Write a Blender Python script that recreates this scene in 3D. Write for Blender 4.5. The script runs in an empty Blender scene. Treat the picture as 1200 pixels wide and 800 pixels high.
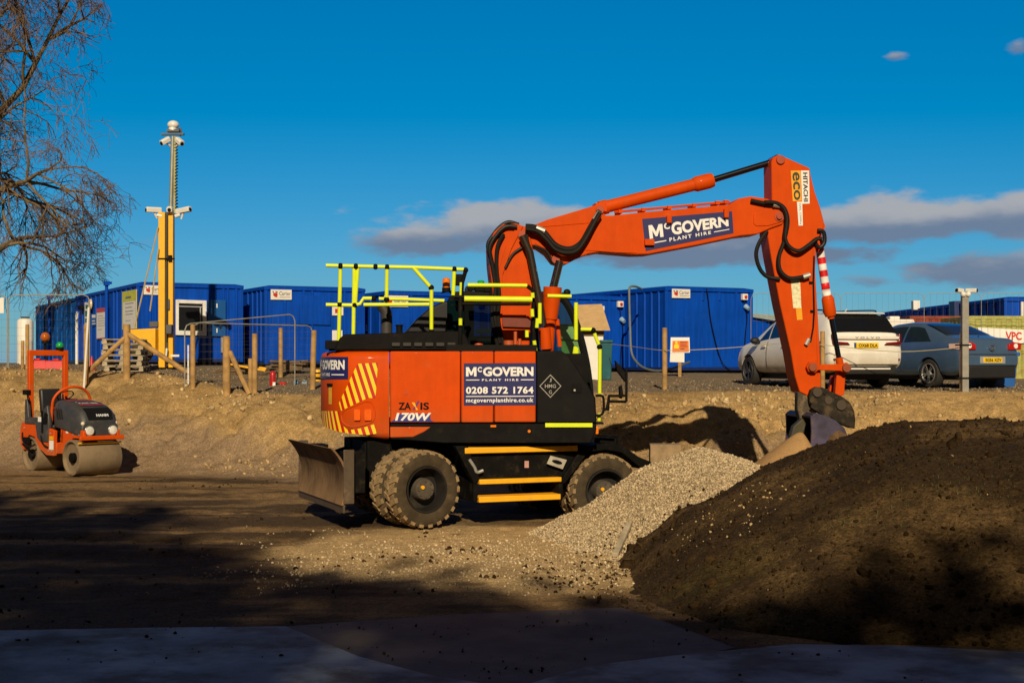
import bpy, math, random
import numpy as np
from mathutils import Vector, Matrix, Euler
R = math.radians
rng = random.Random(7)

# ------------------------------------------------------------------ camera, sky, sun, exposure
scn = bpy.context.scene
col = scn.collection
F = 1666.67                      # focal length in pixels of the 1200 px wide picture
HZ = 425.0                       # row of the horizon
CZ = 2.2                         # height of the lens above the lower ground
cam_d = bpy.data.cameras.new('camera')
cam = bpy.data.objects.new('camera', cam_d); col.objects.link(cam)
cam.location = (0, 0, CZ); cam.rotation_euler = (R(90), 0, 0)
cam_d.sensor_width = 36; cam_d.lens = 50; cam_d.shift_y = (HZ-400)/1200
cam_d.clip_end = 6000; cam_d.clip_start = .1
scn.camera = cam

SUN_EL = 29.0                    # degrees
SUN_AZ = 0.0                     # degrees the sun stands left (-) or right (+) of straight behind the camera
SKY_STRENGTH = .085
world = bpy.data.worlds.new('World'); scn.world = world; world.use_nodes = True
nt = world.node_tree; nt.nodes.clear()
def wn(t, **k):
    n = nt.nodes.new(t)
    for a, b in k.items(): setattr(n, a, b)
    return n
def wl(a, b): nt.links.new(a, b)
def wmath(op, a, b=None, c=None):
    n = wn('ShaderNodeMath', operation=op)
    for i, x in enumerate((a, b, c)):
        if x is None: continue
        if isinstance(x, (int, float)): n.inputs[i].default_value = x
        else: wl(x, n.inputs[i])
    return n.outputs[0]
def wmap(x, a, b, c, d, kind='SMOOTHSTEP'):
    n = wn('ShaderNodeMapRange', interpolation_type=kind)
    wl(x, n.inputs[0])
    for i, q in zip((1, 2, 3, 4), (a, b, c, d)): n.inputs[i].default_value = q
    return n.outputs[0]
sky = wn('ShaderNodeTexSky', sky_type='NISHITA', sun_disc=False)
sky.sun_elevation = R(SUN_EL); sky.sun_rotation = R(180-SUN_AZ)
sky.air_density = 1.0; sky.dust_density = .1; sky.ozone_density = 3.0; sky.altitude = 0
hs = wn('ShaderNodeHueSaturation'); hs.inputs['Saturation'].default_value = 1.25; hs.inputs['Hue'].default_value = .49
wl(sky.outputs[0], hs.inputs['Color'])
tc = wn('ShaderNodeTexCoord'); sp = wn('ShaderNodeSeparateXYZ'); wl(tc.outputs['Generated'], sp.inputs[0])
az = wmath('ARCTAN2', sp.outputs[0], sp.outputs[1])            # 0 straight ahead, + to the right
el = wmath('ARCSINE', sp.outputs[2])
cmb = wn('ShaderNodeCombineXYZ'); wl(wmath('MULTIPLY', az, 13.0), cmb.inputs[0]); wl(wmath('MULTIPLY', el, 34.0), cmb.inputs[1])
nz = wn('ShaderNodeTexNoise'); nz.inputs['Scale'].default_value = 1.0; nz.inputs['Detail'].default_value = 7; nz.inputs['Roughness'].default_value = .52
wl(cmb.outputs[0], nz.inputs['Vector'])
nz2 = wn('ShaderNodeTexNoise'); nz2.inputs['Scale'].default_value = 3.6; nz2.inputs['Detail'].default_value = 6; nz2.inputs['Roughness'].default_value = .55
wl(cmb.outputs[0], nz2.inputs['Vector'])
# banks of low cloud: (azimuth, elevation, half width, half height, weight) in degrees
BANKS = [(1.0, 5.4, 6.0, 1.15, 1.08), (-3.6, 4.9, 2.8, .72, .95), (9.5, 5.15, 5.0, 1.0, 1.05), (14.5, 5.5, 4.2, 1.05, 1.02), (20.0, 5.6, 5.0, 1.0, 1.02), (8.0, 4.25, 8.5, .60, .90), (19.0, 3.6, 4.0, .85, 1.0), (13.5, 3.2, 2.5, .4, .55),
         (15.05, 11.75, .75, .3, .62), (19.6, 11.8, .75, .55, .72), (-14.6, 4.75, 2.6, .35, .44), (-19, 4.6, 3.0, .5, .44)]
dens = None; vtop = None
for (a, e, w, h, k) in BANKS:
    u = wmath('MULTIPLY', wmath('SUBTRACT', az, R(a)), 1/R(w)); v = wmath('MULTIPLY', wmath('SUBTRACT', el, R(e)), 1/R(h))
    d = wmath('ADD', wmath('MULTIPLY', u, u), wmath('MULTIPLY', v, v))
    b = wmath('MULTIPLY', wmath('POWER', 2.718, wmath('MULTIPLY', d, -1.0)), k)
    t = wmath('MULTIPLY', b, v)
    dens = b if dens is None else wmath('MAXIMUM', dens, b)
    vtop = t if vtop is None else wmath('ADD', vtop, t)
nn = wmath('ADD', wmath('MULTIPLY', wmath('SUBTRACT', nz.outputs[0], .5), 1.25), wmath('MULTIPLY', wmath('SUBTRACT', nz2.outputs[0], .5), .55))
cover = wmap(wmath('ADD', dens, nn), .34, .69, 0, .95)
lit = wmap(wmath('ADD', vtop, wmath('MULTIPLY', nn, .9)), -.30, .52, 0, 1)
cc = wn('ShaderNodeMix', data_type='RGBA')
cc.inputs[6].default_value = (.165, .225, .335, 1); cc.inputs[7].default_value = (.43, .44, .47, 1)
wl(lit, cc.inputs[0])
vma = wn('ShaderNodeVectorMath', operation='MULTIPLY_ADD'); wl(hs.outputs[0], vma.inputs[0])
vma.inputs[1].default_value = (.31, .455, .69); vma.inputs[2].default_value = (-.060/SKY_STRENGTH, .038/SKY_STRENGTH, .075/SKY_STRENGTH)
vmx = wn('ShaderNodeVectorMath', operation='MAXIMUM'); wl(vma.outputs[0], vmx.inputs[0]); vmx.inputs[1].default_value = (0, 0, .48/SKY_STRENGTH)
bgs = wn('ShaderNodeBackground'); bgs.inputs[1].default_value = SKY_STRENGTH; wl(vmx.outputs[0], bgs.inputs[0])
bgc = wn('ShaderNodeBackground'); bgc.inputs[1].default_value = .92; wl(cc.outputs[2], bgc.inputs[0])
mx = wn('ShaderNodeMixShader'); wl(cover, mx.inputs[0]); wl(bgs.outputs[0], mx.inputs[1]); wl(bgc.outputs[0], mx.inputs[2])
# unseen grey cloud, added overhead and behind the photographer to weaken blue fill light
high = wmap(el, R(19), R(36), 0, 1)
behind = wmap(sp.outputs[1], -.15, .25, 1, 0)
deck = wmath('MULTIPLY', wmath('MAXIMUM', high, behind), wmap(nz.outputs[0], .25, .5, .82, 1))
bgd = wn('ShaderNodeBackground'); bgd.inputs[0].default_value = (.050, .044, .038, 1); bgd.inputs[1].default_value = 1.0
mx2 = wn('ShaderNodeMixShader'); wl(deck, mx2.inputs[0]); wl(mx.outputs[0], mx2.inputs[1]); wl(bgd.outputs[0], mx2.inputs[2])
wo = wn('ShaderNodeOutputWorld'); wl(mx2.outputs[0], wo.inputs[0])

sun_d = bpy.data.lights.new('sun', 'SUN'); sun_d.energy = 4.4; sun_d.angle = R(.5); sun_d.color = (1, .83, .58)
sun = bpy.data.objects.new('sun', sun_d); col.objects.link(sun)
SUN_DIR = Vector((math.sin(R(-SUN_AZ))*math.cos(R(SUN_EL)), math.cos(R(SUN_AZ))*math.cos(R(SUN_EL)), -math.sin(R(SUN_EL))))
sun.rotation_euler = SUN_DIR.to_track_quat('-Z', 'Y').to_euler(); sun.location = (0, -20, 30)
scn.view_settings.view_transform = 'Standard'; scn.view_settings.look = 'None'
scn.view_settings.exposure = 0.0; scn.view_settings.gamma = 1
scn.render.engine = 'CYCLES'
scn.cycles.use_denoising = True
scn.cycles.max_bounces = 6; scn.cycles.transparent_max_bounces = 12

# ------------------------------------------------------------------ pixels of the photograph -> points
def W(px, py, D): return Vector(((px-600)/F*D, D, CZ-(py-HZ)/F*D))
def on_z(px, py, z):
    D = (CZ-z)*F/(py-HZ); return Vector(((px-600)/F*D, D, z))
def ray_plane(M, px, py, axis, c):
    """the point of the pixel's ray on the plane local[axis] = c of the frame M, in local coordinates"""
    Mi = M.inverted(); o = Mi @ Vector((0, 0, CZ)); d = Mi.to_3x3() @ Vector(((px-600)/F, 1, -(py-HZ)/F))
    return o + d*((c-o[axis])/d[axis])
def frame(x, y, z, deg): return Matrix.Translation((x, y, z)) @ Matrix.Rotation(R(deg), 4, 'Z')

# ------------------------------------------------------------------ numpy noise
def _hash(ix, iy, s):
    n = (ix*374761393 + iy*668265263 + s*2147483647) & 0xffffffff
    n = ((n ^ (n >> 13))*1274126177) & 0xffffffff
    return ((n ^ (n >> 16)) & 0xffff)/65535.0
def vnoise(x, y, s=0):
    ix = np.floor(x).astype(np.int64); iy = np.floor(y).astype(np.int64); fx = x-ix; fy = y-iy
    fx = fx*fx*(3-2*fx); fy = fy*fy*(3-2*fy)
    a = _hash(ix, iy, s); b = _hash(ix+1, iy, s); c = _hash(ix, iy+1, s); d = _hash(ix+1, iy+1, s)
    return (a*(1-fx)+b*fx)*(1-fy)+(c*(1-fx)+d*fx)*fy
def fbm(x, y, s=0, oct=4, g=.5):
    t = 0; a = 1; n = 0
    for k in range(oct): t = t+a*vnoise(x*2**k+17.3*k, y*2**k-9.1*k, s+k); n += a; a *= g
    return t/n-.5
def sstep(x, a, b):
    t = np.clip((x-a)/(b-a), 0, 1); return t*t*(3-2*t)

# ------------------------------------------------------------------ mesh builder
class MB:
    def __init__(s): s.v = []; s.f = []; s.mi = []; s.m = 0
    def add(s, vs, fs):
        n = len(s.v); s.v += [tuple(v) for v in vs]
        for f in fs: s.f.append(tuple(i+n for i in f)); s.mi.append(s.m)
        return s
    def box(s, c, d, M=None):
        x, y, z = d[0]/2, d[1]/2, d[2]/2; c = Vector(c)
        vs = [Vector((a*x, b*y, e*z)) for a in (-1, 1) for b in (-1, 1) for e in (-1, 1)]
        vs = [c+(M @ v if M else v) for v in vs]
        return s.add(vs, [(0, 1, 3, 2), (4, 6, 7, 5), (0, 4, 5, 1), (2, 3, 7, 6), (0, 2, 6, 4), (1, 5, 7, 3)])
    def box2(s, a, b): return s.box([(a[i]+b[i])/2 for i in range(3)], [abs(b[i]-a[i]) for i in range(3)])
    def prism(s, poly, y0, y1):                 # outline in x,z extruded along y
        n = len(poly); vs = [(p[0], y0, p[1]) for p in poly]+[(p[0], y1, p[1]) for p in poly]
        return s.add(vs, [tuple(range(n)), tuple(range(2*n-1, n-1, -1))]+[(i, (i+1) % n, (i+1) % n+n, i+n) for i in range(n)])
    def prismv(s, pts, off):                    # any planar outline extruded by a vector
        n = len(pts); off = Vector(off); vs = [Vector(p) for p in pts]+[Vector(p)+off for p in pts]
        return s.add(vs, [tuple(range(n)), tuple(range(2*n-1, n-1, -1))]+[(i, (i+1) % n, (i+1) % n+n, i+n) for i in range(n)])
    def tube(s, pts, r, n=8, caps=True):
        pts = [Vector(p) for p in pts]; k = len(pts); rs = r if isinstance(r, (list, tuple)) else [r]*k
        up = None; vs = []
        for i in range(k):
            t = (pts[min(i+1, k-1)]-pts[max(i-1, 0)])
            t = t.normalized() if t.length > 1e-9 else Vector((0, 0, 1))
            if up is None: up = t.orthogonal().normalized()
            else:
                up = up-t*up.dot(t); up = up.normalized() if up.length > 1e-6 else t.orthogonal().normalized()
            w = t.cross(up)
            for j in range(n):
                a = 2*math.pi*j/n; vs.append(pts[i]+(up*math.cos(a)+w*math.sin(a))*rs[i])
        fs = [(i*n+j, i*n+(j+1) % n, (i+1)*n+(j+1) % n, (i+1)*n+j) for i in range(k-1) for j in range(n)]
        if caps: fs += [tuple(range(n-1, -1, -1)), tuple(range((k-1)*n, k*n))]
        return s.add(vs, fs)
    def cyl(s, a, b, r0, r1=None, n=20): return s.tube([a, b], [r0, r0 if r1 is None else r1], n)
    def lathe(s, prof, M, n=32, closed=True):   # profile (radius, height) about the local z of M
        k = len(prof); vs = [M @ Vector((r*math.cos(2*math.pi*j/n), r*math.sin(2*math.pi*j/n), h)) for r, h in prof for j in range(n)]
        fs = [(i*n+j, i*n+(j+1) % n, (i+1)*n+(j+1) % n, (i+1)*n+j) for i in range(k-1) for j in range(n)]
        if closed: fs += [tuple(range(n-1, -1, -1)), tuple(range((k-1)*n, k*n))]
        return s.add(vs, fs)
    def loft(s, secs, caps=True, closed=True):
        n = len(secs[0]); k = len(secs); vs = [p for q in secs for p in q]
        fs = [(i*n+j, i*n+(j+1) % n, (i+1)*n+(j+1) % n, (i+1)*n+j) for i in range(k-1) for j in range(n if closed else n-1)]
        if caps and closed: fs += [tuple(range(n-1, -1, -1)), tuple(range((k-1)*n, k*n))]
        return s.add(vs, fs)
    def sphere(s, c, r, n=16, m=10, sc=(1, 1, 1)):
        c = Vector(c); vs = []; fs = []
        for i in range(m+1):
            a = math.pi*i/m
            for j in range(n):
                b = 2*math.pi*j/n
                vs.append(c+Vector((r*sc[0]*math.sin(a)*math.cos(b), r*sc[1]*math.sin(a)*math.sin(b), r*sc[2]*math.cos(a))))
        fs = [(i*n+j, i*n+(j+1) % n, (i+1)*n+(j+1) % n, (i+1)*n+j) for i in range(m) for j in range(n)]
        return s.add(vs, fs)
    def grid(s, fn, us, vs_):
        nu, nv = len(us), len(vs_)
        return s.add([fn(u, v) for u in us for v in vs_], [(i*nv+j, (i+1)*nv+j, (i+1)*nv+j+1, i*nv+j+1) for i in range(nu-1) for j in range(nv-1)])
    def build(s, name, mats, parent=None, bevel=0, M=None, sharp=35, seg=2, recalc=True):
        me = bpy.data.meshes.new(name); me.from_pydata(s.v, [], s.f)
        mats = mats if isinstance(mats, (list, tuple)) else [mats]
        for m in mats: me.materials.append(m)
        if len(mats) > 1: me.polygons.foreach_set('material_index', s.mi)
        if recalc:
            import bmesh
            bm = bmesh.new(); bm.from_mesh(me)
            bmesh.ops.remove_doubles(bm, verts=bm.verts, dist=1e-6)
            bmesh.ops.recalc_face_normals(bm, faces=bm.faces); bm.to_mesh(me); bm.free()
        me.polygons.foreach_set('use_smooth', [True]*len(me.polygons))
        if sharp < 180: me.set_sharp_from_angle(angle=R(sharp))
        me.update()
        o = bpy.data.objects.new(name, me); col.objects.link(o)
        if parent: o.parent = parent
        if M: o.matrix_local = M
        if bevel:
            b = o.modifiers.new('bevel', 'BEVEL'); b.width = bevel; b.segments = seg; b.limit_method = 'ANGLE'; b.angle_limit = R(40)
            b.harden_normals = False
        return o

def tag(o, label=None, cat=None, group=None, kind=None):
    if label: o['label'] = label
    if cat: o['category'] = cat
    if group: o['group'] = group
    if kind: o['kind'] = kind
    return o
def thing(name, label, cat, M=None, group=None):
    o = bpy.data.objects.new(name, None); o.empty_display_size = .2; col.objects.link(o)
    if M is not None: o.matrix_world = M
    return tag(o, label, cat, group)
def copy_tree(o, parent=None):
    c = o.copy(); col.objects.link(c)
    if parent: c.parent = parent
    for ch in [x for x in bpy.data.objects if x.parent == o]: copy_tree(ch, c)
    return c

# lettering with the built-in font, as real thin mesh
def letters(body, bold=.0, shear=0, spacing=1.0):
    cu = bpy.data.curves.new('lettering', 'FONT'); cu.body = body; cu.size = 1; cu.offset = bold; cu.shear = shear; cu.space_character = spacing
    cu.resolution_u = 3
    o = bpy.data.objects.new('lettering', cu); col.objects.link(o)
    dg = bpy.context.evaluated_depsgraph_get(); me = bpy.data.meshes.new_from_object(o.evaluated_get(dg))
    vs = np.array([v.co[:2] for v in me.vertices]); fs = [tuple(p.vertices) for p in me.polygons]
    bpy.data.objects.remove(o); bpy.data.curves.remove(cu); bpy.data.meshes.remove(me)
    lo, hi = vs.min(0), vs.max(0)
    return (vs-lo)/(hi-lo), fs
def put_text(mb, fn, body, u0, u1, v0, v1, bold=.02, **k):
    vs, fs = letters(body, bold, **k)
    mb.add([fn(u0+(u1-u0)*x, v0+(v1-v0)*y) for x, y in vs], fs)
def quad_map(p00, p10, p11, p01, lift):
    """u right, v up over four corners (lower left, lower right, upper right, upper left), raised by lift"""
    a, b, c, d = [Vector(p) for p in (p00, p10, p11, p01)]; lift = Vector(lift)
    def fn(u, v): return (a*(1-u)+b*u)*(1-v)+(d*(1-u)+c*u)*v+lift
    return fn
def plate(mb, fn, u0, u1, v0, v1, n=1, m=1):
    mb.grid(fn, [u0+(u1-u0)*i/n for i in range(n+1)], [v0+(v1-v0)*i/m for i in range(m+1)])

# ------------------------------------------------------------------ materials
MATS = {}
def mat(name, c, rough=.6, metal=0, var=.12, scale=6, bump=0, bscale=40, dirt=None, damt=.0, dscale=3, dz=None, coat=0, spec=.5, emit=None, rnd=False, streak=0, dzmax=.9):
    if name in MATS: return MATS[name]
    m = bpy.data.materials.new(name); m.use_nodes = True; t = m.node_tree; N = t.nodes; L = t.links
    b = N['Principled BSDF']; b.inputs['Roughness'].default_value = rough; b.inputs['Metallic'].default_value = metal
    b.inputs['Coat Weight'].default_value = coat; b.inputs['Coat Roughness'].default_value = .08; b.inputs['Specular IOR Level'].default_value = spec
    tcn = N.new('ShaderNodeTexCoord')
    def noise(sc, det=5, ro=.6):
        n = N.new('ShaderNodeTexNoise'); n.inputs['Scale'].default_value = sc; n.inputs['Detail'].default_value = det; n.inputs['Roughness'].default_value = ro
        L.new(tcn.outputs['Object'], n.inputs['Vector']); return n.outputs[0]
    def mr(x, a, bb, c0, c1):
        n = N.new('ShaderNodeMapRange'); n.interpolation_type = 'SMOOTHSTEP'; L.new(x, n.inputs[0])
        for i, q in zip((1, 2, 3, 4), (a, bb, c0, c1)): n.inputs[i].default_value = q
        return n.outputs[0]
    def mix(f, a, bb, kind='MIX'):
        n = N.new('ShaderNodeMix'); n.data_type = 'RGBA'; n.blend_type = kind
        for i, x in ((0, f), (6, a), (7, bb)):
            if isinstance(x, (int, float)): n.inputs[i].default_value = x
            elif isinstance(x, tuple): n.inputs[i].default_value = (*x, 1)
            else: L.new(x, n.inputs[i])
        return n.outputs[2]
    lo = tuple(x*(1-var) for x in c); hi = tuple(min(1, x*(1+var)) for x in c)
    base = mix(mr(noise(scale), .3, .7, 0, 1), lo, hi)
    if streak:
        mp = N.new('ShaderNodeMapping'); mp.inputs['Scale'].default_value = (7, 7, .55); L.new(tcn.outputs['Object'], mp.inputs['Vector'])
        n = N.new('ShaderNodeTexNoise'); n.inputs['Scale'].default_value = 1.6; n.inputs['Detail'].default_value = 6; n.inputs['Roughness'].default_value = .65; L.new(mp.outputs[0], n.inputs['Vector'])
        cb = N.new('ShaderNodeCombineColor'); v = mr(n.outputs[0], .32, .68, 1-streak, 1+streak*.4)
        for i in range(3): L.new(v, cb.inputs[i])
        base = mix(1.0, base, cb.outputs[0], 'MULTIPLY')
    if rnd:
        a = N.new('ShaderNodeAttribute'); a.attribute_name = 'rnd'
        base = mix(1.0, base, mix(a.outputs['Fac'], tuple([1-rnd]*3), tuple([1+rnd*.6]*3)), 'MULTIPLY')
    if dirt:
        f = mr(noise(dscale, 8, .68), .62-damt*.5, .78-damt*.3, 0, min(1, .35+damt))
        if dz:
            s = N.new('ShaderNodeSeparateXYZ'); L.new(tcn.outputs['Object'], s.inputs[0])
            g = mr(s.outputs[2], dz[0], dz[1], dzmax, 0); mm = N.new('ShaderNodeMath'); mm.operation = 'MULTIPLY'
            L.new(g, mm.inputs[0]); L.new(mr(noise(dscale*2.3, 6), .3, .6, .35, 1), mm.inputs[1])
            m2 = N.new('ShaderNodeMath'); m2.operation = 'MAXIMUM'; L.new(mm.outputs[0], m2.inputs[0]); L.new(f, m2.inputs[1]); f = m2.outputs[0]
        base = mix(f, base, dirt)
        rr = N.new('ShaderNodeMapRange'); L.new(f, rr.inputs[0]); rr.inputs[3].default_value = rough; rr.inputs[4].default_value = .9
        L.new(rr.outputs[0], b.inputs['Roughness'])
    L.new(base, b.inputs['Base Color'])
    if bump:
        bn = N.new('ShaderNodeBump'); bn.inputs['Strength'].default_value = bump; bn.inputs['Distance'].default_value = .02
        L.new(noise(bscale, 6), bn.inputs['Height']); L.new(bn.outputs[0], b.inputs['Normal'])
    if emit:
        b.inputs['Emission Color'].default_value = (*emit[0], 1); b.inputs['Emission Strength'].default_value = emit[1]
    MATS[name] = m; return m
DUST = (.26, .18, .095)
def glass(name, tint, alpha, rough=.02):
    m = bpy.data.materials.new(name); m.use_nodes = True; t = m.node_tree; t.nodes.clear()
    tr = t.nodes.new('ShaderNodeBsdfTransparent'); tr.inputs[0].default_value = (*tint, 1)
    pr = t.nodes.new('ShaderNodeBsdfPrincipled'); pr.inputs['Base Color'].default_value = (tint[0]*.1, tint[1]*.1, tint[2]*.1, 1); pr.inputs['Roughness'].default_value = rough
    mx = t.nodes.new('ShaderNodeMixShader'); mx.inputs[0].default_value = alpha
    o = t.nodes.new('ShaderNodeOutputMaterial')
    t.links.new(tr.outputs[0], mx.inputs[1]); t.links.new(pr.outputs[0], mx.inputs[2]); t.links.new(mx.outputs[0], o.inputs[0])
    return m
ORANGE = mat('orange_paint', (.60, .066, .0012), .55, var=.07, scale=3, dirt=(.34, .14, .05), damt=.09, dscale=4.5, dz=(1.05, 1.75), dzmax=.45, streak=.05, coat=.03, spec=.10)
BLACK = mat('black_paint', (.0055, .005, .0045), .7, var=.3, dirt=(.035, .027, .018), damt=.12, dscale=5, bump=.05, spec=.12)
BLACK_LOW = mat('muddy_black_steel', (.0055, .005, .0042), .75, var=.3, dirt=(.05, .036, .02), damt=.2, dscale=6, bump=.1, spec=.1)
RUBBER = mat('rubber_sidewall', (.062, .046, .028), .9, spec=.1, var=.25, dirt=(.13, .092, .05), damt=.25, dscale=7, bump=.15)
TREAD = mat('dusty_tread', (.27, .185, .09), .95, var=.3, scale=14, bump=.35, bscale=60, dirt=(.09, .066, .04), damt=.15, dscale=9)
HOSE = mat('hydraulic_hose', (.010, .009, .008), .5, var=.2, spec=.25)
CHROME = mat('chromed_rod', (.30, .29, .28), .18, metal=1, var=.1)
YELLOW_HI = mat('fluorescent_yellow_rail', (.70, .82, .004), .5, var=.05, dirt=(.35, .33, .05), damt=.03)
YELLOW = mat('yellow_machine_paint', (.80, .42, .012), .45, var=.08, dirt=(.30, .2, .06), damt=.06)
STEP_YELLOW = mat('yellow_step_edge', (.85, .42, .01), .5, var=.08, dirt=(.25, .16, .05), damt=.08)
NAVY = mat('navy_vinyl', (.014, .016, .11), .4, var=.05)
WHITE = mat('white_vinyl', (.80, .79, .76), .5, var=.04)
WHITE_PANEL = mat('white_board', (.74, .72, .67), .55, var=.05, dirt=(.45, .40, .30), damt=.05)
RED = mat('red_plastic', (.55, .015, .012), .45, var=.1, dirt=(.3, .12, .06), damt=.06)
AMBER = mat('amber_lens', (.85, .20, .01), .2, var=.05)
GREEN_LENS = mat('green_lens', (.01, .35, .08), .2, var=.05)
WOOD = mat('weathered_post_timber', (.37, .22, .075), .8, var=.3, scale=5, bump=.25, bscale=30, dirt=(.17, .11, .05), damt=.15, dscale=5)
WOOD_GREY = mat('grey_pallet_timber', (.36, .30, .20), .85, var=.3, bump=.2)
GALV = mat('galvanised_steel', (.50, .50, .47), .45, metal=.6, var=.12)
STEEL_WORN = mat('worn_blade_steel', (.155, .095, .05), .7, metal=0, var=.35, scale=3, dirt=(.30, .185, .09), damt=.35, dscale=2.2, bump=.1, dz=(.25, .8), spec=.08, streak=.3)
GREYP = mat('grey_cast_steel', (.10, .095, .085), .55, metal=.4, var=.3, dirt=DUST, damt=.25, dscale=8)
# ------------------------------------------------------------------ the lie of the land
T_PX  = [-200,   0, 100, 200, 300, 400, 600, 780, 880, 1000, 1200, 1400]
T_DT  = [  36,  36,  36,  35, 32.5, 31.5, 30.3, 29.6, 29.5, 29.3, 29, 29]
T_YE  = [ 431, 432, 434, 440, 461, 463, 462, 459, 458, 459, 459, 459]
T_DB  = [  30,  30, 29.5, 28.7, 27.6, 26.2, 25.0, 24.6, 24.4, 24.0, 23.6, 23.6]
T_ZP  = [2.12, 2.14, 2.15, 2.15, 2.08, 2.02, 1.95, 1.90, 1.88, 1.84, 1.76, 1.72]
def bank(x, y):
    yy = np.maximum(y, 6.0); px = np.clip(600+F*x/yy, -200, 1400)
    dt = np.interp(px, T_PX, T_DT); ze = CZ-(np.interp(px, T_PX, T_YE)-HZ)/F*dt
    db = np.interp(px, T_PX, T_DB); zp = np.interp(px, T_PX, T_ZP)
    return px, dt, ze, db, zp
def ground_z(x, y, fine=True):
    x = np.asarray(x, float); y = np.asarray(y, float)
    px, dt, ze, db, zp = bank(x, y)
    wob = fbm(x*.55, y*.55, 3)*1.5*sstep(y, 21, 25)*(1-sstep(y, 33, 37))
    t = np.clip((y+wob-db)/(dt-db), 0, 1)
    prof = .55*t+.45*(t*t*(3-2*t)); prof = prof+.10*np.sin(prof*math.pi)
    up = ze+(zp-ze)*sstep(y, dt, 43.0)
    z = np.where(t < 1, ze*prof, up)
    on = np.sin(np.clip(t, 0, 1)*math.pi)
    rid = np.abs(fbm(x*1.1+y*.35, y*.35, 15, 4, .6))*2
    z = z-on*.22*(1-rid)**6
    z = z+fbm(x*.9, y*.9, 11)*.34*on+fbm(x*3.1, y*3.1, 21, 4, .6)*.26*on
    near = 1-sstep(y, 26, 34)
    z = z+fbm(x*.5, y*.5, 31)*.05*near*sstep(y, 12.5, 14.5)+fbm(x*2.5, y*2.5, 41, 4, .6)*.055*sstep(y, 12.2, 13.5)*(.35+.65*near)
    if fine: z = z+fbm(x*9, y*9, 51, 3, .6)*.060*(.45+on)*sstep(y, 11.5, 13)
    # ruts left by tyres and by the drum, running across in front of the blade
    for (y0, w, d) in ((16.2, .28, .05), (17.9, .28, .05), (21.0, .35, .04), (23.6, .3, .04)):
        yc = y0+.25*np.sin(x*.35+y0); k = np.exp(-((y-yc)/w)**2)*(1-sstep(x, -3.0, -1.2))
        z = z+.010*k*np.sign(np.sin((x+.6*np.abs(y-yc))*2*math.pi/.30))
        z = z-.6*d*k+.3*d*np.exp(-((y-yc-1.7*w)/w)**2)*(1-sstep(x, -3.0, -1.2))
    return z
def gz(x, y): return float(ground_z(np.array([x]), np.array([y]))[0])

SAND = np.array((.46, .30, .125)); SAND2 = np.array((.33, .21, .085)); GRAV = np.array((.225, .175, .115)); PALE = np.array((.52, .36, .17))
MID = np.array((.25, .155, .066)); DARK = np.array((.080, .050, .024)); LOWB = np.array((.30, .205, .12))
def ground_col(x, y):
    px, dt, ze, db, zp = bank(x, y)
    n1 = fbm(x*.6, y*.6, 61, 5)*2; n2 = fbm(x*2.2, y*2.2, 71, 4)*2; n3 = fbm(x*.35, y*1.6, 81, 5, .6)*2
    t = (y+n1*.9-db)/(dt-db)
    c = lambda a: np.broadcast_to(a, x.shape+(3,))
    mixw = lambda a, b, w: a*(1-w[..., None])+b*w[..., None]
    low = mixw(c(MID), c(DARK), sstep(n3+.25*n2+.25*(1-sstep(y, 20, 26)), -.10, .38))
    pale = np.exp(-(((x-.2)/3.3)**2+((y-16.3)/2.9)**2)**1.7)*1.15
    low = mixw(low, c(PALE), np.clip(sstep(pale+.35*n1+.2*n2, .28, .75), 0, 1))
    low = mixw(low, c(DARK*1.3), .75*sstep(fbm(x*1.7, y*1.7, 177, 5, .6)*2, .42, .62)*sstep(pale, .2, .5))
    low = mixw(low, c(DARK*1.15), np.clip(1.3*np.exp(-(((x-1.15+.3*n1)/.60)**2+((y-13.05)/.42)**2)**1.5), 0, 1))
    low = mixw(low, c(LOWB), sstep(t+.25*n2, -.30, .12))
    sand = mixw(c(SAND), c(SAND2), sstep(n1+.6*n2, -.15, .45))
    b = mixw(low, sand, sstep(t+.30*n1, .22, .50))
    g = mixw(c(GRAV), c(SAND2), sstep(n2+.5*n1, .15, .55)*.7)
    out = mixw(b, g, sstep((y-dt)+n1*.6, .15, .9))
    far = sstep(y, 60, 120)
    return mixw(out, c(np.array((.16, .15, .08))), far)

def axis(*segs):
    out = []
    for a, b, st in segs: out += list(np.arange(a, b-1e-6, st))
    return np.array(out+[segs[-1][1]])
def height_sheet(name, xs, ys, zfn, cfn, m, kind=None, keep=None):
    X, Y = np.meshgrid(xs, ys); Z = zfn(X, Y); nx, ny = len(xs), len(ys)
    co = np.stack([X, Y, Z], -1).reshape(-1, 3)
    I = np.arange(nx*ny).reshape(ny, nx)
    q = np.stack([I[:-1, :-1], I[:-1, 1:], I[1:, 1:], I[1:, :-1]], -1).reshape(-1, 4)
    if keep is not None:
        k = keep(X, Y, Z).reshape(-1); q = q[k[q].any(1)]
        used = np.unique(q); re = np.zeros(nx*ny, int); re[used] = np.arange(len(used)); co = co[used]; q = re[q]
    me = bpy.data.meshes.new(name); me.vertices.add(len(co)); me.vertices.foreach_set('co', co.ravel())
    me.loops.add(q.size); me.loops.foreach_set('vertex_index', q.ravel().astype(np.int32))
    me.polygons.add(len(q)); me.polygons.foreach_set('loop_start', np.arange(0, q.size, 4, dtype=np.int32))
    me.update(calc_edges=True); me.polygons.foreach_set('use_smooth', [True]*len(q)); me.validate()
    if cfn is not None:
        C = cfn(co[:, 0], co[:, 1]); ca = me.color_attributes.new('soil', 'FLOAT_COLOR', 'POINT')
        ca.data.foreach_set('color', np.concatenate([C, np.ones((len(C), 1))], 1).astype(np.float32).ravel())
    me.materials.append(m); o = bpy.data.objects.new(name, me); col.objects.link(o)
    if kind: o['kind'] = kind
    return o

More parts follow.
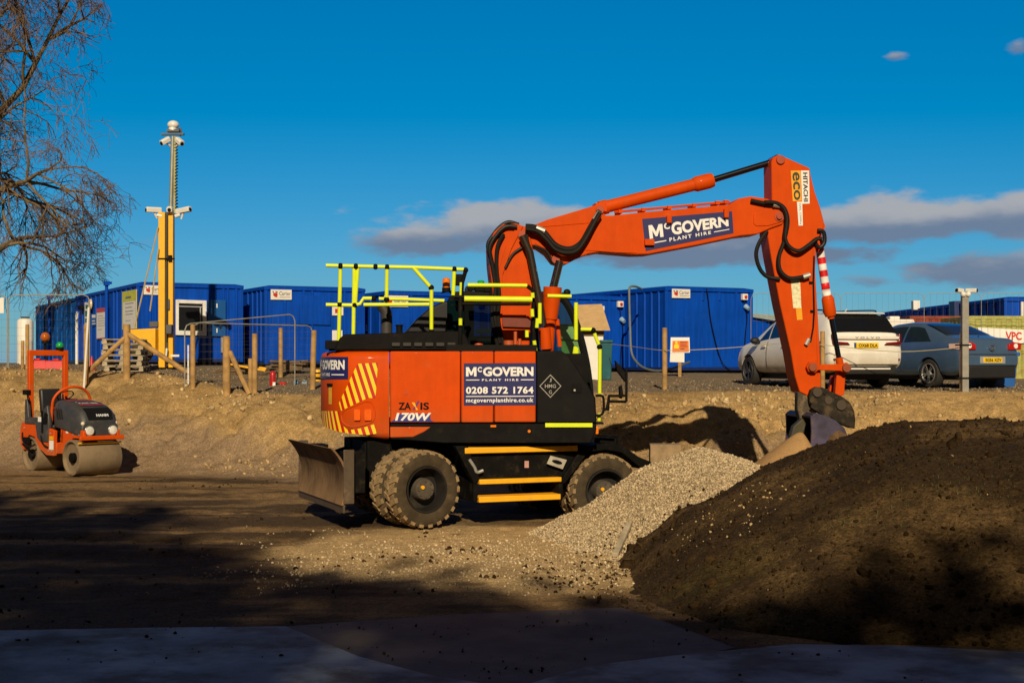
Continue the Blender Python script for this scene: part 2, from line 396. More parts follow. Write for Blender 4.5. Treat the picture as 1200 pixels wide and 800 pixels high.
def soil_mat(name, colour=None, grit=.32, bump=.46, stone=55.):
    m = bpy.data.materials.new(name); m.use_nodes = True; t = m.node_tree; N = t.nodes; L = t.links; b = N['Principled BSDF']
    b.inputs['Roughness'].default_value = .95; b.inputs['Specular IOR Level'].default_value = .15
    tcn = N.new('ShaderNodeTexCoord'); P = tcn.outputs['Object']
    if colour is None:
        a = N.new('ShaderNodeAttribute'); a.attribute_name = 'soil'; base = a.outputs['Color']
    else:
        r = N.new('ShaderNodeRGB'); r.outputs[0].default_value = (*colour, 1); base = r.outputs[0]
    def noise(sc, det, ro):
        n = N.new('ShaderNodeTexNoise'); n.inputs['Scale'].default_value = sc; n.inputs['Detail'].default_value = det; n.inputs['Roughness'].default_value = ro; L.new(P, n.inputs['Vector']); return n.outputs[0]
    def mr(x, a, bb, c0, c1):
        n = N.new('ShaderNodeMapRange'); L.new(x, n.inputs[0])
        for i, q in zip((1, 2, 3, 4), (a, bb, c0, c1)): n.inputs[i].default_value = q
        return n.outputs[0]
    def mul(a, f):
        n = N.new('ShaderNodeMix'); n.data_type = 'RGBA'; n.blend_type = 'MULTIPLY'; n.inputs[0].default_value = 1; L.new(a, n.inputs[6])
        cb = N.new('ShaderNodeCombineColor')
        for i in range(3): L.new(f, cb.inputs[i])
        L.new(cb.outputs[0], n.inputs[7]); return n.outputs[2]
    fine = noise(26, 8, .72); med = noise(5.5, 6, .65)
    vo = N.new('ShaderNodeTexVoronoi'); vo.inputs['Scale'].default_value = stone; L.new(P, vo.inputs['Vector'])
    vc = N.new('ShaderNodeSeparateColor'); L.new(vo.outputs['Color'], vc.inputs[0])
    base = mul(base, mr(fine, .3, .7, 1-grit*1.2, 1+grit)); base = mul(base, mr(med, .3, .7, 1-grit*.8, 1+grit*.6)); base = mul(base, mr(vc.outputs[0], 0, 1, 1-grit, 1+grit*.8))
    L.new(base, b.inputs['Base Color'])
    h = N.new('ShaderNodeMath'); h.operation = 'MULTIPLY_ADD'; L.new(vo.outputs['Distance'], h.inputs[0]); h.inputs[1].default_value = -.6; L.new(fine, h.inputs[2])
    h2 = N.new('ShaderNodeMath'); h2.operation = 'MULTIPLY_ADD'; L.new(med, h2.inputs[0]); h2.inputs[1].default_value = 1.6; L.new(h.outputs[0], h2.inputs[2])
    bn = N.new('ShaderNodeBump'); bn.inputs['Strength'].default_value = bump; bn.inputs['Distance'].default_value = .035; L.new(h2.outputs[0], bn.inputs['Height']); L.new(bn.outputs[0], b.inputs['Normal'])
    return m
EARTH = soil_mat('site_earth'); MOUNDM = soil_mat('dark_topsoil', None, .42, .55, 45.)
GRAVELM = soil_mat('crushed_limestone_bed', (.42, .32, .19), .3, .9, 45.); SANDM = soil_mat('smooth_sand', (.42, .255, .11), .10, .25, 90.)

xs = axis((-3000, -200, 280), (-200, -40, 16), (-40, -17, 1.2), (-17, 14, .08), (14, 40, 1.2), (40, 200, 16), (200, 3000, 280))
ys = axis((-400, -60, 34), (-60, 8, 2.0), (8, 30.5, .075), (30.5, 46, .13), (46, 70, .8), (70, 200, 10), (200, 3200, 300))
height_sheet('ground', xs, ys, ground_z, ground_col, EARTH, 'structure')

# ------------------------------------------------------------------ heaps
M_X = [1.12, 1.34, 1.52, 1.86, 2.24, 2.50, 2.85, 3.2, 3.72, 4.09, 4.65, 5.58, 7, 9, 12.5]
M_H = [-.1, .06, .256, .563, .731, .889, 1.056, 1.177, 1.382, 1.50, 1.567, 1.605, 1.6, 1.35, -.1]
def mound_z(x, y, fine=True):
    w = fbm(y*.8, x*.8, 91)*.35
    h = np.interp(x+w, M_X, M_H)
    df = np.interp(x, [.8, 1.3, 1.75, 2.6, 4, 13], [13.6, 12.8, 11.8, 11.15, 10.95, 10.95])+fbm(x*.9, y*.2, 95)*.35
    dbk = np.interp(x, [.8, 1.3, 2, 3, 13], [15.8, 16.6, 18, 19.3, 20])
    s = np.clip((y-df)/(15.5-df), 0, 1); sb = np.clip((dbk-y)/(dbk-15.5), 0, 1)
    f = np.minimum(np.sin(s*math.pi/2)**.85, np.sin(sb*math.pi/2)**.9)
    z = h*f+fbm(x*1.1, y*1.1, 101)*.20*f+fbm(x*4, y*4, 105, 4, .6)*.10*np.sqrt(np.maximum(f, 0))
    if fine: z = z+fbm(x*13, y*13, 109, 3, .65)*.05*np.sqrt(np.maximum(f, 0))
    return np.where(f > 0, z-.02, -.25)
def mound_col(x, y):
    n = fbm(x*.8, y*.8, 111, 5)*2; n2 = fbm(x*3, y*3, 115, 4)*2
    a = np.array((.042, .0245, .0095)); b = np.array((.105, .063, .024)); g = np.array((.060, .046, .010))
    w = sstep(n+.5*n2, -.2, .5)[..., None]; c = a*(1-w)+b*w
    w = (sstep(fbm(x*1.3+9, y*1.3, 119, 4)*2, .25, .6)*.5)[..., None]
    return c*(1-w)+g*w
mo = height_sheet('soil_mound', axis((.7, 8, .045), (8, 13, .12)), axis((10.6, 18, .045), (18, 20.4, .1)), mound_z, mound_col, MOUNDM, keep=lambda X, Y, Z: Z > -.15)
tag(mo, 'broad mound of dark brown topsoil in front of the digging bucket', 'soil mound')

def heap_h(x, y, fine=True):
    dy = y-18.35; dx = x-2.44-.24*np.maximum(-dy, 0)
    wob = fbm(x*1.2, y*1.2, 121)*.5
    k = np.where(dy < 0, .54, 1.7)
    kx = np.where(dx < 0, 1.0, .95)
    d = np.sqrt((dx*kx)**2+(dy*k)**2+.10)
    z = np.interp(d*(1+.14*wob), [.316, .45, .70, .90, 1.38, 1.75, 2.2, 3.2, 8], [1.09, 1.0, .875, .765, .434, .21, .0, -.35, -2.5])+fbm(x*3, y*3, 125, 4)*.10
    if fine: z = z+fbm(x*16, y*16, 129, 2)*.03
    return z
def heap_z(x, y): return heap_h(x, y)
gh = height_sheet('gravel_heap', axis((-.6, 5.2, .05)), axis((14.0, 19.8, .05)), heap_z, None, GRAVELM, keep=lambda X, Y, Z: Z > -.06)
tag(gh, 'pale heap of crushed limestone gravel beside the right wheels of the excavator', 'gravel heap')
def sand_z(x, y): return 1.29-.80*np.sqrt((np.where(x < 4.13, 1, 2.3)*(x-4.13))**2+((y-20.3)*.9)**2+.006)+fbm(x*2, y*2, 131)*.06
sh = height_sheet('sand_heap', axis((2.6, 6.0, .05)), axis((18.9, 22.2, .05)), sand_z, None, SANDM, keep=lambda X, Y, Z: Z > -.1)
tag(sh, 'smooth tan sand heap under the bucket, behind the dark mound', 'sand heap')

# ------------------------------------------------------------------ loose stones and clods
ICO_V = []; _p = (1+5**.5)/2
for a, b in ((-1, _p), (1, _p), (-1, -_p), (1, -_p)): ICO_V += [(a, b, 0)]
for a, b in ((-1, _p), (1, _p), (-1, -_p), (1, -_p)): ICO_V += [(0, a, b)]
for a, b in ((_p, -1), (_p, 1), (-_p, -1), (-_p, 1)): ICO_V += [(a, 0, b)]
ICO_V = np.array(ICO_V)/math.sqrt(1+_p*_p)
ICO_F = np.array([(0, 11, 5), (0, 5, 1), (0, 1, 7), (0, 7, 10), (0, 10, 11), (1, 5, 9), (5, 11, 4), (11, 10, 2), (10, 7, 6), (7, 1, 8), (3, 9, 4), (3, 4, 2), (3, 2, 6), (3, 6, 8), (3, 8, 9), (4, 9, 5), (2, 4, 11), (6, 2, 10), (8, 6, 7), (9, 8, 1)])
def stones(name, pts, sizes, m, label=None, cat=None, seed=1, sink=.25):
    g = np.random.default_rng(seed); n = len(pts); pts = np.asarray(pts, float); sizes = np.asarray(sizes, float)
    v = ICO_V[None]*g.uniform(.6, 1.3, (n, 12, 1)); v = v*g.uniform(.45, 1.35, (n, 1, 3))
    q = g.normal(size=(n, 4)); q /= np.linalg.norm(q, axis=1, keepdims=True); w, x, y, z = q.T
    Rm = np.stack([1-2*(y*y+z*z), 2*(x*y-z*w), 2*(x*z+y*w), 2*(x*y+z*w), 1-2*(x*x+z*z), 2*(y*z-x*w), 2*(x*z-y*w), 2*(y*z+x*w), 1-2*(x*x+y*y)], -1).reshape(n, 3, 3)
    v = np.einsum('nij,nkj->nki', Rm, v)*sizes[:, None, None]
    pts = pts.copy(); pts[:, 2] += sizes*(.5-sink); v = v+pts[:, None, :]
    f = (ICO_F[None]+(np.arange(n)*12)[:, None, None]).reshape(-1, 3)
    me = bpy.data.meshes.new(name); me.vertices.add(n*12); me.vertices.foreach_set('co', v.astype(np.float32).ravel())
    me.loops.add(f.size); me.loops.foreach_set('vertex_index', f.ravel().astype(np.int32)); me.polygons.add(len(f)); me.polygons.foreach_set('loop_start', np.arange(0, f.size, 3, dtype=np.int32))
    me.update(calc_edges=True)
    at = me.attributes.new('rnd', 'FLOAT', 'POINT'); at.data.foreach_set('value', np.repeat(g.random(n), 12).astype(np.float32))
    me.materials.append(m); o = bpy.data.objects.new(name, me); col.objects.link(o); o['kind'] = 'stuff'
    return tag(o, label, cat)
LIME = mat('limestone_chippings', (.52, .405, .25), .9, var=.15, scale=30, rnd=.38, spec=.1)
SANDST = mat('ochre_stones', (.42, .29, .135), .9, var=.2, scale=20, rnd=.5)
GREYST = mat('grey_road_stone', (.215, .165, .11), .9, var=.2, scale=20, rnd=.55, spec=.05)
CLOD = mat('earth_clods', (.040, .0235, .0095), .95, var=.3, scale=30, rnd=.5, spec=.05)
g = np.random.default_rng(5)
def scatter(n, x0, x1, y0, y1, zfn, ok):
    x = g.uniform(x0, x1, n); y = g.uniform(y0, y1, n); z = zfn(x, y); k = ok(x, y, z)
    return np.stack([x, y, z], -1)[k]
def lam(n, lo, hi, p=2.5): return lo+(hi-lo)*g.random(n)**p
p = scatter(80000, -.6, 4.4, 14.2, 19.6, heap_h, lambda x, y, z: (z > ground_z(x, y)-.02) & (z > mound_z(x, y)-.03))
stones('heap_gravel', p, lam(len(p), .006, .020, 2.2), LIME, 'pale crushed stone covering the gravel heap', 'gravel', 2, .3)
def apron(x, y, z): return (np.exp(-(((x-.5)/2.4)**2+((y-15.8)/2.1)**2)**1.3)*1.1+fbm(x*1.3, y*1.3, 141)*1.0 > g.random(len(x))*.9) & (z > heap_h(x, y)) & (z > mound_z(x, y)) & (y > 13.4)
p = scatter(26000, -3.6, 3.0, 13.4, 19.2, ground_z, apron)
stones('spilled_gravel', p, lam(len(p), .003, .020, 5), LIME, 'scattered pale stones spilling over the ground before the wheels', 'gravel', 3)
def bankok(x, y, z):
    px, dt, ze, db, zp = bank(x, y); t = (y-db)/(dt-db)
    c = sstep(fbm(x*.7, y*.7, 151, 4)*2, -.1, .5)+2.6*np.exp(-((px-930)/90)**2-((t-.74)/.14)**2)
    return (t > .05) & (t < 1.02) & (c > g.random(len(x))*1.25)
p = scatter(60000, -15, 12, 23.5, 36.5, ground_z, bankok)
stones('bank_stones', p, lam(len(p), .006, .060, 6), SANDST, 'ochre stones strewn over the earth bank', 'stones', 4)
def rubble(x, y, z):
    px, dt, ze, db, zp = bank(x, y); t = (y-db)/(dt-db)
    c = 1.5*np.exp(-((px-935)/75)**2-((t-.72)/.13)**2)+.9*np.exp(-((px-270)/70)**2-((t-.80)/.15)**2)+.8*np.exp(-((px-830)/60)**2-((t-.8)/.12)**2)+.5*sstep(fbm(x*.9, y*.9, 155, 4)*2, .25, .6)
    return (t > .1) & (t < 1.0) & (c > g.random(len(x)))
p = scatter(9000, -15, 12, 24, 36, ground_z, rubble)
stones('bank_rubble', p, lam(len(p), .018, .085, 3), mat('pale_rubble', (.50, .375, .20), .9, var=.2, scale=15, rnd=.45, spec=.05), 'pale rubble lying in patches high on the earth bank', 'rubble', 14)
def platok(x, y, z):
    px, dt, ze, db, zp = bank(x, y); return (y > dt-.2) & (y < dt+7)
p = scatter(22000, -16, 14, 29, 42, ground_z, platok)
stones('road_stone', p, lam(len(p), .010, .032, 2.5), GREYST, 'grey road stone surfacing the upper yard', 'stones', 6)
p = scatter(11000, .9, 8.5, 11, 16.5, mound_z, lambda x, y, z: (z > heap_h(x, y)) & (z > .02))
stones('mound_clods', p, lam(len(p), .005, .028, 5), CLOD, 'crumbly dark clods over the topsoil mound', 'earth clods', 7)
def palecl(x, y, z): return (np.exp(-((x-2.25)/.5)**2-((y-14.4)/.45)**2)*1.6+.03 > g.random(len(x))) & (z > heap_h(x, y)) & (z > .02)
p = scatter(2000, 1.0, 6.5, 11.3, 15.6, mound_z, palecl)
stones('mound_stones', p, lam(len(p), .006, .020, 2.5), SANDST, 'small pale stones showing in the dark mound', 'stones', 8)
p = scatter(1300, -2.5, 2.4, 13.2, 18.4, lambda x, y: np.maximum(ground_z(x, y), heap_h(x, y)), lambda x, y, z: sstep(fbm(x*1.1, y*1.1, 161, 3)*2, .1, .5) > g.random(len(x)))
stones('spilled_clods', p, lam(len(p), .006, .034, 4), CLOD, 'dark earth clods dropped on the pale ground', 'earth clods', 9)
p = scatter(2000, -10, -1.5, 13, 27, ground_z, lambda x, y, z: sstep(fbm(x*.8, y*.8, 171, 3)*2, -.1, .5) > g.random(len(x)))
stones('yard_clods', p, lam(len(p), .008, .032, 4), CLOD, 'crumbs of brown earth on the lower yard', 'earth clods', 10)

p = scatter(700, 1.0, 9, 10.9, 16.2, mound_z, lambda x, y, z: (z > heap_h(x, y)) & (z > .0) & ((z < .5) | (fbm(x*.9, y*.9, 181, 3) > .08)))
stones('mound_lumps', p, lam(len(p), .02, .085, 4), CLOD, 'larger dark lumps of soil rolled to the foot of the mound', 'earth clods', 11, .45)

# grass tufts on the mound
mb = MB()
def tuft(cx, cy, zfn, n, rad, h):
    for _ in range(n):
        a = rng.uniform(0, 6.28); r = rad*rng.random()**.6; x = cx+r*math.cos(a); y = cy+r*math.sin(a)
        z = float(zfn(np.array([x]), np.array([y]))[0])-.005; hh = h*rng.uniform(.4, 1); b = rng.uniform(0, 6.28); w = .004; l = rng.uniform(.2, .9)*hh
        dx, dy = math.cos(b), math.sin(b)
        mb.add([(x-dy*w, y+dx*w, z), (x+dy*w, y-dx*w, z), (x+dx*l*.4+dy*w*.7, y+dy*l*.4-dx*w*.7, z+hh*.65), (x+dx*l, y+dy*l, z+hh), (x+dx*l*.4-dy*w*.7, y+dy*l*.4+dx*w*.7, z+hh*.65)], [(0, 1, 2, 4), (4, 2, 3)])
for (px_, py_, n, r_, h_) in ((985, 655, 120, .16, .06), (1000, 665, 80, .14, .05), (1085, 650, 70, .2, .05), (1110, 632, 60, .2, .05), (1125, 715, 90, .2, .07), (1060, 728, 90, .25, .07), (990, 726, 60, .2, .05), (1170, 640, 60, .2, .06), (870, 640, 60, .2, .04), (900, 690, 50, .2, .04), (800, 640, 60, .15, .05), (1150, 560, 60, .3, .05), (930, 560, 40, .2, .04)):
    D = 13.
    for _ in range(30):
        q = W(px_, py_, D); hgt = float(mound_z(np.array([q.x]), np.array([D]))[0])
        if q.z > hgt: D += .12
        else: break
    tuft(q.x, D, mound_z, int(n*.5), r_*1.5, h_*.7)
GRASS = mat('grass_blades', (.055, .062, .012), .8, var=.3, scale=20)
tag(mb.build('grass_tufts', GRASS, sharp=180, recalc=False), 'thin green grass tufts sprouting from the dark mound', 'grass', kind='stuff')

# steel ground plates in the foreground
PLATE_M = mat('dull_steel_plate', (.21, .25, .29), .65, metal=.1, var=.4, scale=1.3, dirt=(.075, .055, .036), damt=.42, dscale=1.4, bump=.12, bscale=9)
PLATE_B = mat('muddy_steel_plate', (.085, .068, .055), .75, var=.3, scale=1.5, dirt=(.06, .045, .03), damt=.3, dscale=1.2, bump=.12, bscale=10)
def gplate(name, outline, z, m, label):
    pts = [on_z(px_, py_, z) for px_, py_ in outline]
    mb = MB(); mb.prismv([(q.x, q.y, z) for q in pts], (0, 0, -.022)); o = mb.build(name, m, bevel=.006); tag(o, label, 'ground plate', 'steel plates laid over the foreground')
gplate('ground_plate', [(-260, 744), (0, 738), (160, 735), (335, 733), (372, 748), (420, 768), (500, 789), (640, 812), (640, 905), (-260, 905)], .035, PLATE_M, 'blue-grey plate with a curved right edge, at the left of the foreground')
gplate('ground_plate', [(300, 736), (430, 726), (560, 718), (728, 711), (775, 726), (862, 758), (700, 790), (640, 825), (300, 830)], .010, PLATE_B, 'brown muddy plate between the two blue-grey plates')
gplate('ground_plate', [(690, 779), (800, 766), (930, 754), (1060, 756), (1200, 763), (1420, 775), (1420, 900), (640, 900), (620, 800)], .060, PLATE_M, 'blue-grey plate below the dark mound, mottled with dirt')

p = scatter(5000, .1, 2.4, 12.7, 17.0, lambda x, y: np.maximum(ground_z(x, y), heap_h(x, y)), lambda x, y, z: (mound_z(x, y) < z) & (mound_z(x+.45, y-.15) > z-.10) & (g.random(len(x)) < .5+fbm(x*2, y*2, 185)))
stones('toe_crumbs', p, lam(len(p), .004, .026, 5), CLOD, 'dark crumbs where the mound breaks up over the gravel', 'earth clods', 15)
p = scatter(2600, -6.5, 6.5, 9.4, 12.6, lambda x, y: x*0+.058, lambda x, y, z: (np.abs(fbm(x*.9, y*2.2, 191, 4)) < .05+.10*sstep(y, 11.3, 12.2)) & (y < 12.4+.2*np.sin(x)))
p[:, 2] = np.where(p[:, 0] < -1.7, .033, np.where(p[:, 0] > .9, .058, .012))
stones('plate_grit', p, lam(len(p), .003, .017, 4), CLOD, 'grit and crumbs of mud dropped on the steel plates', 'grit', 12)
# block and off-cut lying by the gravel
D = 20.35; a = W(762, 521, D); b = W(798, 521, D)
mb = MB(); mb.box2((0, 0, 0), (b.x-a.x, .42, a.z-gz(a.x, D)+.05))
tag(mb.build('concrete_block', mat('tan_concrete', (.30, .205, .11), .9, var=.2, scale=9, bump=.3, bscale=30, dirt=(.18, .13, .08), damt=.2), M=frame(a.x, D, gz(a.x, D)-.05, -3), bevel=.015), 'square tan concrete block standing behind the gravel heap', 'concrete block')
mb = MB(); P0 = W(721, 629, 16.0); P1 = W(737, 603, 16.7)
P0.z = float(heap_h(np.array([P0.x]), np.array([P0.y]))[0])+.04; P1.z = float(heap_h(np.array([P1.x]), np.array([P1.y]))[0])+.10
d = (P1-P0); mb.box((0, 0, 0), (d.length, .07, .045)); mb.box((d.length*.49, 0, .012), (.03, .06, .03))
Mx = Matrix.Translation((P0+P1)/2) @ d.to_track_quat('X', 'Z').to_matrix().to_4x4()
tag(mb.build('timber_offcut', WOOD_GREY, M=Mx, bevel=.004), 'short grey timber off-cut stuck in the pale gravel', 'timber')
# ------------------------------------------------------------------ the wheeled excavator
EX_X, EX_Y, TH_U, TH_S = -.36, 20.42, 22.0, 6.0
EXM = frame(EX_X, EX_Y, 0, TH_U); SUM = frame(EX_X, EX_Y, 0, TH_S)
REL = Matrix.Rotation(R(TH_S-TH_U), 4, 'Z')
exc = thing('excavator', 'large orange wheeled excavator reaching its jointed boom over the gravel to the dark mound', 'excavator', EXM)
def SP(px, py, c): return ray_plane(SUM, px, py, 1, c)
def UP(px, py, c): return ray_plane(EXM, px, py, 1, c)
def S2(pts, c): return [(lambda q: (q.x, q.z))(SP(a, b, c)) for a, b in pts]
def U2(pts, c): return [(lambda q: (q.x, q.z))(UP(a, b, c)) for a, b in pts]
def spart(name, mb, m, bevel=0, parent=None, label=None, **k):      # a part of the slewing upper works
    o = mb.build(name, m, parent or exc, bevel, M=None if parent else REL, **k)
    if label: o['label'] = label
    return o
def upart(name, mb, m, bevel=0, parent=None, label=None, **k):
    o = mb.build(name, m, parent or exc, bevel, **k)
    if label: o['label'] = label
    return o
def curve(pts, n=8):
    pts = [Vector(p) for p in pts]; out = []
    for i in range(len(pts)-1):
        p0 = pts[max(i-1, 0)]; p1 = pts[i]; p2 = pts[i+1]; p3 = pts[min(i+2, len(pts)-1)]
        for k in range(n):
            t = k/n; out.append(.5*((2*p1)+(p2-p0)*t+(2*p0-5*p1+4*p2-p3)*t*t+(3*p1-p0-3*p2+p3)*t**3))
    return out+[pts[-1]]
SC = .01235                              # metres per photograph pixel at the machine's middle
NC = -1.24                               # its near flank

def bold_m(mb, fn, u0, u1, v0, v1):
    P = [(0, 0), (0, 1), (.27, 1), (.5, .45), (.73, 1), (1, 1), (1, 0), (.76, 0), (.76, .58), (.57, .12), (.43, .12), (.24, .58), (.24, 0)]
    mb.add([fn(u0+(u1-u0)*a, v0+(v1-v0)*b) for a, b in P], [(0, 1, 2, 11, 12), (2, 3, 10, 11), (3, 9, 10), (3, 4, 8, 9), (4, 5, 6, 7, 8)])
# --- body core and side panels
mb = MB(); mb.prism(S2([(462, 414), (690, 414), (690, 508), (462, 508)], NC), -1.12, 1.15)
spart('upper_frame', mb, BLACK)
for poly in ([(457.2, 411.5), (539.5, 411.5), (539.5, 495), (457.2, 495)], [(540.6, 411.5), (578.4, 411.5), (578.4, 495), (540.6, 495)], [(579.6, 411.5), (628, 411.5), (628, 494.6), (579.6, 494.6)]):
    mb = MB(); mb.prism(S2(poly, NC), NC, NC+.10); d = spart('side_door', mb, ORANGE, .018)
    q = SP(poly[0][0]+8 if poly is None else (poly[0][0]+poly[1][0])/2-14, 0, NC)
mb = MB(); q = SP(476, 460, NC); mb.lathe([(.026, 0), (.026, .006), (.016, .006), (.012, .001)], Matrix.Translation((q.x, NC-.001, q.z)) @ Matrix.Rotation(R(90), 4, 'X'), 20)
spart('door_lock', mb, mat('orange_lock', (.5, .07, .01), .4))
mb = MB(); mb.prism(S2([(457.2, 500), (505, 500), (497, 506), (484, 512), (457.2, 512.5)], NC-.01), NC-.01, NC+.15); spart('lower_skirt', mb, ORANGE, .012)
mb = MB(); mb.prism(S2([(457.5, 496.3), (628.5, 496.3), (699, 496.3), (699, 503), (692, 519), (640, 519), (520, 519), (478, 515.5), (457.5, 514.5)], NC), NC, 1.15); spart('black_sill', mb, BLACK, .012)
# black tool box in front of the doors
mb = MB(); mb.prism(S2([(629, 411), (658, 411), (667, 417), (678, 433), (689, 450.5), (698, 466), (699.5, 495.6), (629, 495.6)], NC-.012), NC-.012, NC+.75); tb = spart('tool_box', mb, mat('black_plastic', (.0065, .006, .0055), .65, var=.2, dirt=(.03, .024, .018), damt=.08, bump=.08, bscale=120, spec=.13), .02)
fn = lambda c0, lift: quad_map(SP(*c0[0], NC), SP(*c0[1], NC), SP(*c0[2], NC), SP(*c0[3], NC), (0, lift, 0))
mb = MB(); f_ = fn([(638.8, 500.2), (694, 500.2), (694, 495.4), (638.8, 495.4)], -.018); plate(mb, f_, 0, 1, 0, 1); spart('reflective_strip', mb, YELLOW_HI)
# diamond emblem
mb = MB(); ctr = SP(644.8, 452.2, NC); ctr.y = NC-.018; e = [Vector((0, 0, .158)), Vector((.150, 0, 0)), Vector((0, 0, -.158)), Vector((-.150, 0, 0))]
for i in range(4):
    a, b = ctr+e[i], ctr+e[(i+1) % 4]; ai, bi = ctr+e[i]*.91, ctr+e[(i+1) % 4]*.91; mb.add([a, b, bi, ai], [(0, 1, 2, 3)])
fe = lambda u, v: ctr+Vector((u, -.001, v))
put_text(mb, fe, 'J', -.014, .014, .055, .105, .01); put_text(mb, fe, 'HMG', -.075, .075, -.025, .025, .01); put_text(mb, fe, 'G', -.02, .02, -.105, -.055, .01)
spart('emblem', mb, mat('grey_marking', (.36, .34, .31), .6))
mb = MB(); q = SP(675.5, 455, NC); mb.box((q.x, NC-.013, q.z), (.13, .012, .13)); spart('box_latch', mb, BLACK, .01)
mb = MB(); q = SP(673, 457, NC); mb.lathe([(.015, 0), (.015, .012)], Matrix.Translation((q.x, NC-.02, q.z)) @ Matrix.Rotation(R(90), 4, 'X'), 12); spart('latch_key', mb, GALV)
mb = MB(); q = SP(578, 499, NC); mb.box((q.x, NC-.006, q.z), (.075, .016, .028)); q = SP(620, 505, NC); mb.lathe([(.02, 0), (.02, .014)], Matrix.Translation((q.x, NC-.002, q.z)) @ Matrix.Rotation(R(90), 4, 'X'), 14); spart('side_reflector', mb, AMBER)

# --- counterweight
x1 = SP(456, 460, NC).x; XR = -2.36; XB = x1-.10
zt = SP(456, 411.5, NC).z; zb = SP(457, 514.5, NC).z
plan = [(x1, NC)]
for i in range(41):
    t = math.pi*i/40; s_, c_ = math.sin(t), math.cos(t); p_ = .62
    plan.append((XB-(XB-XR)*abs(s_)**p_*1.0, -abs(NC)*math.copysign(abs(c_)**.72, c_)))
plan.append((x1, -NC))
def inset(pl, d):
    return [(x+(d if x < x1-.01 else 0)*min(1, (x1-x)/.3), y*(1-d/1.24)) for x, y in pl]
def zbot(x): return zb+.17*max(0, min(1, (x1-.15-x)/(x1-.15-XR)))**1.3
secs = []
for d, k in ((.10, 'b0'), (.03, 'b1'), (0, 'b2'), (0, 't2'), (.02, 't1'), (.09, 't0')):
    pl = inset(plan, d); s_ = []
    for (x, y), (xo, yo) in zip(pl, plan):
        z = {'b0': zbot(xo)-.0, 'b1': zbot(xo)+.025, 'b2': zbot(xo)+.09, 't2': zt-.10, 't1': zt-.03, 't0': zt}[k]; s_.append((x, y, z))
    secs.append(s_)
mb = MB(); mb.loft(secs); cw = spart('counterweight', mb, ORANGE, sharp=60)
# arc along its plan, for markings that wrap round it
arc = [0.0]
for a, b in zip(plan, plan[1:]): arc.append(arc[-1]+math.hypot(b[0]-a[0], b[1]-a[1]))
def cwp(u, z, lift=.004):
    i = max(0, min(len(arc)-2, next((k for k in range(len(arc)-1) if arc[k+1] >= u), len(arc)-2))); t = (u-arc[i])/(arc[i+1]-arc[i])
    a, b = plan[i], plan[i+1]; T = Vector((b[0]-a[0], b[1]-a[1], 0)).normalized(); n = Vector((T.y, -T.x, 0))
    p = Vector((a[0]+(b[0]-a[0])*t, a[1]+(b[1]-a[1])*t, z)); n = n if n.dot(Vector((p.x+1.2, p.y, 0))) > 0 else -n
    return p+n*lift
UM = [0.01+k*.01 for k in range(int(arc[-1]*55))]
PXU = []
for u in UM:
    w = SUM @ cwp(u, 1.8); PXU.append(600+w.x/w.y*F)
def cw_uz(px, py):
    k = min(range(len(UM)), key=lambda i: abs(PXU[i]-px)+(0 if i < 60 or PXU[i] < PXU[i-1] else 500)); u = UM[k]
    w = SUM @ cwp(u, 1.8); return u, CZ-(py-HZ)/F*w.y
def stripe_mat():
    m = bpy.data.materials.new('red_yellow_stripes'); m.use_nodes = True; t = m.node_tree; N = t.nodes; L = t.links; b = N['Principled BSDF']; b.inputs['Roughness'].default_value = .4
    u = N.new('ShaderNodeUVMap'); s = N.new('ShaderNodeSeparateXYZ'); L.new(u.outputs[0], s.inputs[0])
    a = N.new('ShaderNodeMath'); a.operation = 'MULTIPLY_ADD'; L.new(s.outputs[1], a.inputs[0]); a.inputs[1].default_value = -.32; L.new(s.outputs[0], a.inputs[2])
    d = N.new('ShaderNodeMath'); d.operation = 'DIVIDE'; L.new(a.outputs[0], d.inputs[0]); d.inputs[1].default_value = .095
    f = N.new('ShaderNodeMath'); f.operation = 'FRACT'; L.new(d.outputs[0], f.inputs[0]); g2 = N.new('ShaderNodeMath'); g2.operation = 'GREATER_THAN'; L.new(f.outputs[0], g2.inputs[0]); g2.inputs[1].default_value = .5
    x = N.new('ShaderNodeMix'); x.data_type = 'RGBA'; L.new(g2.outputs[0], x.inputs[0]); x.inputs[6].default_value = (.50, .012, .008, 1); x.inputs[7].default_value = (.86, .62, .012, 1); L.new(x.outputs[2], b.inputs['Base Color'])
    return m
STRIPE = stripe_mat()
def cw_patch(name, poly, m, lift=.004, step=.012, parent=None, uv=False):
    uz = [cw_uz(*p) for p in poly]; us = [a for a, b in uz]; zs = [b for a, b in uz]
    def spans(u):                                                   # vertical extent of the outline at u
        xs_ = []
        for (a, b), (c, d) in zip(uz, uz[1:]+uz[:1]):
            if (a-u)*(c-u) < 0: xs_.append(b+(d-b)*(u-a)/(c-a))
        xs_.sort(); return xs_
    mb = MB(); uvs = []; n = max(8, int((max(us)-min(us))/step)); prev = None
    for i in range(n+1):
        u = min(us)+1e-4+(max(us)-min(us)-2e-4)*i/n; s_ = spans(u)
        if len(s_) < 2: prev = None; continue
        cur = (u, s_[0], s_[-1])
        if prev: mb.add([cwp(prev[0], prev[1], lift), cwp(u, cur[1], lift), cwp(u, cur[2], lift), cwp(prev[0], prev[2], lift)], [(0, 1, 2, 3)]); uvs += [(prev[0], prev[1]), (u, cur[1]), (u, cur[2]), (prev[0], prev[2])]
        prev = cur
    me_o = mb.build(name, m, parent or cw, recalc=False, sharp=180)
    if uv:
        l = me_o.data.uv_layers.new(name='UVMap')
        for i, (a, b) in enumerate(uvs): l.data[i].uv = (a, b)
    return me_o
cw_patch('hazard_stripes', [(419, 426), (443, 425), (440.5, 466.5), (431, 466), (400, 481.5), (397, 472), (405, 456), (413, 438)], STRIPE, uv=True)
